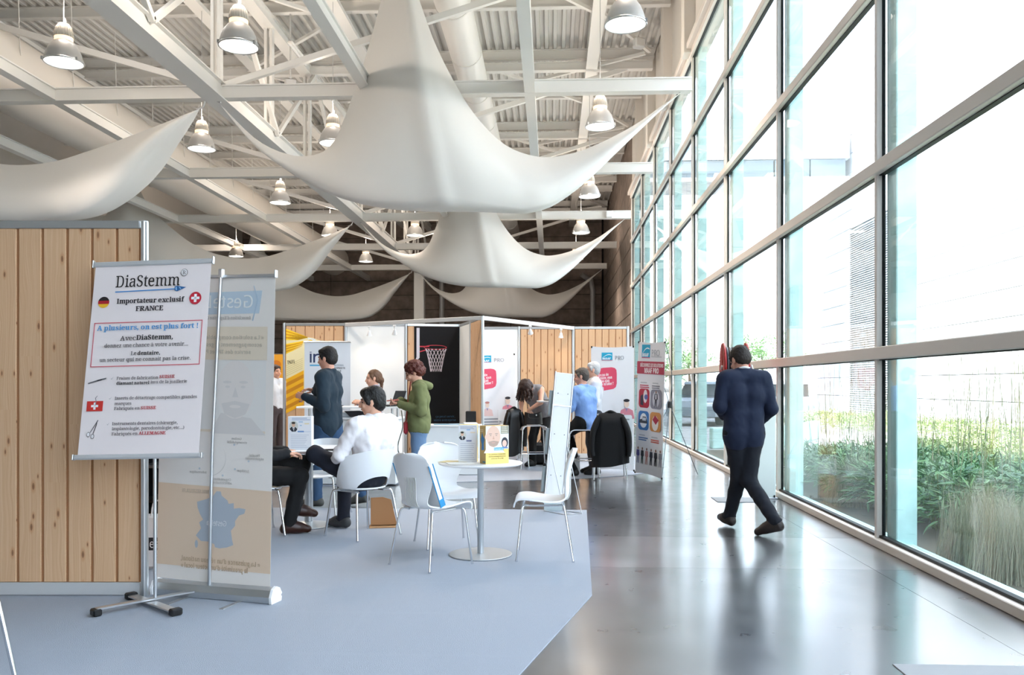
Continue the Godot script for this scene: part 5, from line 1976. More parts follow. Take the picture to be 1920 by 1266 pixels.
func bubble_print(r: Array, front: bool) -> void:
	var xf: Transform3D = r[2]
	var w: float = r[3]
	var b := MB.new()
	var z := 0.014
	var X := func(cx: float, cy: float) -> Vector2: return Vector2((cx - 100.0) / 800.0 * w, 1.90 - (cy - 110.0) * 0.00081)
	var u: Vector2 = X.call(300, 340)
	var v: Vector2 = X.call(502, 188)
	logo_tile(b, xf, u.x, u.y, v.x - u.x, v.y - u.y, z)
	u = X.call(632, 290)
	say(b, "PRO", 0.085, 0.185 / 0.82 * w * 0.9, xf * Transform3D(Basis(), Vector3(0, 0, z)), u.x, u.y, "979ca4", 0)
	var pts := PackedVector2Array([X.call(200, 510), X.call(330, 480), X.call(490, 470), X.call(545, 485), X.call(575, 520), X.call(582, 600), X.call(582, 780), X.call(565, 850), X.call(520, 885), X.call(340, 918), X.call(338, 860), X.call(250, 770), X.call(175, 730), X.call(157, 690), X.call(160, 580)])
	b.poly(pts, xf, z, "e0506c")
	var tx := ["En cas de", "sinistre, vous", "faites quoi", "pour m'aider ?"]
	for k in 4:
		u = X.call(240, 622 + k * 62 - k * 2)
		say(b, tx[k], 0.062, [190, 255, 205, 285][k] / 800.0 * w, xf * Transform3D(Basis(Vector3.BACK, 0.09), Vector3(u.x, u.y, z + 0.001)), 0.0, 0.0, "fdf6f7", -1, false, true)
	cartoon(b, xf, X.call(765, 1230), 0.24, z, "d98a98", "2c2c33")
	b.poly(rounded(0.2, 0.42, 0.03, X.call(745, 1640)), xf, z + 0.0012, "dfe6ea")
	u = X.call(735, 1480)
	lines(b, xf, u.x - 0.06, u.x + 0.07, u.y, 3, 0.042, 0.022, z + 0.002, "9aa1a7")
	u = X.call(760, 1790)
	say(b, "MAAF", 0.05, 0.11, xf * Transform3D(Basis(), Vector3(0, 0, z + 0.002)), u.x, u.y, "58b8a8", 0, false, true)
	lines(b, xf, w * 0.25, w * 0.85, X.call(0, 2260).y, 3, 0.02, 0.006, z, "c9ccd0")
	if not front:
		lines(b, xf, w * 0.3, w * 0.72, X.call(0, 1560).y, 3, 0.05, 0.02, z + 0.001, "8f97a0")
		cartoon(b, xf, X.call(420, 1300), 0.2, z, "e8c9c4", "c98a80")
	b.fill()
	part("print", b, M.print, r[1])


func soft_legs(t: Node3D, top: Array, bottom: Array, r: float, rail_y: float) -> void:  # four chrome legs with rounded shoulders under a seat, and the rails that join them
	for k in 4:
		var b := MB.new()
		var p: Vector3 = top[k]
		var q: Vector3 = bottom[k]
		var inner := Vector3(p.x * 0.72, rail_y, p.z * 0.72)
		b.tube(curve([inner, Vector3(p.x * 0.93, rail_y + 0.004, p.z * 0.93), p.lerp(q, 0.10) , p.lerp(q, 0.5), q], 16), r, 8)
		b.tube([q + Vector3(0, 0.001, 0), q + Vector3(0, 0.012, 0)], r * 1.25, 8)
		part("leg", b, M.chrome, t)
	for s in [0, 1]:
		var b := MB.new()
		var p: Vector3 = top[s]
		var q: Vector3 = top[3 - s]
		b.tube([Vector3(p.x * 0.72, rail_y, p.z * 0.72), Vector3(q.x * 0.72, rail_y, q.z * 0.72)], r, 8)
		part("rail", b, M.chrome, t)


func cafe_chair(label: String, at: Vector3, turn: float) -> Node3D:
	var t := thing("cafe_chair", label, "chair", at, turn, "white plastic chairs at the round tables")
	var prof := [Vector2(0.235, 0.425), Vector2(0.225, 0.452), Vector2(0.19, 0.468), Vector2(0.12, 0.470), Vector2(0.04, 0.458), Vector2(-0.05, 0.448), Vector2(-0.125, 0.452), Vector2(-0.175, 0.475), Vector2(-0.197, 0.52), Vector2(-0.198, 0.585), Vector2(-0.20, 0.65), Vector2(-0.212, 0.72), Vector2(-0.232, 0.79), Vector2(-0.25, 0.84), Vector2(-0.262, 0.868)]
	var wid := [0.20, 0.212, 0.222, 0.228, 0.222, 0.205, 0.178, 0.15, 0.142, 0.162, 0.19, 0.205, 0.198, 0.15, 0.05]
	var pts := []
	var ws := []
	for k in prof.size():
		pts.append(Vector3(0, prof[k].y, prof[k].x))
		ws.append(Vector3(wid[k], 0, 0))
	pts = curve(pts, 46)
	ws = curve(ws, 46)
	var rows := []
	for i in 46:
		var f := i / 45.0
		var line := []
		var back := smoothstep(0.42, 0.62, f)
		var lip := smoothstep(0.12, 0.0, f)
		for j in 15:
			var u := j / 7.0 - 1.0
			var w: float = ws[i].x
			if f > 0.9:
				w = 0.205 * sqrt(maxf(0.02, 1.0 - pow((f - 0.82) / 0.185, 2.0)))
			line.append(pts[i] + Vector3(u * w, (1.0 - back) * (0.020 * u * u - lip * 0.02 * u * u), back * 0.035 * u * u))
		rows.append(line)
	var b := MB.new()
	b.shell(rows, 0.011)
	part("seat_shell", b, M.plastic, t)
	for k in 8:
		b = MB.new()
		var x := (k - 3.5) * 0.0165
		var line := []
		for i in range(22, 35):
			line.append(pts[i] + Vector3(x, -0.002, -0.009 if i > 25 else -0.007))
		b.tube(line, 0.0038, 5)
		part("rib", b, hexmat("dcdad4", 0.4), t)
	soft_legs(t, [Vector3(-0.19, 0.43, 0.17), Vector3(0.19, 0.43, 0.17), Vector3(0.18, 0.43, -0.155), Vector3(-0.18, 0.43, -0.155)], [Vector3(-0.225, 0.008, 0.215), Vector3(0.225, 0.008, 0.215), Vector3(0.225, 0.008, -0.225), Vector3(-0.225, 0.008, -0.225)], 0.0085, 0.432)
	return t


func tub_chair(label: String, at: Vector3, turn: float) -> Node3D:
	var t := thing("tub_chair", label, "chair", at, turn, "white plastic tub chairs at the far table")
	var rows := []
	for i in 17:
		var g := i / 16.0
		var line := []
		for j in 41:
			var a := deg_to_rad(lerpf(-118.0, 118.0, j / 40.0))
			var n := absf(a) / deg_to_rad(118.0)
			var top := 0.80 - 0.045 * pow(n / 0.55, 2.0) if n < 0.55 else lerpf(0.755, 0.50, smoothstep(0.55, 1.0, n))
			var low := 0.445 + 0.115 * pow(maxf(0.0, 1.0 - pow(a / deg_to_rad(52.0), 2.0)), 0.75) + 0.02 * n
			var y := lerpf(low, maxf(top, low + 0.02), g)
			var hh := clampf((y - 0.43) / 0.36, 0.0, 1.0)
			var rx := lerpf(0.20, 0.285, pow(hh, 0.55))
			var rz := lerpf(0.20, 0.285, pow(hh, 0.7))
			line.append(Vector3(sin(a) * rx, y, -cos(a) * rz))
		rows.append(line)
	var b := MB.new()
	b.shell(rows, 0.012)
	part("back_shell", b, M.plastic, t)
	rows = []
	for i in 10:
		var g := i / 9.0
		var line := []
		for j in 37:
			var a := TAU * j / 36.0
			var front := maxf(0.0, cos(a))
			line.append(Vector3(sin(a) * 0.212 * g, 0.432 + 0.022 * pow(g, 3.0) - 0.03 * front * pow(g, 6.0), cos(a) * (0.205 + 0.035 * front) * g))
		rows.append(line)
	b = MB.new()
	b.shell(rows, 0.012)
	part("seat", b, M.plastic, t)
	soft_legs(t, [Vector3(-0.20, 0.425, 0.17), Vector3(0.20, 0.425, 0.17), Vector3(0.20, 0.425, -0.17), Vector3(-0.20, 0.425, -0.17)], [Vector3(-0.25, 0.008, 0.22), Vector3(0.25, 0.008, 0.22), Vector3(0.25, 0.008, -0.24), Vector3(-0.25, 0.008, -0.24)], 0.0105, 0.42)
	return t


func round_table(label: String, at: Vector3, r: float, pole: float, base: float, cone: float) -> void:
	var t := thing("round_table", label, "table", at)
	var b := MB.new()
	b.lathe([Vector2(0, 0.722), Vector2(r - 0.03, 0.722), Vector2(r - 0.004, 0.732), Vector2(r, 0.739), Vector2(r - 0.004, 0.745), Vector2(0, 0.746)], 56)
	part("tabletop", b, M.white, t)
	b = MB.new()
	b.lathe([Vector2(pole, 0.012 + cone), Vector2(pole, 0.70), Vector2(0.12, 0.715), Vector2(0.12, 0.722)], 24)
	part("pole", b, hexmat("b9bec2", 0.35, 0.7), t)
	b = MB.new()
	b.lathe([Vector2(0, 0.0), Vector2(base, 0.0), Vector2(base, 0.008), Vector2(base - 0.004, 0.011), Vector2(pole, 0.013 + cone), Vector2(0, 0.014 + cone)], 56)
	part("base", b, hexmat("c6cacc", 0.4, 0.7), t)


func stool(label: String, at: Vector3, turn: float, back: bool) -> Node3D:
	var t := thing("bar_stool", label, "stool", at, turn, "white bar stools in the insurance booth")
	var rows := []
	for i in 13:
		var u := i / 6.0 - 1.0
		var line := []
		for j in 9:
			var v := j / 4.0 - 1.0
			var drop := 0.07 * pow(absf(u), 8.0)
			line.append(Vector3(0.205 * u, 0.695 - drop + 0.006 * v * v, 0.185 * v))
		rows.append(line)
	var b := MB.new()
	b.shell(rows, 0.016)
	part("seat", b, M.plastic, t)
	for q in [[-1.0, 1.0], [1.0, 1.0], [1.0, -1.0], [-1.0, -1.0]]:
		b = MB.new()
		b.tube([Vector3(q[0] * 0.185, 0.68, q[1] * 0.15), Vector3(q[0] * 0.20, 0.64, q[1] * 0.16), Vector3(q[0] * 0.235, 0.003, q[1] * 0.21)], 0.0115, 8)
		part("leg", b, M.chrome, t)
	b = MB.new()
	var ring := []
	for q in [[-1.0, 1.0], [1.0, 1.0], [1.0, -1.0], [-1.0, -1.0], [-1.0, 1.0]]:
		ring.append(Vector3(q[0] * 0.222, 0.25, q[1] * 0.19))
	for k in 4:
		b.tube([ring[k], ring[k + 1]], 0.009, 8)
	part("foot_rest", b, M.chrome, t)
	if back:
		b = MB.new()
		for s in [-1.0, 1.0]:
			b.tube(curve([Vector3(s * 0.17, 0.66, -0.16), Vector3(s * 0.175, 0.75, -0.20), Vector3(s * 0.175, 0.94, -0.225)], 8), 0.0115, 8)
		part("back_post", b, M.chrome, t)
		rows = []
		for i in 7:
			var line := []
			for j in 9:
				var u := j / 4.0 - 1.0
				line.append(Vector3(u * 0.19, 0.76 + 0.19 * i / 6.0, -0.225 + 0.03 * u * u))
			rows.append(line)
		b = MB.new()
		b.shell(rows, 0.014)
		part("backrest", b, M.plastic, t)
	return t


func drape(called: String, label: String, category: String, m: Material, at: Vector3, turn: float, w_top: float, w_bot: float, h: float, depth: float, lobes: Array) -> void:  # a jacket hung over a chair back: a hollow folded shell open at the bottom
	var t := thing(called, label, category, at, turn)
	var rows := []
	var N := 56
	for i in 20:
		var g := i / 19.0
		var line := []
		for j in N + 1:
			var a := TAU * j / N
			var hw := lerpf(w_top, w_bot, smoothstep(0.0, 0.9, g)) * (0.25 + 0.75 * minf(1.0, g * 9.0 + 0.55))
			var dd := depth * minf(1.0, 0.25 + g * 5.0)
			var fold := 1.0 + 0.10 * g * sin(a * 7.0 + 0.6) + 0.05 * g * sin(a * 13.0)
			var x := signf(cos(a)) * pow(absf(cos(a)), 0.6) * hw
			var z := sin(a) * dd * fold
			var drop: float = lerpf(lobes[0], lobes[1], clampf(x / w_bot * 0.5 + 0.5, 0.0, 1.0)) + lobes[2] * cos(x / w_bot * PI)
			line.append(Vector3(x, h - (0.02 if i == 0 else 0.0) - (h - drop) * g + (0.012 * (1.0 - absf(x) / w_top) if i < 2 else 0.0), z))
		rows.append(line)
	var b := MB.new()
	b.shell(rows, 0.008)
	var top := []
	for j in N:
		top.append(rows[0][j])
	b.fan(top, false)
	part("cloth", b, m, t)
	for s in [-1.0, 1.0]:
		b = MB.new()
		b.tube(curve([Vector3(s * w_top * 0.86, h - 0.07, depth * 0.5), Vector3(s * w_bot * 0.93, h * 0.72, depth * 0.8), Vector3(s * w_bot * 1.0, h * 0.5, depth * 0.9), Vector3(s * w_bot * 0.95, h * 0.36, depth * 0.85)], 12), [0.045, 0.052, 0.055, 0.055, 0.054, 0.052, 0.05, 0.048, 0.046, 0.045, 0.044, 0.042], 12, true, 0.8)
		part("sleeve", b, m, t)
	b = MB.new()
	b.tube(curve([Vector3(-w_top * 0.4, h - 0.02, -depth * 0.2), Vector3(0, h + 0.012, depth * 0.3), Vector3(w_top * 0.4, h - 0.02, -depth * 0.2)], 10), 0.018, 8)
	part("collar", b, m, t)


func print_box(t: Node3D, size: Vector3, body: Material) -> MB:
	var b := MB.new()
	b.box(Vector3(0, size.y * 0.5, 0), size, Basis(), 0.002)
	part("card", b, body, t)
	return MB.new()


func build_furniture() -> void:
	var b: MB
	var t: Node3D
	var id := Transform3D()
	round_table("round white table in front, chrome column, with two yellow boxes on it", Vector3(-0.571, 0.008, -6.687), 0.34, 0.026, 0.255, 0.0)
	round_table("round white table behind with the thick grey column, beside the seated man in white", Vector3(-2.358, 0.008, -7.99), 0.38, 0.041, 0.24, 0.03)
	cafe_chair("white chair nearest the camera, ribbed back turned to us, holding a white bag", Vector3(-0.915, 0.0, -6.31), deg_to_rad(140.7))
	cafe_chair("white chair behind the nearest one, facing us across the front table", Vector3(-0.90, 0.0, -7.105), deg_to_rad(23.5))
	cafe_chair("white chair at the right of the front table, seen from the side", Vector3(-0.057, 0.0, -6.65), deg_to_rad(-90.0))
	tub_chair("white tub chair with a hole in its back, under the man in the white shirt", Vector3(-1.72, 0.0, -7.50), deg_to_rad(-127.7))
	tub_chair("white tub chair under the sitter half hidden by the roll-up banner", Vector3(-2.72, 0.0, -7.52), deg_to_rad(120.0))
	tub_chair("empty white tub chair on the far side of the back table", Vector3(-2.42, 0.0, -8.62), deg_to_rad(-6.0))
	# white bag with blue edges on the nearest chair
	t = thing("paper_bag", "flat white bag with blue edges standing on the nearest chair", "bag", Vector3(-0.915, 0.0, -6.31), deg_to_rad(140.7))
	var bb := Basis(Vector3.RIGHT, -0.38)
	var o := Vector3(0.0, 0.475, -0.065)
	b = MB.new()
	b.box(o + bb * Vector3(0, 0.17, 0), Vector3(0.40, 0.34, 0.04), bb, 0.004)
	part("body", b, M.white, t)
	for q in [[-0.2, 0.022], [-0.2, -0.022], [0.2, 0.022], [0.2, -0.022]]:
		b = MB.new()
		b.box(o + bb * Vector3(q[0], 0.17, q[1]), Vector3(0.008, 0.342, 0.008), bb, 0.002)
		part("edge_band", b, hexmat("2f8fc4", 0.5), t, "blue edge")
	b = MB.new()
	b.box(o + bb * Vector3(-0.2, 0.03, 0), Vector3(0.007, 0.06, 0.04), bb, 0.002)
	part("corner_patch", b, hexmat("2f8fc4", 0.5), t, "blue corner")
	# boxes and papers on the front table
	var top := 0.008 + 0.746
	t = thing("display_box", "yellow and white cardboard box with a portrait, standing right on the front table", "box", Vector3(-0.455, top, -6.605), 0.55)
	var yel := hexmat("e7cf83", 0.6)
	b = MB.new()
	b.box(Vector3(0, 0.15, 0), Vector3(0.205, 0.30, 0.105), Basis(), 0.002)
	part("card", b, hexmat("d2b06c", 0.6), t)
	b = MB.new()
	var z := 0.0532
	b.rect(-0.1025, 0.0, 0.1025, 0.115, id, z, "ecd27c")
	b.rect(-0.1025, 0.115, 0.1025, 0.298, id, z, "e6e9e8")
	big_face(b, id, Vector2(-0.035, 0.215), 0.135, z + 0.0003, "e2bfab", "b39a8c", "eef0f2")
	b.rect(0.03, 0.235, 0.1, 0.297, id, z + 0.001, "9d9a88")
	lines(b, id, 0.035, 0.098, 0.285, 4, 0.014, 0.005, z + 0.0014, "d7d2c0")
	b.poly(oval(0.03, 0.042, Vector2(0.066, 0.165), 16), id, z + 0.001, "3b3a40")
	b.poly(oval(0.02, 0.027, Vector2(0.064, 0.158), 14), id, z + 0.0014, "e5c3b2")
	b.poly(PackedVector2Array([Vector2(0.03, 0.118), Vector2(0.05, 0.135), Vector2(0.08, 0.135), Vector2(0.1, 0.118)]), id, z + 0.0013, "6f86b6")
	b.rect(-0.03, 0.105, 0.055, 0.128, id, z + 0.0018, "4aa9cf")
	say(b, "GesteLia", 0.022, 0.075, Transform3D(Basis(), Vector3(0, 0, z + 0.0022)), 0.012, 0.116, "e8f3f8", 0)
	for q in [["La solution comptable", 0.075], ["et d'accompagnement au", 0.058], ["service des TPE et PME", 0.041]]:
		say(b, q[0], 0.013, 0.15 if q[1] > 0.05 else 0.11, Transform3D(Basis(), Vector3(0, 0, z + 0.0004)), 0.0, q[1], "9b8546", 0, false, true)
	var side := Transform3D(Basis(Vector3.UP, -PI / 2), Vector3(-0.103, 0, 0))
	b.poly(PackedVector2Array([Vector2(-0.03, 0.19), Vector2(-0.01, 0.25), Vector2(0.012, 0.215), Vector2(0.034, 0.20), Vector2(0.02, 0.16), Vector2(0.026, 0.11), Vector2(-0.02, 0.105), Vector2(-0.014, 0.15)]), side, 0.0006, "3f7fb6")
	lines(b, side, -0.045, 0.03, 0.265, 2, 0.012, 0.004, 0.0006, "efe2c0")
	b.rect(0.0, 0.01, 0.05, 0.02, side, 0.0006, "3f8fa0")
	b.fill()
	part("print", b, M.print, t)
	t = thing("display_box", "white and yellow cardboard box with a small round portrait, left on the front table", "box", Vector3(-0.675, top, -6.74), 0.03)
	b = MB.new()
	b.box(Vector3(0, 0.15, 0), Vector3(0.15, 0.30, 0.12), Basis(), 0.002)
	part("card", b, yel, t)
	b = MB.new()
	z = 0.0608
	b.rect(-0.075, 0.0, 0.075, 0.299, id, z, "dcdee3")
	portrait(b, id, Vector2(-0.044, 0.215), 0.062, z + 0.0004)
	lines(b, id, -0.062, 0.068, 0.285, 3, 0.009, 0.004, z + 0.0004, "8f97ab")
	b.rect(-0.01, 0.255, 0.02, 0.265, id, z + 0.0004, "9fc1dd")
	b.rect(0.02, 0.235, 0.06, 0.243, id, z + 0.0004, "e7d2b4")
	b.rect(-0.012, 0.165, 0.03, 0.178, id, z + 0.0006, "8289a8")
	lines(b, id, -0.06, 0.065, 0.148, 9, 0.016, 0.004, z + 0.0004, "b4b9c6")
	side = Transform3D(Basis(Vector3.UP, PI / 2), Vector3(0.0755, 0, 0))
	b.poly(PackedVector2Array([Vector2(-0.035, 0.21), Vector2(-0.01, 0.245), Vector2(0.02, 0.215), Vector2(0.035, 0.20), Vector2(0.02, 0.165), Vector2(0.022, 0.12), Vector2(-0.02, 0.115), Vector2(-0.016, 0.16)]), side, 0.0006, "7db6d8")
	b.fill()
	part("print", b, M.print, t)
	for q in [[-0.72, -6.55, 0.3, "f0efe9", "loose white leaflets on the front table before the left box"], [-0.79, -6.68, -0.4, "e8d9a0", "yellow leaflet on the front table under the other papers"], [-0.67, -6.50, 0.1, "d9d5cf", "printed leaflet nearest us on the front table"]]:
		b = MB.new()
		b.box(Vector3(q[0], top + 0.002 + 0.003 * (q[2] + 0.4), q[1]), Vector3(0.21, 0.003, 0.148), Basis(Vector3.UP, q[2]), 0.0005)
		tag(part("leaflet", b, hexmat(q[3], 0.5), self), q[4], "leaflet")
	# things on the back table
	t = thing("display_card", "white display card with a round portrait on the back table", "card", Vector3(-2.408, top, -7.90), 0.05)
	b = MB.new()
	b.box(Vector3(0, 0.16, 0), Vector3(0.225, 0.32, 0.09), Basis(), 0.002)
	part("card", b, hexmat("e9ebef", 0.5), t)
	b = MB.new()
	z = 0.0458
	portrait(b, id, Vector2(-0.058, 0.225), 0.085, z)
	lines(b, id, -0.075, 0.1, 0.298, 2, 0.014, 0.007, z, "a9b6cf")
	for q in [[-0.01, 0.262, 0.03, 0.272, "a8c6de"], [0.045, 0.245, 0.09, 0.255, "ecdcae"], [0.0, 0.228, 0.02, 0.238, "a8c6de"], [-0.02, 0.168, 0.04, 0.182, "7ba0cf"], [0.04, 0.172, 0.105, 0.175, "a8bcd8"]]:
		b.rect(q[0], q[1], q[2], q[3], id, z, q[4])
	lines(b, id, -0.085, 0.095, 0.14, 8, 0.017, 0.004, z, "c3c9d4")
	b.fill()
	part("print", b, M.print, t)
	b = MB.new()
	var rows := []
	for i in 9:
		var line := []
		for j in 7:
			line.append(Vector3(-2.13 + 0.13 * (j / 6.0 - 0.5) * 2.2, top + 0.006 + 0.03 * sin(PI * i / 8.0), -8.0 - 0.12 * (i / 8.0 - 0.5) * 2.0))
		rows.append(line)
	b.shell(rows, 0.003)
	tag(part("magazine", b, hexmat("dfe3e8", 0.4), self), "open curled white magazine on the back table", "magazine")
	for q in [[-2.30, -7.70, 0.3, 0.2, "f2f2f4", 0.004, "sheet of white paper overhanging the near edge of the back table"], [-2.18, -7.80, 0.16, 0.09, "27303f", 0.010, "dark blue folder on the back table by the seated man's knee"], [-2.07, -7.80, 0.14, 0.08, "1b1b1d", 0.012, "black wallet on the back table beside the magazine"], [-2.55, -8.02, 0.16, 0.2, "e6e8ec", 0.004, "white paper at the left of the back table"]]:
		b = MB.new()
		b.box(Vector3(q[0], top + q[5] * 0.5 + 0.001, q[1]), Vector3(q[2], q[5], q[3]), Basis(Vector3.UP, 0.15), 0.001)
		tag(part("papers", b, hexmat(q[4], 0.5), self), q[6], "papers")
	# brown paper bag
	t = thing("kraft_bag", "brown paper bag standing on the carpet under the seated man's chair", "bag", Vector3(-1.63, 0.008, -7.98), 0.2)
	b = MB.new()
	var tb := Basis(Vector3.RIGHT, -0.12)
	b.prism(PackedVector2Array([Vector2(-0.115, 0.0), Vector2(0.135, 0.0), Vector2(0.08, 0.24), Vector2(0.0, 0.265), Vector2(-0.115, 0.26)]), 0.07, Transform3D(tb, Vector3(0, 0.012, -0.03)))
	part("body", b, hexmat("a9794f", 0.8), t)
	b = MB.new()
	b.box(Vector3(0.01, 0.006, 0.03), Vector3(0.27, 0.012, 0.16), Basis(), 0.003)
	part("bottom_flap", b, hexmat("c09264", 0.8), t)
	# insurance booth
	t = thing("bar_table", "white high table between the bending woman and the man in the blue shirt", "table", Vector3(0.12, 0.008, -13.35))
	b = MB.new()
	b.lathe([Vector2(0, 1.085), Vector2(0.34, 1.085), Vector2(0.36, 1.10), Vector2(0.355, 1.112), Vector2(0, 1.114)], 44)
	part("tabletop", b, M.white, t)
	b = MB.new()
	b.lathe([Vector2(0.03, 0.02), Vector2(0.03, 1.085)], 20)
	part("pole", b, M.chrome, t)
	b = MB.new()
	b.lathe([Vector2(0, 0.0), Vector2(0.24, 0.0), Vector2(0.24, 0.01), Vector2(0.03, 0.022)], 40)
	part("base", b, M.chrome, t)
	b = MB.new()
	b.box(Vector3(-0.05, 1.13, -13.2), Vector3(0.11, 0.014, 0.16), Basis(Vector3.UP, 0.3), 0.004)
	tag(part("phone", b, M.black, self), "black phone at the left edge of the white high table", "phone")
	stool("white bar stool with the open black bag on it", Vector3(-0.30, 0.008, -13.62), 0.2, false)
	stool("white bar stool under the man in the blue shirt", Vector3(0.47, 0.008, -12.45), 0.0, false)
	stool("white bar stool with a back, hidden under the hanging black jacket", Vector3(0.845, 0.008, -12.20), PI, true)
	stool("white bar stool with a back under the dark leather jacket on the left", Vector3(-0.66, 0.008, -13.88), 0.3, true)
	drape("jacket", "black suit jacket hung over the bar stool back at right", "jacket", mat(Color(0.028, 0.03, 0.038), 0.85), Vector3(0.845, 0.008, -11.985), -0.05, 0.19, 0.265, 0.975, 0.085, [0.17, 0.24, -0.01])
	drape("jacket", "dark brown leather jacket hung over a stool back left of the bending woman", "jacket", mat(Color(0.055, 0.05, 0.048), 0.4), Vector3(-0.62, 0.008, -13.66), 0.35, 0.12, 0.17, 0.985, 0.08, [0.16, 0.28, -0.02])
	t = thing("handbag", "open black bag standing on the bar stool under the woman's hands", "bag", Vector3(-0.30, 0.715, -13.60), 0.2)
	b = MB.new()
	rows = []
	for i in 9:
		var g := i / 8.0
		var line := []
		for j in 29:
			var a := TAU * j / 28.0
			var rx := 0.155 - 0.02 * g * g
			line.append(Vector3(cos(a) * rx, 0.012 + 0.19 * g + 0.015 * cos(a * 2.0) * g, sin(a) * 0.075))
		rows.append(line)
	b.shell(rows, 0.006)
	var ring := []
	for j in 28:
		ring.append(rows[0][j])
	b.fan(ring, false)
	part("body", b, hexmat("1d1b1b", 0.5), t)
	b = MB.new()
	b.tube(curve([Vector3(-0.09, 0.19, 0.07), Vector3(-0.08, 0.12, 0.11), Vector3(0.08, 0.12, 0.11), Vector3(0.09, 0.19, 0.07)], 12), 0.007, 6)
	part("strap", b, hexmat("2b2827", 0.5), t)
	b = MB.new()
	b.tube([Vector3(0.04, 0.165, 0.074), Vector3(0.04, 0.165, 0.082)], 0.012, 10)
	part("buckle", b, M.chrome, t)
	t = thing("backpack", "black backpack on the carpet behind the bar stool", "backpack", Vector3(-0.17, 0.008, -14.25), 0.1)
	b = MB.new()
	b.box(Vector3(0, 0.19, 0), Vector3(0.30, 0.38, 0.16), Basis(), 0.05)
	part("body", b, hexmat("202123", 0.7), t)
	b = MB.new()
	b.box(Vector3(0, 0.13, 0.09), Vector3(0.22, 0.2, 0.05), Basis(), 0.02)
	part("pocket", b, hexmat("2a2b2d", 0.7), t)
	b = MB.new()
	b.tube(curve([Vector3(-0.06, 0.37, 0), Vector3(0, 0.44, 0), Vector3(0.06, 0.37, 0)], 8), 0.008, 6)
	part("handle", b, hexmat("2a2b2d", 0.7), t)
	t = thing("crate", "white plastic crate on the carpet under the white high table", "crate", Vector3(0.30, 0.008, -12.95), 0.1)
	b = MB.new()
	b.box(Vector3(0, 0.13, 0), Vector3(0.26, 0.26, 0.2), Basis(), 0.015)
	part("body", b, hexmat("d7dcdf", 0.5), t)
	b = MB.new()
	b.box(Vector3(0, 0.27, 0), Vector3(0.27, 0.02, 0.21), Basis(), 0.006)
	part("lid", b, hexmat("b8c0c5", 0.5), t)
	# hose reel on its white post by the glass
	t = thing("hose_cabinet", "white metal post box standing at the foot of the glass behind the walking man", "cabinet", Vector3(2.585, 0.0, -10.22))
	b = MB.new()
	b.box(Vector3(0, 0.53, 0), Vector3(0.22, 1.06, 0.16), Basis(), 0.008)
	part("body", b, hexmat("e6efe9", 0.5), t)
	b = MB.new()
	b.box(Vector3(0, 0.01, 0), Vector3(0.26, 0.02, 0.2), Basis(), 0.003)
	part("base_plate", b, M.alu, t)
	for x in [-0.11, -0.02, 0.09]:
		b = MB.new()
		b.tube([Vector3(x, 0.015, 0.09), Vector3(x, 0.05, 0.09)], 0.01, 6)
		part("bolt", b, hexmat("4a4f52", 0.4, 0.6), t)
	t = thing("hose_reel", "red fire hose reel with black hose beside the glass, behind the walking man's head", "hose reel", Vector3(2.24, 1.585, -10.32), -0.10)
	var red := mat(Color(0.62, 0.05, 0.07), 0.35)
	for x in [-0.135, 0.135]:
		b = MB.new()
		var fr := Transform3D(Basis(Vector3.BACK, -PI / 2), Vector3(x, 0, 0))
		b.lathe([Vector2(0.04, -0.006), Vector2(0.285, -0.006), Vector2(0.30, -0.014), Vector2(0.308, 0.0), Vector2(0.30, 0.014), Vector2(0.285, 0.006), Vector2(0.04, 0.006)], 44, fr)
		for k in 8:
			var a := TAU * k / 8.0
			b.bar(Vector3(x, cos(a) * 0.05, sin(a) * 0.05), Vector3(x, cos(a) * 0.28, sin(a) * 0.28), 0.02, 0.022)
		part("disc", b, red, t)
	for k in 6:
		b = MB.new()
		var line := []
		for j in 33:
			var a := TAU * j / 32.0
			line.append(Vector3(-0.1 + k * 0.04, cos(a) * 0.235, sin(a) * 0.235))
		b.tube(line, 0.021, 8)
		part("hose_coil", b, hexmat("2c2e33", 0.4) if k < 3 else hexmat("b9bdc2", 0.4), t)
	b = MB.new()
	b.tube([Vector3(-0.16, 0, 0), Vector3(0.19, 0, 0)], 0.03, 12)
	b.bar(Vector3(0.19, 0.03, 0), Vector3(0.35, -0.53, 0.07), 0.05, 0.04)
	part("bracket", b, hexmat("c9cfcc", 0.4), t)


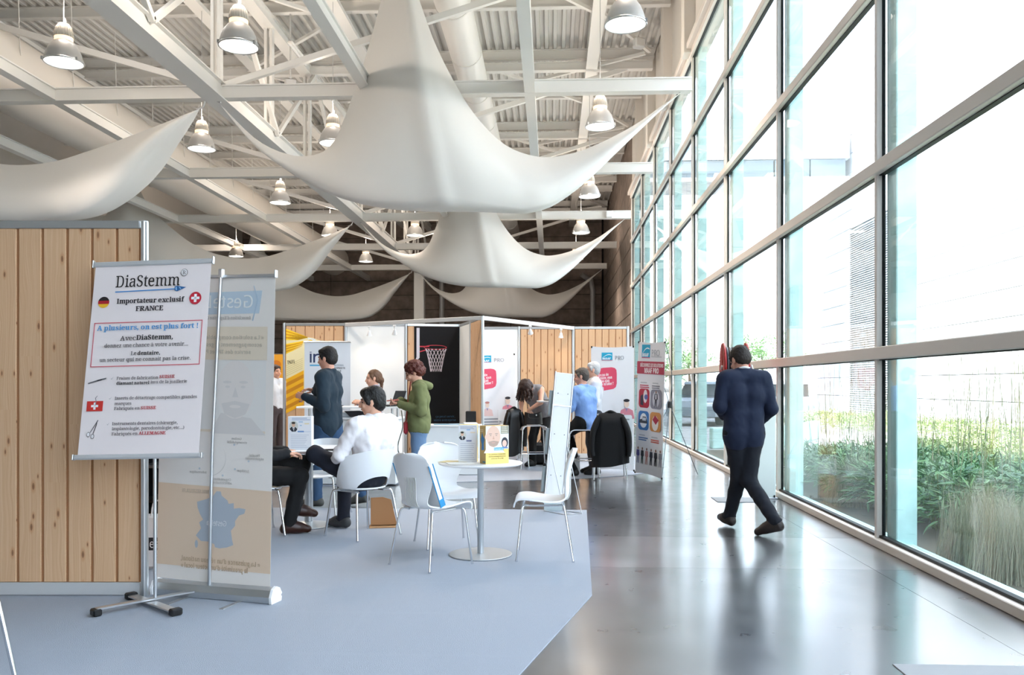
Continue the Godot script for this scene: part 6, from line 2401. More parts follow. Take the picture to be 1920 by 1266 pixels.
class Flesh:  # rounded shapes joined by a smooth minimum and meshed as surface nets
	var prims := []  # [kind, a, b, ra, rb, id] or [1, centre, radii, inverse basis, 0, id]

	func cap(a: Vector3, b: Vector3, ra: float, rb: float, id := 0) -> void:
		prims.append([0, a, b, ra, rb, id])

	func ell(c: Vector3, r: Vector3, bs := Basis(), id := 0) -> void:
		prims.append([1, c, r, bs.orthonormalized().transposed(), 0.0, id])

	func build(cell: float, k: float) -> Array:  # [points, ids, triangles]
		var lo := Vector3.ONE * 1e9
		var hi := -lo
		for p in prims:
			var m: float = maxf(p[3], p[4]) if p[0] == 0 else maxf(p[2].x, maxf(p[2].y, p[2].z))
			for q in ([p[1], p[2]] if p[0] == 0 else [p[1]]):
				lo = lo.min(q - Vector3.ONE * m)
				hi = hi.max(q + Vector3.ONE * m)
		lo -= Vector3.ONE * cell * 3.0
		hi += Vector3.ONE * cell * 3.0
		var nx := int((hi.x - lo.x) / cell) + 2
		var ny := int((hi.y - lo.y) / cell) + 2
		var nz := int((hi.z - lo.z) / cell) + 2
		var f := PackedFloat32Array()
		f.resize(nx * ny * nz)
		f.fill(1.0)
		var best := f.duplicate()
		var lab := PackedByteArray()
		lab.resize(f.size())
		for p in prims:
			var round: bool = p[0] == 0
			var a: Vector3 = p[1]
			var b: Vector3 = p[2]
			var m: float = maxf(p[3], p[4]) if round else maxf(b.x, maxf(b.y, b.z))
			var pad := m + k + cell * 2.0
			var l: Vector3 = ((a.min(b) if round else a) - Vector3.ONE * pad - lo) / cell
			var h: Vector3 = ((a.max(b) if round else a) + Vector3.ONE * pad - lo) / cell
			var ba := b - a
			var bb := maxf(ba.length_squared(), 1e-9)
			var ra: float = p[3] if round else 0.0
			var dr: float = p[4] - p[3] if round else 0.0
			var inv: Basis = Basis() if round else p[3]
			var small := 0.0 if round else minf(b.x, minf(b.y, b.z))
			var id: int = p[5]
			for z in range(maxi(0, int(l.z)), mini(nz, int(h.z) + 1)):
				for y in range(maxi(0, int(l.y)), mini(ny, int(h.y) + 1)):
					var row := (z * ny + y) * nx
					var q := Vector3(0, lo.y + y * cell, lo.z + z * cell)
					for x in range(maxi(0, int(l.x)), mini(nx, int(h.x) + 1)):
						q.x = lo.x + x * cell
						var d: float
						if round:
							var pa := q - a
							var t := clampf(pa.dot(ba) / bb, 0.0, 1.0)
							d = (pa - ba * t).length() - ra - dr * t
						else:
							var e := inv * (q - a)
							var g := (e / b).length()
							d = (g - 1.0) * small if g < 0.3 else g * (g - 1.0) / maxf((e / (b * b)).length(), 1e-6)
						var i := row + x
						if d < best[i]:
							best[i] = d
							lab[i] = id
						var o := f[i]
						var s := k - absf(o - d)
						f[i] = minf(o, d) if s <= 0.0 else minf(o, d) - s * s * 0.25 / k
		var at := PackedInt32Array()
		at.resize(f.size())
		at.fill(-1)
		var pts := PackedVector3Array()
		var ids := PackedByteArray()
		var cells := PackedInt32Array()
		var off := [0, 1, nx, nx + 1, nx * ny, nx * ny + 1, nx * ny + nx, nx * ny + nx + 1]
		var near := cell * 1.9
		for z in nz - 1:
			for y in ny - 1:
				var row := (z * ny + y) * nx
				for x in nx - 1:
					var i := row + x
					if absf(f[i]) > near:
						continue
					var inside := 0
					for o in off:
						if f[i + o] < 0.0:
							inside += 1
					if inside == 0 or inside == 8:
						continue
					var sum := Vector3.ZERO
					var cnt := 0
					for e in [[0, 1], [2, 3], [4, 5], [6, 7], [0, 2], [1, 3], [4, 6], [5, 7], [0, 4], [1, 5], [2, 6], [3, 7]]:
						var u := f[i + off[e[0]]]
						var w := f[i + off[e[1]]]
						if (u < 0.0) != (w < 0.0):
							var t := u / (u - w)
							var p0 := Vector3(e[0] & 1, (e[0] >> 1) & 1, e[0] >> 2)
							var p1 := Vector3(e[1] & 1, (e[1] >> 1) & 1, e[1] >> 2)
							sum += p0.lerp(p1, t)
							cnt += 1
					at[i] = pts.size()
					cells.append(i)
					pts.append(lo + (Vector3(x, y, z) + sum / cnt) * cell)
					ids.append(lab[i])
		var tri := PackedInt32Array()
		for i in cells:
			for ax in [[1, nx, nx * ny], [nx, nx * ny, 1], [nx * ny, 1, nx]]:
				var u := f[i]
				var w: float = f[i + ax[0]]
				if (u < 0.0) == (w < 0.0):
					continue
				var a0: int = at[i - ax[1] - ax[2]]
				var a1: int = at[i - ax[2]]
				var a2: int = at[i]
				var a3: int = at[i - ax[1]]
				if a0 < 0 or a1 < 0 or a3 < 0:
					continue
				if u < 0.0:
					tri.append_array([a0, a2, a1, a0, a3, a2])
				else:
					tri.append_array([a0, a1, a2, a0, a2, a3])
		return [pts, ids, tri]


func skin_mesh(parts: Array, pick: int, swell: float, wrinkle: float, freq := 6.5) -> ArrayMesh:  # pick < 0: everything, else the surface of one id pushed outwards, with a clean hem
	var v := PackedVector3Array()
	var ix := PackedInt32Array()
	var noise := FastNoiseLite.new()
	noise.seed = 3
	noise.frequency = freq
	noise.fractal_octaves = 2
	for p in parts:
		var pts: PackedVector3Array = p[0]
		var ids: PackedByteArray = p[1]
		var tri: PackedInt32Array = p[2]
		if pick >= 0 and not ids.has(pick):
			continue
		var nor := PackedVector3Array()
		nor.resize(pts.size())
		for k in range(0, tri.size(), 3):
			var c := (pts[tri[k + 2]] - pts[tri[k]]).cross(pts[tri[k + 1]] - pts[tri[k]])
			for j in 3:
				nor[tri[k + j]] += c
		var w := PackedFloat32Array()
		w.resize(pts.size())
		for k in pts.size():
			w[k] = 1.0 if pick < 0 or ids[k] == pick else 0.0
		if pick >= 0:
			for it in 5:
				var sum := PackedFloat32Array()
				var cnt := PackedFloat32Array()
				sum.resize(w.size())
				cnt.resize(w.size())
				for k in range(0, tri.size(), 3):
					for j in 3:
						var a := tri[k + j]
						var b := tri[k + (j + 1) % 3]
						sum[a] += w[b]
						cnt[a] += 1.0
						sum[b] += w[a]
						cnt[b] += 1.0
				for k in w.size():
					if cnt[k] > 0.0:
						w[k] = 0.4 * w[k] + 0.6 * sum[k] / cnt[k]
		var to := PackedInt32Array()
		to.resize(pts.size())
		to.fill(-1)
		for k in pts.size():
			if w[k] > 0.5:
				var d := nor[k].normalized()
				var q := pts[k] + d * (swell + (wrinkle * clampf(noise.get_noise_3d(pts[k].x * 1.5, pts[k].y, pts[k].z * 1.5) + 0.3, 0.0, 1.0) if wrinkle > 0.0 else 0.0))
				q.y = maxf(q.y, 0.002)
				to[k] = v.size()
				v.append(q)
		var cuts := {}
		for k in range(0, tri.size(), 3):
			var ring := PackedInt32Array()
			for j in 3:
				var a := tri[k + j]
				var b := tri[k + (j + 1) % 3]
				if to[a] >= 0:
					ring.append(to[a])
				if (to[a] >= 0) != (to[b] >= 0):
					var key := mini(a, b) * 1000003 + maxi(a, b)
					if not cuts.has(key):
						var f := (0.5 - w[a]) / (w[b] - w[a])
						cuts[key] = v.size()
						v.append(pts[a].lerp(pts[b], f) + nor[a].lerp(nor[b], f).normalized() * (swell * 0.8))
					ring.append(cuts[key])
			for j in range(2, ring.size()):
				ix.append(ring[0])
				ix.append(ring[j - 1])
				ix.append(ring[j])
	if ix.is_empty():
		return null
	var n := PackedVector3Array()
	n.resize(v.size())
	for k in range(0, ix.size(), 3):
		var c := (v[ix[k + 2]] - v[ix[k]]).cross(v[ix[k + 1]] - v[ix[k]])
		for j in 3:
			n[ix[k + j]] += c
	for k in n.size():
		n[k] = n[k].normalized()
	var m := ArrayMesh.new()
	var arr := []
	arr.resize(Mesh.ARRAY_MAX)
	arr[Mesh.ARRAY_VERTEX] = v
	arr[Mesh.ARRAY_NORMAL] = n
	arr[Mesh.ARRAY_INDEX] = ix
	m.add_surface_from_arrays(Mesh.PRIMITIVE_TRIANGLES, arr)
	return m


const SKIN := 0
const SHIRT := 1
const TROUSERS := 2
const SHOES := 3  # left shoe 3, right shoe 4


func hand_shape(f: Flesh, wrist: Vector3, along: Vector3, palm: Vector3, left: float, curl: float) -> void:  # palm, four bent fingers of unequal length and a thumb from the side
	var z := along.normalized()
	var y := (-palm - z * (-palm).dot(z)).normalized()  # back of the hand
	var x := y.cross(z) * left                         # towards the thumb
	f.ell(wrist + z * 0.048, Vector3(0.041, 0.016, 0.053), Basis(x * left, y, z))
	f.cap(wrist - z * 0.02, wrist + z * 0.03, 0.026, 0.024)
	var ln := [0.072, 0.080, 0.075, 0.058]
	for k in 4:
		var p := wrist + z * (0.092 - 0.006 * absf(k - 1.2)) + x * (0.029 - 0.0195 * k)
		var ang := curl * (0.5 + 0.08 * k)
		var ra := 0.0092 if k < 3 else 0.0078
		for j in 3:
			var d := z * cos(ang) - y * sin(ang)
			var q: Vector3 = p + d * ln[k] * [0.45, 0.30, 0.25][j]
			f.cap(p, q, ra - j * 0.0008, ra - 0.0008 - j * 0.0008)
			p = q
			ang += curl * 0.75
	var t0 := wrist + z * 0.022 + x * 0.03
	var t1 := t0 + (z * 0.55 + x * 0.75 - y * 0.35).normalized() * 0.042
	var t2 := t1 + (z * 0.85 + x * 0.2 - y * 0.5 * curl).normalized() * 0.034
	f.cap(t0, t1, 0.0125, 0.0105)
	f.cap(t1, t2, 0.0105, 0.008)


func person(label: String, at: Vector3, turn: float, j: Dictionary, look: Dictionary) -> Node3D:
	# j: joints in metres, the person facing +z with the left hand at +x; look: materials and build
	var t := thing("person", label, "person", at, turn)
	var g: float = look.get("girth", 1.0)
	var cell: float = look.get("cell", 0.014)
	var f := Flesh.new()
	var hip: Vector3 = j.hip
	var waist: Vector3 = j.waist
	var chest: Vector3 = j.chest
	var neck: Vector3 = j.neck
	var head: Vector3 = j.head
	var sl: Vector3 = j.sl
	var sr: Vector3 = j.sr
	var side := (sl - sr).normalized()
	var hside: Vector3 = (j.hl - j.hr).normalized()
	var bare_arm: bool = look.get("bare", false)
	var long_top: bool = look.get("long", false)
	f.cap(j.hl, j.hr, 0.112 * g * look.get("hips", 1.0), 0.112 * g * look.get("hips", 1.0), SHIRT if long_top else TROUSERS)
	f.cap(hip - hside * 0.05, waist - side * 0.055, 0.115 * g, 0.105 * g, SHIRT)
	f.cap(hip + hside * 0.05, waist + side * 0.055, 0.115 * g, 0.105 * g, SHIRT)
	if look.has("belt"):
		f.cap(hip - hside * 0.045, hip.lerp(waist, 0.35) - side * 0.05, 0.12 * g, 0.115 * g, TROUSERS)
		f.cap(hip + hside * 0.045, hip.lerp(waist, 0.35) + side * 0.05, 0.12 * g, 0.115 * g, TROUSERS)
	f.cap(waist - side * 0.055, chest - side * 0.075, 0.105 * g, 0.118 * g, SHIRT)
	f.cap(waist + side * 0.055, chest + side * 0.075, 0.105 * g, 0.118 * g, SHIRT)
	f.cap(chest - side * 0.075, sr.lerp(sl, 0.18), 0.115 * g, 0.075 * g, SHIRT)
	f.cap(chest + side * 0.075, sl.lerp(sr, 0.18), 0.115 * g, 0.075 * g, SHIRT)
	f.cap(sr.lerp(sl, 0.08), sl.lerp(sr, 0.08), 0.068 * g, 0.068 * g, SHIRT)
	f.cap(neck + (head - neck) * 0.15, head, 0.056, 0.052, SKIN)
	f.cap(sr.lerp(sl, 0.3), neck, 0.054, 0.056, SHIRT)
	f.cap(sl.lerp(sr, 0.3), neck, 0.054, 0.056, SHIRT)
	if long_top:
		var dn: Vector3 = look.get("hem", Vector3(0, -0.16, 0))
		for s in [-1.0, 1.0]:
			f.cap(waist + side * 0.065 * s, hip + hside * 0.07 * s + dn, 0.112 * g, 0.122 * g * look.get("hips", 1.0), SHIRT)
	for s in ["l", "r"]:
		var sh: Vector3 = j["s" + s]
		var el: Vector3 = j["e" + s]
		var wr: Vector3 = j["w" + s]
		var kn: Vector3 = j["k" + s]
		var an: Vector3 = j["a" + s]
		var toe: Vector3 = j["t" + s]
		var hp: Vector3 = j["h" + s]
		var arm := SKIN if bare_arm else SHIRT
		var thin := 0.82 if bare_arm else 1.0
		f.cap(sh, el, 0.064 * g * thin, 0.05 * g * thin, arm)
		f.cap(el, wr, 0.05 * g * thin, 0.036 * thin, arm)
		f.cap(hp, kn, 0.098 * g, 0.068 * g, TROUSERS)
		f.cap(kn, an + Vector3(0, 0.0, 0), 0.066 * g, 0.05, TROUSERS)
		var heel: Vector3 = an + Vector3(0, -0.045, 0) - (toe - an) * Vector3(0.22, 0.0, 0.22)
		var sid := SHOES if s == "l" else SHOES + 1
		f.cap(heel, an.lerp(toe, 0.5) + Vector3(0, -0.012, 0), 0.042, 0.043, sid)
		f.cap(an.lerp(toe, 0.4) + Vector3(0, -0.012, 0), toe, 0.043, 0.032, sid)
	var groups := [f.build(cell, 0.035)]
	# head with its own finer grid
	var hb: Basis = j.get("hb", Basis())
	var sc: float = look.get("head", 1.0)
	f = Flesh.new()
	var put := func(p: Vector3) -> Vector3: return head + hb * (p * sc)
	f.ell(put.call(Vector3(0, 0.045, -0.012)), Vector3(0.077, 0.088, 0.097) * sc, hb)
	f.ell(put.call(Vector3(0, -0.025, 0.022)), Vector3(0.064, 0.085, 0.07) * sc, hb)
	f.ell(put.call(Vector3(0, -0.082, 0.047)), Vector3(0.034, 0.028, 0.034) * sc, hb)
	f.cap(put.call(Vector3(0, 0.022, 0.088)), put.call(Vector3(0, -0.022, 0.108)), 0.009 * sc, 0.014 * sc)
	f.ell(put.call(Vector3(0, 0.033, 0.078)), Vector3(0.055, 0.012, 0.016) * sc, hb)
	for s in [-1.0, 1.0]:
		f.ell(put.call(Vector3(0.079 * s, 0.0, -0.008)), Vector3(0.011, 0.032, 0.02) * sc, hb * Basis(Vector3.RIGHT, -0.2))
		f.ell(put.call(Vector3(0.036 * s, -0.02, 0.073)), Vector3(0.026, 0.022, 0.018) * sc, hb)
	f.ell(put.call(Vector3(0, -0.052, 0.086)), Vector3(0.024, 0.012, 0.012) * sc, hb)
	f.cap(put.call(Vector3(0, -0.04, -0.02)), neck - (head - neck) * 0.1, 0.053, 0.056)
	groups.append(f.build(look.get("head_cell", 0.006), 0.016))
	for s in ["l", "r"]:
		if true:
			f = Flesh.new()
			var fore: Vector3 = j["w" + s] - j["e" + s]
			hand_shape(f, j["w" + s], j.get("d" + s, fore), j.get("p" + s, Vector3(-1.0 if s == "l" else 1.0, -0.3, 0.2)), 1.0 if s == "l" else -1.0, j.get("c" + s, 0.7))
			groups.append(f.build(0.0045, 0.008))
	part("body", skin_mesh(groups, -1, 0.0, 0.0), look.skin, t)
	part("top" if not look.has("top_name") else look.top_name, skin_mesh(groups, SHIRT, 0.008, look.get("wrinkle", 0.010)), look.top, t)
	part("trousers", skin_mesh(groups, TROUSERS, 0.006, 0.008), look.trousers, t)
	part("shoe", skin_mesh(groups, SHOES, 0.004, 0.0), look.shoes, t)
	part("shoe", skin_mesh(groups, SHOES + 1, 0.004, 0.0), look.shoes, t)
	var b := MB.new()
	if look.has("collar"):
		var up := (head - neck).normalized()
		var fw := side.cross(up).normalized()
		var line := []
		for k in 21:
			var a := TAU * k / 20.0
			line.append(neck - up * 0.012 + side * (sin(a) * 0.070) + fw * (cos(a) * 0.074 + 0.006) - up * (0.022 * cos(a)))
		b.tube(line, 0.017, 8, false, 1.2)
		part("collar", b, look.top, t)
	# face
	b = MB.new()
	for s in [-1.0, 1.0]:
		var e := Transform3D(hb, put.call(Vector3(0.031 * s, 0.012, 0.079)))
		b.lathe([Vector2(0.0, -0.006), Vector2(0.010, -0.004), Vector2(0.014, 0.0), Vector2(0.010, 0.004), Vector2(0.0, 0.006)], 12, e, sc, sc * 0.7)
	part("eyes", b, hexmat("2b211d", 0.3), t)
	b = MB.new()
	for s in [-1.0, 1.0]:
		b.tube([put.call(Vector3(0.012 * s, 0.037, 0.093)), put.call(Vector3(0.034 * s, 0.042, 0.088)), put.call(Vector3(0.054 * s, 0.034, 0.072))], 0.0045 * sc, 6)
	part("eyebrows", b, look.hair, t)
	b = MB.new()
	b.tube([put.call(Vector3(-0.022, -0.052, 0.09)), put.call(Vector3(0.0, -0.050, 0.099)), put.call(Vector3(0.022, -0.052, 0.09))], [0.003 * sc, 0.006 * sc, 0.003 * sc], 8)
	part("lips", b, hexmat("b06a60", 0.5), t)
	# hair
	f = Flesh.new()
	var style: String = look.get("style", "short")
	var vol: float = look.get("volume", 0.012)
	f.ell(put.call(Vector3(0, 0.062, -0.022)), Vector3(0.078 + vol, 0.083 + vol, 0.093 + vol) * sc, hb)
	f.ell(put.call(Vector3(0, 0.008, -0.056)), Vector3(0.074 + vol, 0.075, 0.058 + vol) * sc, hb)
	for s in [-1.0, 1.0]:
		f.cap(put.call(Vector3(0.074 * s, 0.045, 0.03)), put.call(Vector3(0.076 * s, 0.0, 0.016)), 0.016 * sc, 0.008 * sc)
	if style == "short" or style == "thick":
		f.cap(put.call(Vector3(-0.045, 0.098, 0.052)), put.call(Vector3(0.045, 0.098, 0.052)), 0.02 * sc, 0.02 * sc)
	if style == "thick":
		f.ell(put.call(Vector3(0, 0.098, 0.04)), Vector3(0.066, 0.036, 0.056) * sc, hb)
		for s in [-1.0, 1.0]:
			f.cap(put.call(Vector3(0.074 * s, 0.06, 0.045)), put.call(Vector3(0.079 * s, 0.0, 0.022)), 0.018 * sc, 0.011 * sc)
		f.ell(put.call(Vector3(0, -0.03, -0.07)), Vector3(0.066, 0.05, 0.04) * sc, hb)
	if style == "tail":
		f.cap(put.call(Vector3(0, 0.06, -0.10)), put.call(Vector3(0.01, -0.02, -0.125)), 0.032, 0.03)
		f.cap(put.call(Vector3(0.01, -0.02, -0.125)), put.call(Vector3(0.015, -0.17, -0.115)), 0.03, 0.014)
	if style == "curly" or style == "long":
		var r := RandomNumberGenerator.new()
		r.seed = 9
		for k in 90:
			var d := Vector3(r.randfn(), r.randfn(), r.randfn()).normalized()
			if (d.z > 0.45 and d.y < 0.55) or d.y < -0.75:
				continue
			f.ell(put.call(Vector3(0, 0.035, -0.02) + d * Vector3(0.098, 0.105, 0.108)), Vector3.ONE * r.randf_range(0.016, 0.027) * sc, hb)
	if style == "long":
		var r := RandomNumberGenerator.new()
		r.seed = 4
		for k in 46:
			var s := r.randf_range(-1.0, 1.0)
			var p: Vector3 = put.call(Vector3(0.095 * s, 0.07 + r.randf_range(-0.03, 0.04), -0.05 + r.randf_range(-0.05, 0.10) * (1.0 - 0.3 * absf(s))))
			for q in 4:
				var e := p + Vector3(r.randfn() * 0.016, -0.055, r.randfn() * 0.016) + hb * Vector3(0.012 * s, 0, 0)
				f.cap(p, e, 0.016 - q * 0.0025, 0.0145 - q * 0.0025)
				p = e
	part("hair", skin_mesh([f.build(look.get("hair_cell", 0.007), 0.012 if style == "curly" else (0.022 if style == "long" else 0.03))], -1, 0.0, 0.010 if style == "curly" else 0.0045, 34.0), look.hair, t)
	return t


func standing(h: float) -> Dictionary:  # joints of a person of height h, upright
	var s := h / 1.75
	var d := {
		"hip": Vector3(0, 0.94, 0), "waist": Vector3(0, 1.08, 0.005), "chest": Vector3(0, 1.28, 0.0), "neck": Vector3(0, 1.49, -0.015), "head": Vector3(0, 1.625, 0.01),
		"sl": Vector3(0.185, 1.425, -0.01), "sr": Vector3(-0.185, 1.425, -0.01), "el": Vector3(0.24, 1.13, -0.02), "er": Vector3(-0.24, 1.13, -0.02),
		"wl": Vector3(0.25, 0.87, 0.05), "wr": Vector3(-0.25, 0.87, 0.05), "hl": Vector3(0.088, 0.92, 0), "hr": Vector3(-0.088, 0.92, 0),
		"kl": Vector3(0.10, 0.50, 0.02), "kr": Vector3(-0.10, 0.50, 0.02), "al": Vector3(0.105, 0.085, -0.02), "ar": Vector3(-0.105, 0.085, -0.02), "tl": Vector3(0.13, 0.035, 0.15), "tr": Vector3(-0.13, 0.035, 0.15),
	}
	for k in d:
		d[k] *= s
	return d


func seated(seat: float) -> Dictionary:
	return {
		"hip": Vector3(0, seat + 0.10, -0.06), "waist": Vector3(0, seat + 0.25, -0.09), "chest": Vector3(0, seat + 0.43, -0.08), "neck": Vector3(0, seat + 0.63, -0.07), "head": Vector3(0, seat + 0.765, -0.03),
		"sl": Vector3(0.185, seat + 0.565, -0.08), "sr": Vector3(-0.185, seat + 0.565, -0.08), "el": Vector3(0.25, seat + 0.28, 0.0), "er": Vector3(-0.25, seat + 0.28, 0.0),
		"wl": Vector3(0.14, seat + 0.22, 0.22), "wr": Vector3(-0.14, seat + 0.22, 0.22), "hl": Vector3(0.09, seat + 0.09, -0.04), "hr": Vector3(-0.09, seat + 0.09, -0.04),
		"kl": Vector3(0.12, seat + 0.06, 0.40), "kr": Vector3(-0.12, seat + 0.06, 0.40), "al": Vector3(0.12, 0.095, 0.42), "ar": Vector3(-0.12, 0.095, 0.42), "tl": Vector3(0.15, 0.038, 0.58), "tr": Vector3(-0.15, 0.038, 0.58),
	}


func build_people() -> void:
	var skin := mat(Color(0.86, 0.66, 0.56), 0.55)
	skin.subsurf_scatter_enabled = true
	skin.subsurf_scatter_strength = 0.08
	var skin2 := mat(Color(0.84, 0.62, 0.53), 0.55)
	var denim := mat(Color(0.42, 0.53, 0.66), 0.85)
	var j: Dictionary
	var t: Node3D
	var b: MB
	# seated man in the white shirt
	j = seated(0.45)
	j.merge({"waist": Vector3(0, 0.70, -0.12), "chest": Vector3(0, 0.88, -0.155), "neck": Vector3(-0.01, 1.075, -0.165), "head": Vector3(0.0, 1.205, -0.135), "sl": Vector3(0.19, 1.005, -0.13), "sr": Vector3(-0.195, 1.015, -0.17),
		"el": Vector3(0.27, 0.755, -0.03), "er": Vector3(-0.27, 0.75, -0.05), "wl": Vector3(0.17, 0.665, 0.17), "wr": Vector3(-0.12, 0.70, 0.2),
		"kl": Vector3(0.27, 0.735, 0.34), "al": Vector3(0.0, 0.64, 0.50), "tl": Vector3(-0.16, 0.68, 0.55), "kr": Vector3(-0.12, 0.51, 0.40), "ar": Vector3(-0.13, 0.095, 0.44), "tr": Vector3(-0.10, 0.038, 0.61),
		"dl": Vector3(-0.4, -0.1, 1), "pl": Vector3(0, -1, 0), "dr": Vector3(0.3, -0.1, 1), "pr": Vector3(0, -1, 0), "hb": Basis(Vector3.UP, deg_to_rad(42)) * Basis(Vector3.RIGHT, 0.08)}, true)
	person("man in a white shirt and dark jeans seated in the white tub chair", Vector3(-1.72, 0.008, -7.50), deg_to_rad(-127.7), j,
		{"skin": skin, "top": mat(Color(0.93, 0.92, 0.93), 0.8), "top_name": "shirt", "trousers": mat(Color(0.075, 0.095, 0.15), 0.85), "belt": true, "collar": true, "shoes": hexmat("37383a", 0.7), "hair": mat(Color(0.045, 0.038, 0.036), 0.6), "style": "thick", "volume": 0.010, "cell": 0.012, "head_cell": 0.005, "hair_cell": 0.006, "wrinkle": 0.016})
	# woman with red curls
	j = standing(1.63)
	j.merge({"neck": Vector3(0, 1.385, 0.015), "head": Vector3(0, 1.505, 0.06), "el": Vector3(0.225, 1.06, -0.03), "er": Vector3(-0.225, 1.07, 0.0), "wl": Vector3(0.09, 1.135, 0.21), "wr": Vector3(-0.07, 1.17, 0.225),
		"dl": Vector3(-0.35, 0.15, 1), "pl": Vector3(-0.2, 1, 0), "dr": Vector3(0.5, 0.1, 1), "pr": Vector3(0.3, -0.9, 0.0), "cl": 0.6, "cr": 0.9, "hb": Basis(Vector3.RIGHT, 0.42)}, true)
	t = person("woman with short red curls in a green hooded cardigan and jeans, looking at her phone", Vector3(-1.585, 0.008, -9.92), deg_to_rad(-82), j,
		{"skin": skin, "top": mat(Color(0.44, 0.46, 0.30), 0.95), "top_name": "cardigan", "trousers": denim, "shoes": hexmat("40352e", 0.7), "hair": mat(Color(0.33, 0.12, 0.07), 0.6), "style": "curly", "volume": 0.014, "long": true, "hem": Vector3(0, 0.06, 0), "cell": 0.013, "head_cell": 0.006, "girth": 0.97, "wrinkle": 0.014})
	b = MB.new()
	b.tube(curve([Vector3(-0.11, 1.35, 0.08), Vector3(-0.085, 1.385, -0.03), Vector3(0, 1.35, -0.125), Vector3(0.085, 1.385, -0.03), Vector3(0.11, 1.35, 0.08)], 20), [0.02, 0.023, 0.026, 0.03, 0.034, 0.038, 0.042, 0.045, 0.047, 0.048, 0.048, 0.047, 0.045, 0.042, 0.038, 0.034, 0.03, 0.026, 0.023, 0.02], 12)
	part("hood", b, mat(Color(0.46, 0.48, 0.32), 0.95), t)
	b = MB.new()
	for s in [-1.0, 1.0]:
		var line := []
		for k in 17:
			line.append(Vector3(0, 1.505, 0.06) + Basis(Vector3.RIGHT, 0.42) * Vector3(0.034 * s + cos(TAU * k / 16.0) * 0.022, 0.008 + sin(TAU * k / 16.0) * 0.018, 0.094))
		b.tube(line, 0.0018, 5, false)
		b.tube([line[0 if s > 0.0 else 8], Vector3(0, 1.505, 0.06) + Basis(Vector3.RIGHT, 0.42) * Vector3(0.08 * s, 0.012, 0.0)], 0.0018, 5)
	part("glasses", b, hexmat("6b4a3a", 0.4, 0.4), t)
	t = thing("phone", "phone in a pink red case in the red-haired woman's hands", "phone", Vector3(-1.905, 1.19, -9.90), deg_to_rad(-82))
	b = MB.new()
	b.box(Vector3.ZERO, Vector3(0.072, 0.012, 0.14), Basis(Vector3.RIGHT, 0.12), 0.004)
	part("case", b, hexmat("d9685c", 0.5), t)
	b = MB.new()
	b.box(Basis(Vector3.RIGHT, 0.12) * Vector3(0, 0.0065, 0), Vector3(0.062, 0.002, 0.125), Basis(Vector3.RIGHT, 0.12))
	part("screen", b, hexmat("3a2f33", 0.2), t)
	t = thing("shoulder_bag", "small red bag hanging in front of the red-haired woman's hip", "bag", Vector3(-1.74, 0.80, -9.88), deg_to_rad(-82))
	b = MB.new()
	b.box(Vector3(0, 0.06, 0), Vector3(0.2, 0.15, 0.05), Basis(Vector3.BACK, 0.15), 0.02)
	part("body", b, hexmat("a52633", 0.6), t)
	b = MB.new()
	b.tube(curve([Vector3(-0.09, 0.12, 0.0), Vector3(-0.10, 0.3, -0.02), Vector3(0.05, 0.62, -0.06), Vector3(0.10, 0.3, -0.02), Vector3(0.09, 0.12, 0.0)], 18), 0.008, 6)
	part("strap", b, hexmat("8c3a2a", 0.6), t)
	# dark man standing at the counter
	j = standing(1.78)
	j.merge({"el": Vector3(0.24, 1.13, -0.06), "wl": Vector3(0.19, 1.235, 0.19), "dl": Vector3(-0.15, 0.2, 1), "pl": Vector3(-1, 0, 0), "er": Vector3(-0.26, 1.16, 0.02), "wr": Vector3(-0.10, 1.30, 0.20), "dr": Vector3(0.5, 0.2, 0.8), "pr": Vector3(0.3, -1, 0),
		"kl": Vector3(0.09, 0.51, 0.10), "al": Vector3(0.10, 0.09, 0.09), "tl": Vector3(0.12, 0.035, 0.26), "kr": Vector3(-0.09, 0.52, -0.14), "ar": Vector3(-0.10, 0.12, -0.38), "tr": Vector3(-0.11, 0.035, -0.23), "hb": Basis(Vector3.UP, -0.1) * Basis(Vector3.RIGHT, 0.1)}, true)
	person("man in a dark blue jacket and jeans standing before the counter", Vector3(-2.53, 0.008, -9.32), deg_to_rad(-98), j,
		{"skin": skin2, "hips": 0.9, "top": mat(Color(0.10, 0.17, 0.22), 0.9), "top_name": "jacket", "collar": true, "trousers": mat(Color(0.19, 0.30, 0.43), 0.85), "shoes": hexmat("4a4b48", 0.7), "hair": mat(Color(0.10, 0.08, 0.075), 0.7), "volume": 0.008, "long": true, "hem": Vector3(0, -0.07, 0), "cell": 0.013, "girth": 1.04})
	# woman behind the counter
	j = standing(1.56)
	j.merge({"el": Vector3(0.22, 1.02, 0.02), "er": Vector3(-0.22, 1.02, 0.02), "wl": Vector3(0.12, 1.09, 0.2), "wr": Vector3(-0.12, 1.09, 0.2), "hb": Basis(Vector3.UP, -0.15) * Basis(Vector3.RIGHT, 0.05)}, true)
	person("young woman with a light brown ponytail standing behind the reception counter", Vector3(-2.66, 0.008, -12.35), deg_to_rad(-62), j,
		{"skin": skin, "top": mat(Color(0.62, 0.60, 0.66), 0.9), "top_name": "pullover", "trousers": hexmat("3a3d44", 0.9), "shoes": hexmat("222222", 0.6), "hair": mat(Color(0.36, 0.24, 0.15), 0.6), "style": "tail", "volume": 0.004, "cell": 0.016, "head_cell": 0.006, "girth": 0.92})
	# woman bending over the stool
	j = standing(1.66)
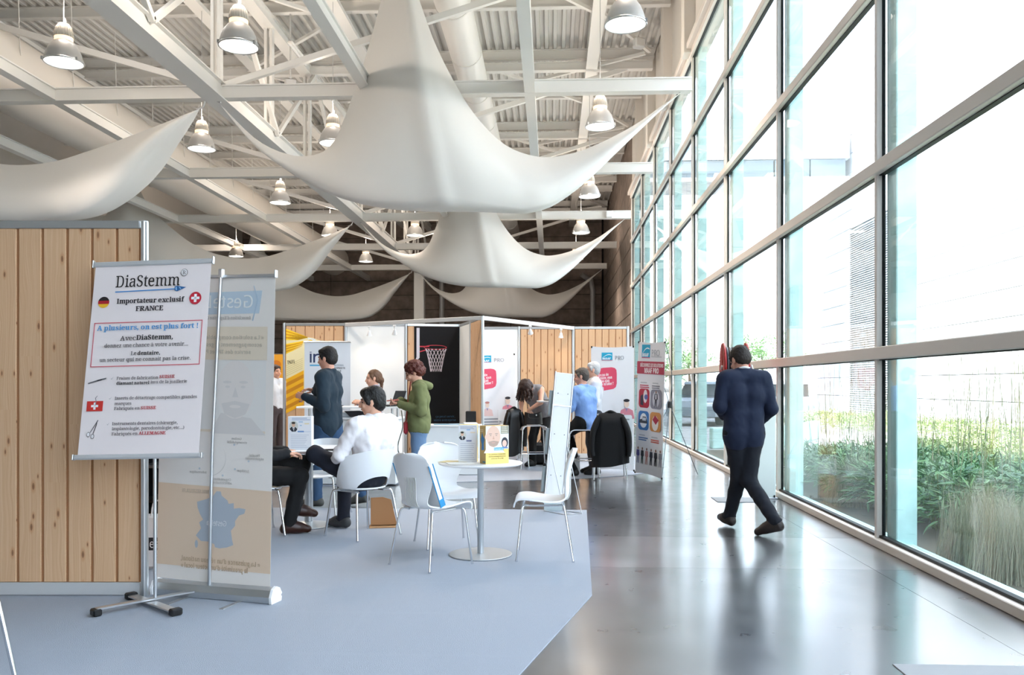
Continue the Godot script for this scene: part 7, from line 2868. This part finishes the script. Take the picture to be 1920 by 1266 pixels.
	j.merge({"hip": Vector3(0, 0.89, -0.10), "hl": Vector3(0.085, 0.87, -0.10), "hr": Vector3(-0.085, 0.87, -0.10), "waist": Vector3(0.0, 1.04, -0.02), "chest": Vector3(0, 1.18, 0.14), "neck": Vector3(0.01, 1.31, 0.29), "head": Vector3(0.02, 1.30, 0.42), "sl": Vector3(0.175, 1.29, 0.22), "sr": Vector3(-0.175, 1.28, 0.22),
		"el": Vector3(0.21, 1.08, 0.29), "er": Vector3(-0.16, 1.06, 0.31), "wl": Vector3(0.05, 0.955, 0.38), "wr": Vector3(-0.10, 0.93, 0.40), "dl": Vector3(-0.1, -1, 0.15), "pl": Vector3(-0.6, 0.0, -0.6), "dr": Vector3(0.1, -1, 0.1), "pr": Vector3(0.6, 0, -0.6),
		"kl": Vector3(0.10, 0.47, -0.02), "kr": Vector3(-0.10, 0.47, 0.06), "al": Vector3(0.11, 0.085, -0.10), "ar": Vector3(-0.10, 0.085, 0.06), "tl": Vector3(0.14, 0.035, 0.06), "tr": Vector3(-0.12, 0.035, 0.22), "hb": Basis(Vector3.UP, -0.15) * Basis(Vector3.RIGHT, 1.0)}, true)
	t = person("woman with long brown curls in a grey top bending over the bag", Vector3(-0.20, 0.008, -14.0), deg_to_rad(-32), j,
		{"skin": skin, "top": mat(Color(0.50, 0.49, 0.50), 0.95), "top_name": "sleeveless_top", "trousers": mat(Color(0.11, 0.115, 0.12), 0.9), "shoes": hexmat("1c1c1e", 0.6), "hair": mat(Color(0.19, 0.115, 0.085), 0.6), "style": "long", "volume": 0.014, "bare": true, "long": true, "hem": Vector3(0, -0.03, 0.0), "cell": 0.014, "head_cell": 0.007, "girth": 0.93})
	b = MB.new()
	b.tube(curve([Vector3(-0.05, 1.30, 0.33), Vector3(-0.02, 1.10, 0.36), Vector3(0.0, 0.97, 0.36), Vector3(0.02, 1.10, 0.36), Vector3(0.05, 1.30, 0.33)], 16), 0.004, 5)
	part("necklace", b, hexmat("2a2624", 0.5), t)
	# man in the blue shirt
	j = seated(0.715)
	j.merge({"waist": Vector3(0, 0.97, -0.06), "chest": Vector3(0, 1.14, -0.035), "neck": Vector3(0, 1.335, 0.0), "head": Vector3(0, 1.475, 0.03), "sl": Vector3(0.185, 1.27, -0.02), "sr": Vector3(-0.185, 1.27, -0.02), "el": Vector3(0.25, 1.02, 0.05), "er": Vector3(-0.25, 1.0, 0.02), "wl": Vector3(0.16, 1.05, 0.29), "wr": Vector3(-0.10, 1.04, 0.27),
		"dl": Vector3(-0.35, 0.25, 1), "pl": Vector3(-1, 0.0, -0.2), "cl": 1.0, "dr": Vector3(0.4, 0.1, 1), "pr": Vector3(0.2, 1, 0), "kl": Vector3(0.20, 0.66, 0.37), "kr": Vector3(-0.12, 0.68, 0.38), "al": Vector3(0.10, 0.34, 0.22), "ar": Vector3(-0.1, 0.34, 0.25), "tl": Vector3(0.11, 0.29, 0.38), "tr": Vector3(-0.12, 0.29, 0.40),
		"hb": Basis(Vector3.UP, deg_to_rad(26)) * Basis(Vector3.RIGHT, 0.12)}, true)
	j.al = Vector3(0.06, 0.095, 0.12)
	j.tl = Vector3(0.10, 0.038, 0.27)
	j.kl = Vector3(0.17, 0.56, 0.36)
	person("grey-haired man in a light blue shirt seated on a bar stool", Vector3(0.47, 0.008, -12.45), deg_to_rad(-128), j,
		{"skin": skin2, "top": mat(Color(0.50, 0.64, 0.86), 0.85), "top_name": "shirt", "collar": true, "trousers": mat(Color(0.03, 0.03, 0.035), 0.9), "shoes": hexmat("1a1a1b", 0.5), "hair": mat(Color(0.30, 0.27, 0.245), 0.7), "volume": 0.003, "cell": 0.014, "head_cell": 0.006, "wrinkle": 0.014, "girth": 1.04})
	b = MB.new()
	b.box(Vector3(0.18, 1.15, -12.72), Vector3(0.20, 0.27, 0.003), Basis(Vector3.UP, 0.5) * Basis(Vector3.BACK, 0.25), 0.0005)
	tag(part("sheet_of_paper", b, hexmat("e9e9f0", 0.6), self), "white sheet of paper in the hands of the man in the blue shirt", "paper")
	b = MB.new()
	b.box(Vector3(0.24, 1.25, -12.82), Vector3(0.13, 0.24, 0.012), Basis(Vector3.UP, 0.4) * Basis(Vector3.BACK, 0.2), 0.004)
	tag(part("clipboard", b, M.black, self), "black clipboard behind the paper of the man in the blue shirt", "clipboard")
	# man behind him
	j = standing(1.70)
	j.merge({"hb": Basis(Vector3.UP, -0.2), "el": Vector3(0.24, 1.09, 0.02), "wl": Vector3(0.12, 1.05, 0.24), "er": Vector3(-0.24, 1.09, 0.02), "wr": Vector3(-0.12, 1.05, 0.24)}, true)
	person("white-haired man in a white shirt almost hidden behind the man in the blue shirt", Vector3(0.64, 0.008, -12.82), deg_to_rad(-80), j,
		{"skin": skin, "top": mat(Color(0.88, 0.89, 0.91), 0.85), "top_name": "shirt", "trousers": hexmat("33363c", 0.9), "shoes": hexmat("1c1c1d", 0.6), "hair": mat(Color(0.74, 0.74, 0.74), 0.7), "volume": 0.004, "cell": 0.018, "head_cell": 0.008})
	# walking man
	j = standing(1.76)
	j.merge({"neck": Vector3(0, 1.49, 0.02), "head": Vector3(0.015, 1.60, 0.07), "hl": Vector3(0.08, 0.92, 0.0), "hr": Vector3(-0.08, 0.92, 0.0), "el": Vector3(0.235, 1.17, -0.03), "er": Vector3(-0.25, 1.15, -0.03), "wl": Vector3(0.15, 1.08, 0.17), "wr": Vector3(-0.2, 1.02, 0.16), "dl": Vector3(-0.3, -0.3, 1), "pl": Vector3(-1, 0, 0), "dr": Vector3(0.3, -0.4, 1), "pr": Vector3(1, 0, 0),
		"kl": Vector3(0.02, 0.50, 0.10), "al": Vector3(0.07, 0.10, 0.25), "tl": Vector3(0.12, 0.07, 0.39), "kr": Vector3(-0.05, 0.48, 0.02), "ar": Vector3(-0.20, 0.14, -0.30), "tr": Vector3(-0.06, 0.034, -0.24), "hb": Basis(Vector3.UP, 0.35) * Basis(Vector3.RIGHT, 0.45)}, true)
	t = person("man in a navy suit walking away along the glass, head bowed", Vector3(1.81, 0.0, -7.93), deg_to_rad(-177), j,
		{"skin": skin2, "hips": 0.86, "top": mat(Color(0.08, 0.125, 0.225), 0.85), "top_name": "suit_jacket", "trousers": mat(Color(0.055, 0.075, 0.12), 0.85), "shoes": hexmat("2a201c", 0.4), "hair": mat(Color(0.15, 0.115, 0.095), 0.7), "volume": 0.006, "long": true, "hem": Vector3(0, -0.085, 0), "cell": 0.012, "head_cell": 0.005, "hair_cell": 0.006, "girth": 0.98, "wrinkle": 0.006})
	b = MB.new()
	b.tube(curve([Vector3(-0.06, 1.515, 0.06), Vector3(-0.045, 1.53, -0.02), Vector3(0, 1.54, -0.045), Vector3(0.045, 1.53, -0.02), Vector3(0.06, 1.515, 0.06)], 14), 0.012, 8)
	part("shirt_collar", b, hexmat("e9e9ea", 0.7), t)
	# sitter half hidden by the roll-up banner
	j = seated(0.45)
	j.merge({"kl": Vector3(0.03, 0.63, 0.42), "al": Vector3(-0.04, 0.25, 0.36), "tl": Vector3(-0.03, 0.17, 0.53), "kr": Vector3(-0.11, 0.53, 0.40), "ar": Vector3(-0.10, 0.095, 0.30), "tr": Vector3(-0.08, 0.038, 0.47), "el": Vector3(0.24, 0.72, 0.0), "er": Vector3(-0.24, 0.72, 0.06), "wl": Vector3(0.10, 0.75, 0.26), "wr": Vector3(-0.14, 0.74, 0.28), "dl": Vector3(-0.4, 0, 1), "pl": Vector3(0, -1, 0), "dr": Vector3(0.4, 0, 1), "pr": Vector3(0, -1, 0)}, true)
	person("sitter in black trousers and brown loafers half hidden by the roll-up banner", Vector3(-2.72, 0.008, -7.52), deg_to_rad(108), j,
		{"skin": skin, "top": mat(Color(0.05, 0.06, 0.08), 0.85), "top_name": "jacket", "trousers": mat(Color(0.022, 0.022, 0.026), 0.85), "shoes": mat(Color(0.20, 0.095, 0.06), 0.4), "hair": hexmat("4a3a2e", 0.7), "volume": 0.006, "cell": 0.013, "head_cell": 0.008})
	# visitor in the next booth
	j = standing(1.72)
	person("visitor in a white shirt glimpsed left of the yellow fan booth", Vector3(-5.18, 0.008, -15.4), deg_to_rad(60), j,
		{"skin": skin, "top": mat(Color(0.85, 0.86, 0.88), 0.85), "top_name": "shirt", "trousers": hexmat("4a3f40", 0.9), "shoes": hexmat("222222", 0.6), "hair": hexmat("3a2a22", 0.7), "volume": 0.006, "cell": 0.018, "head_cell": 0.008})
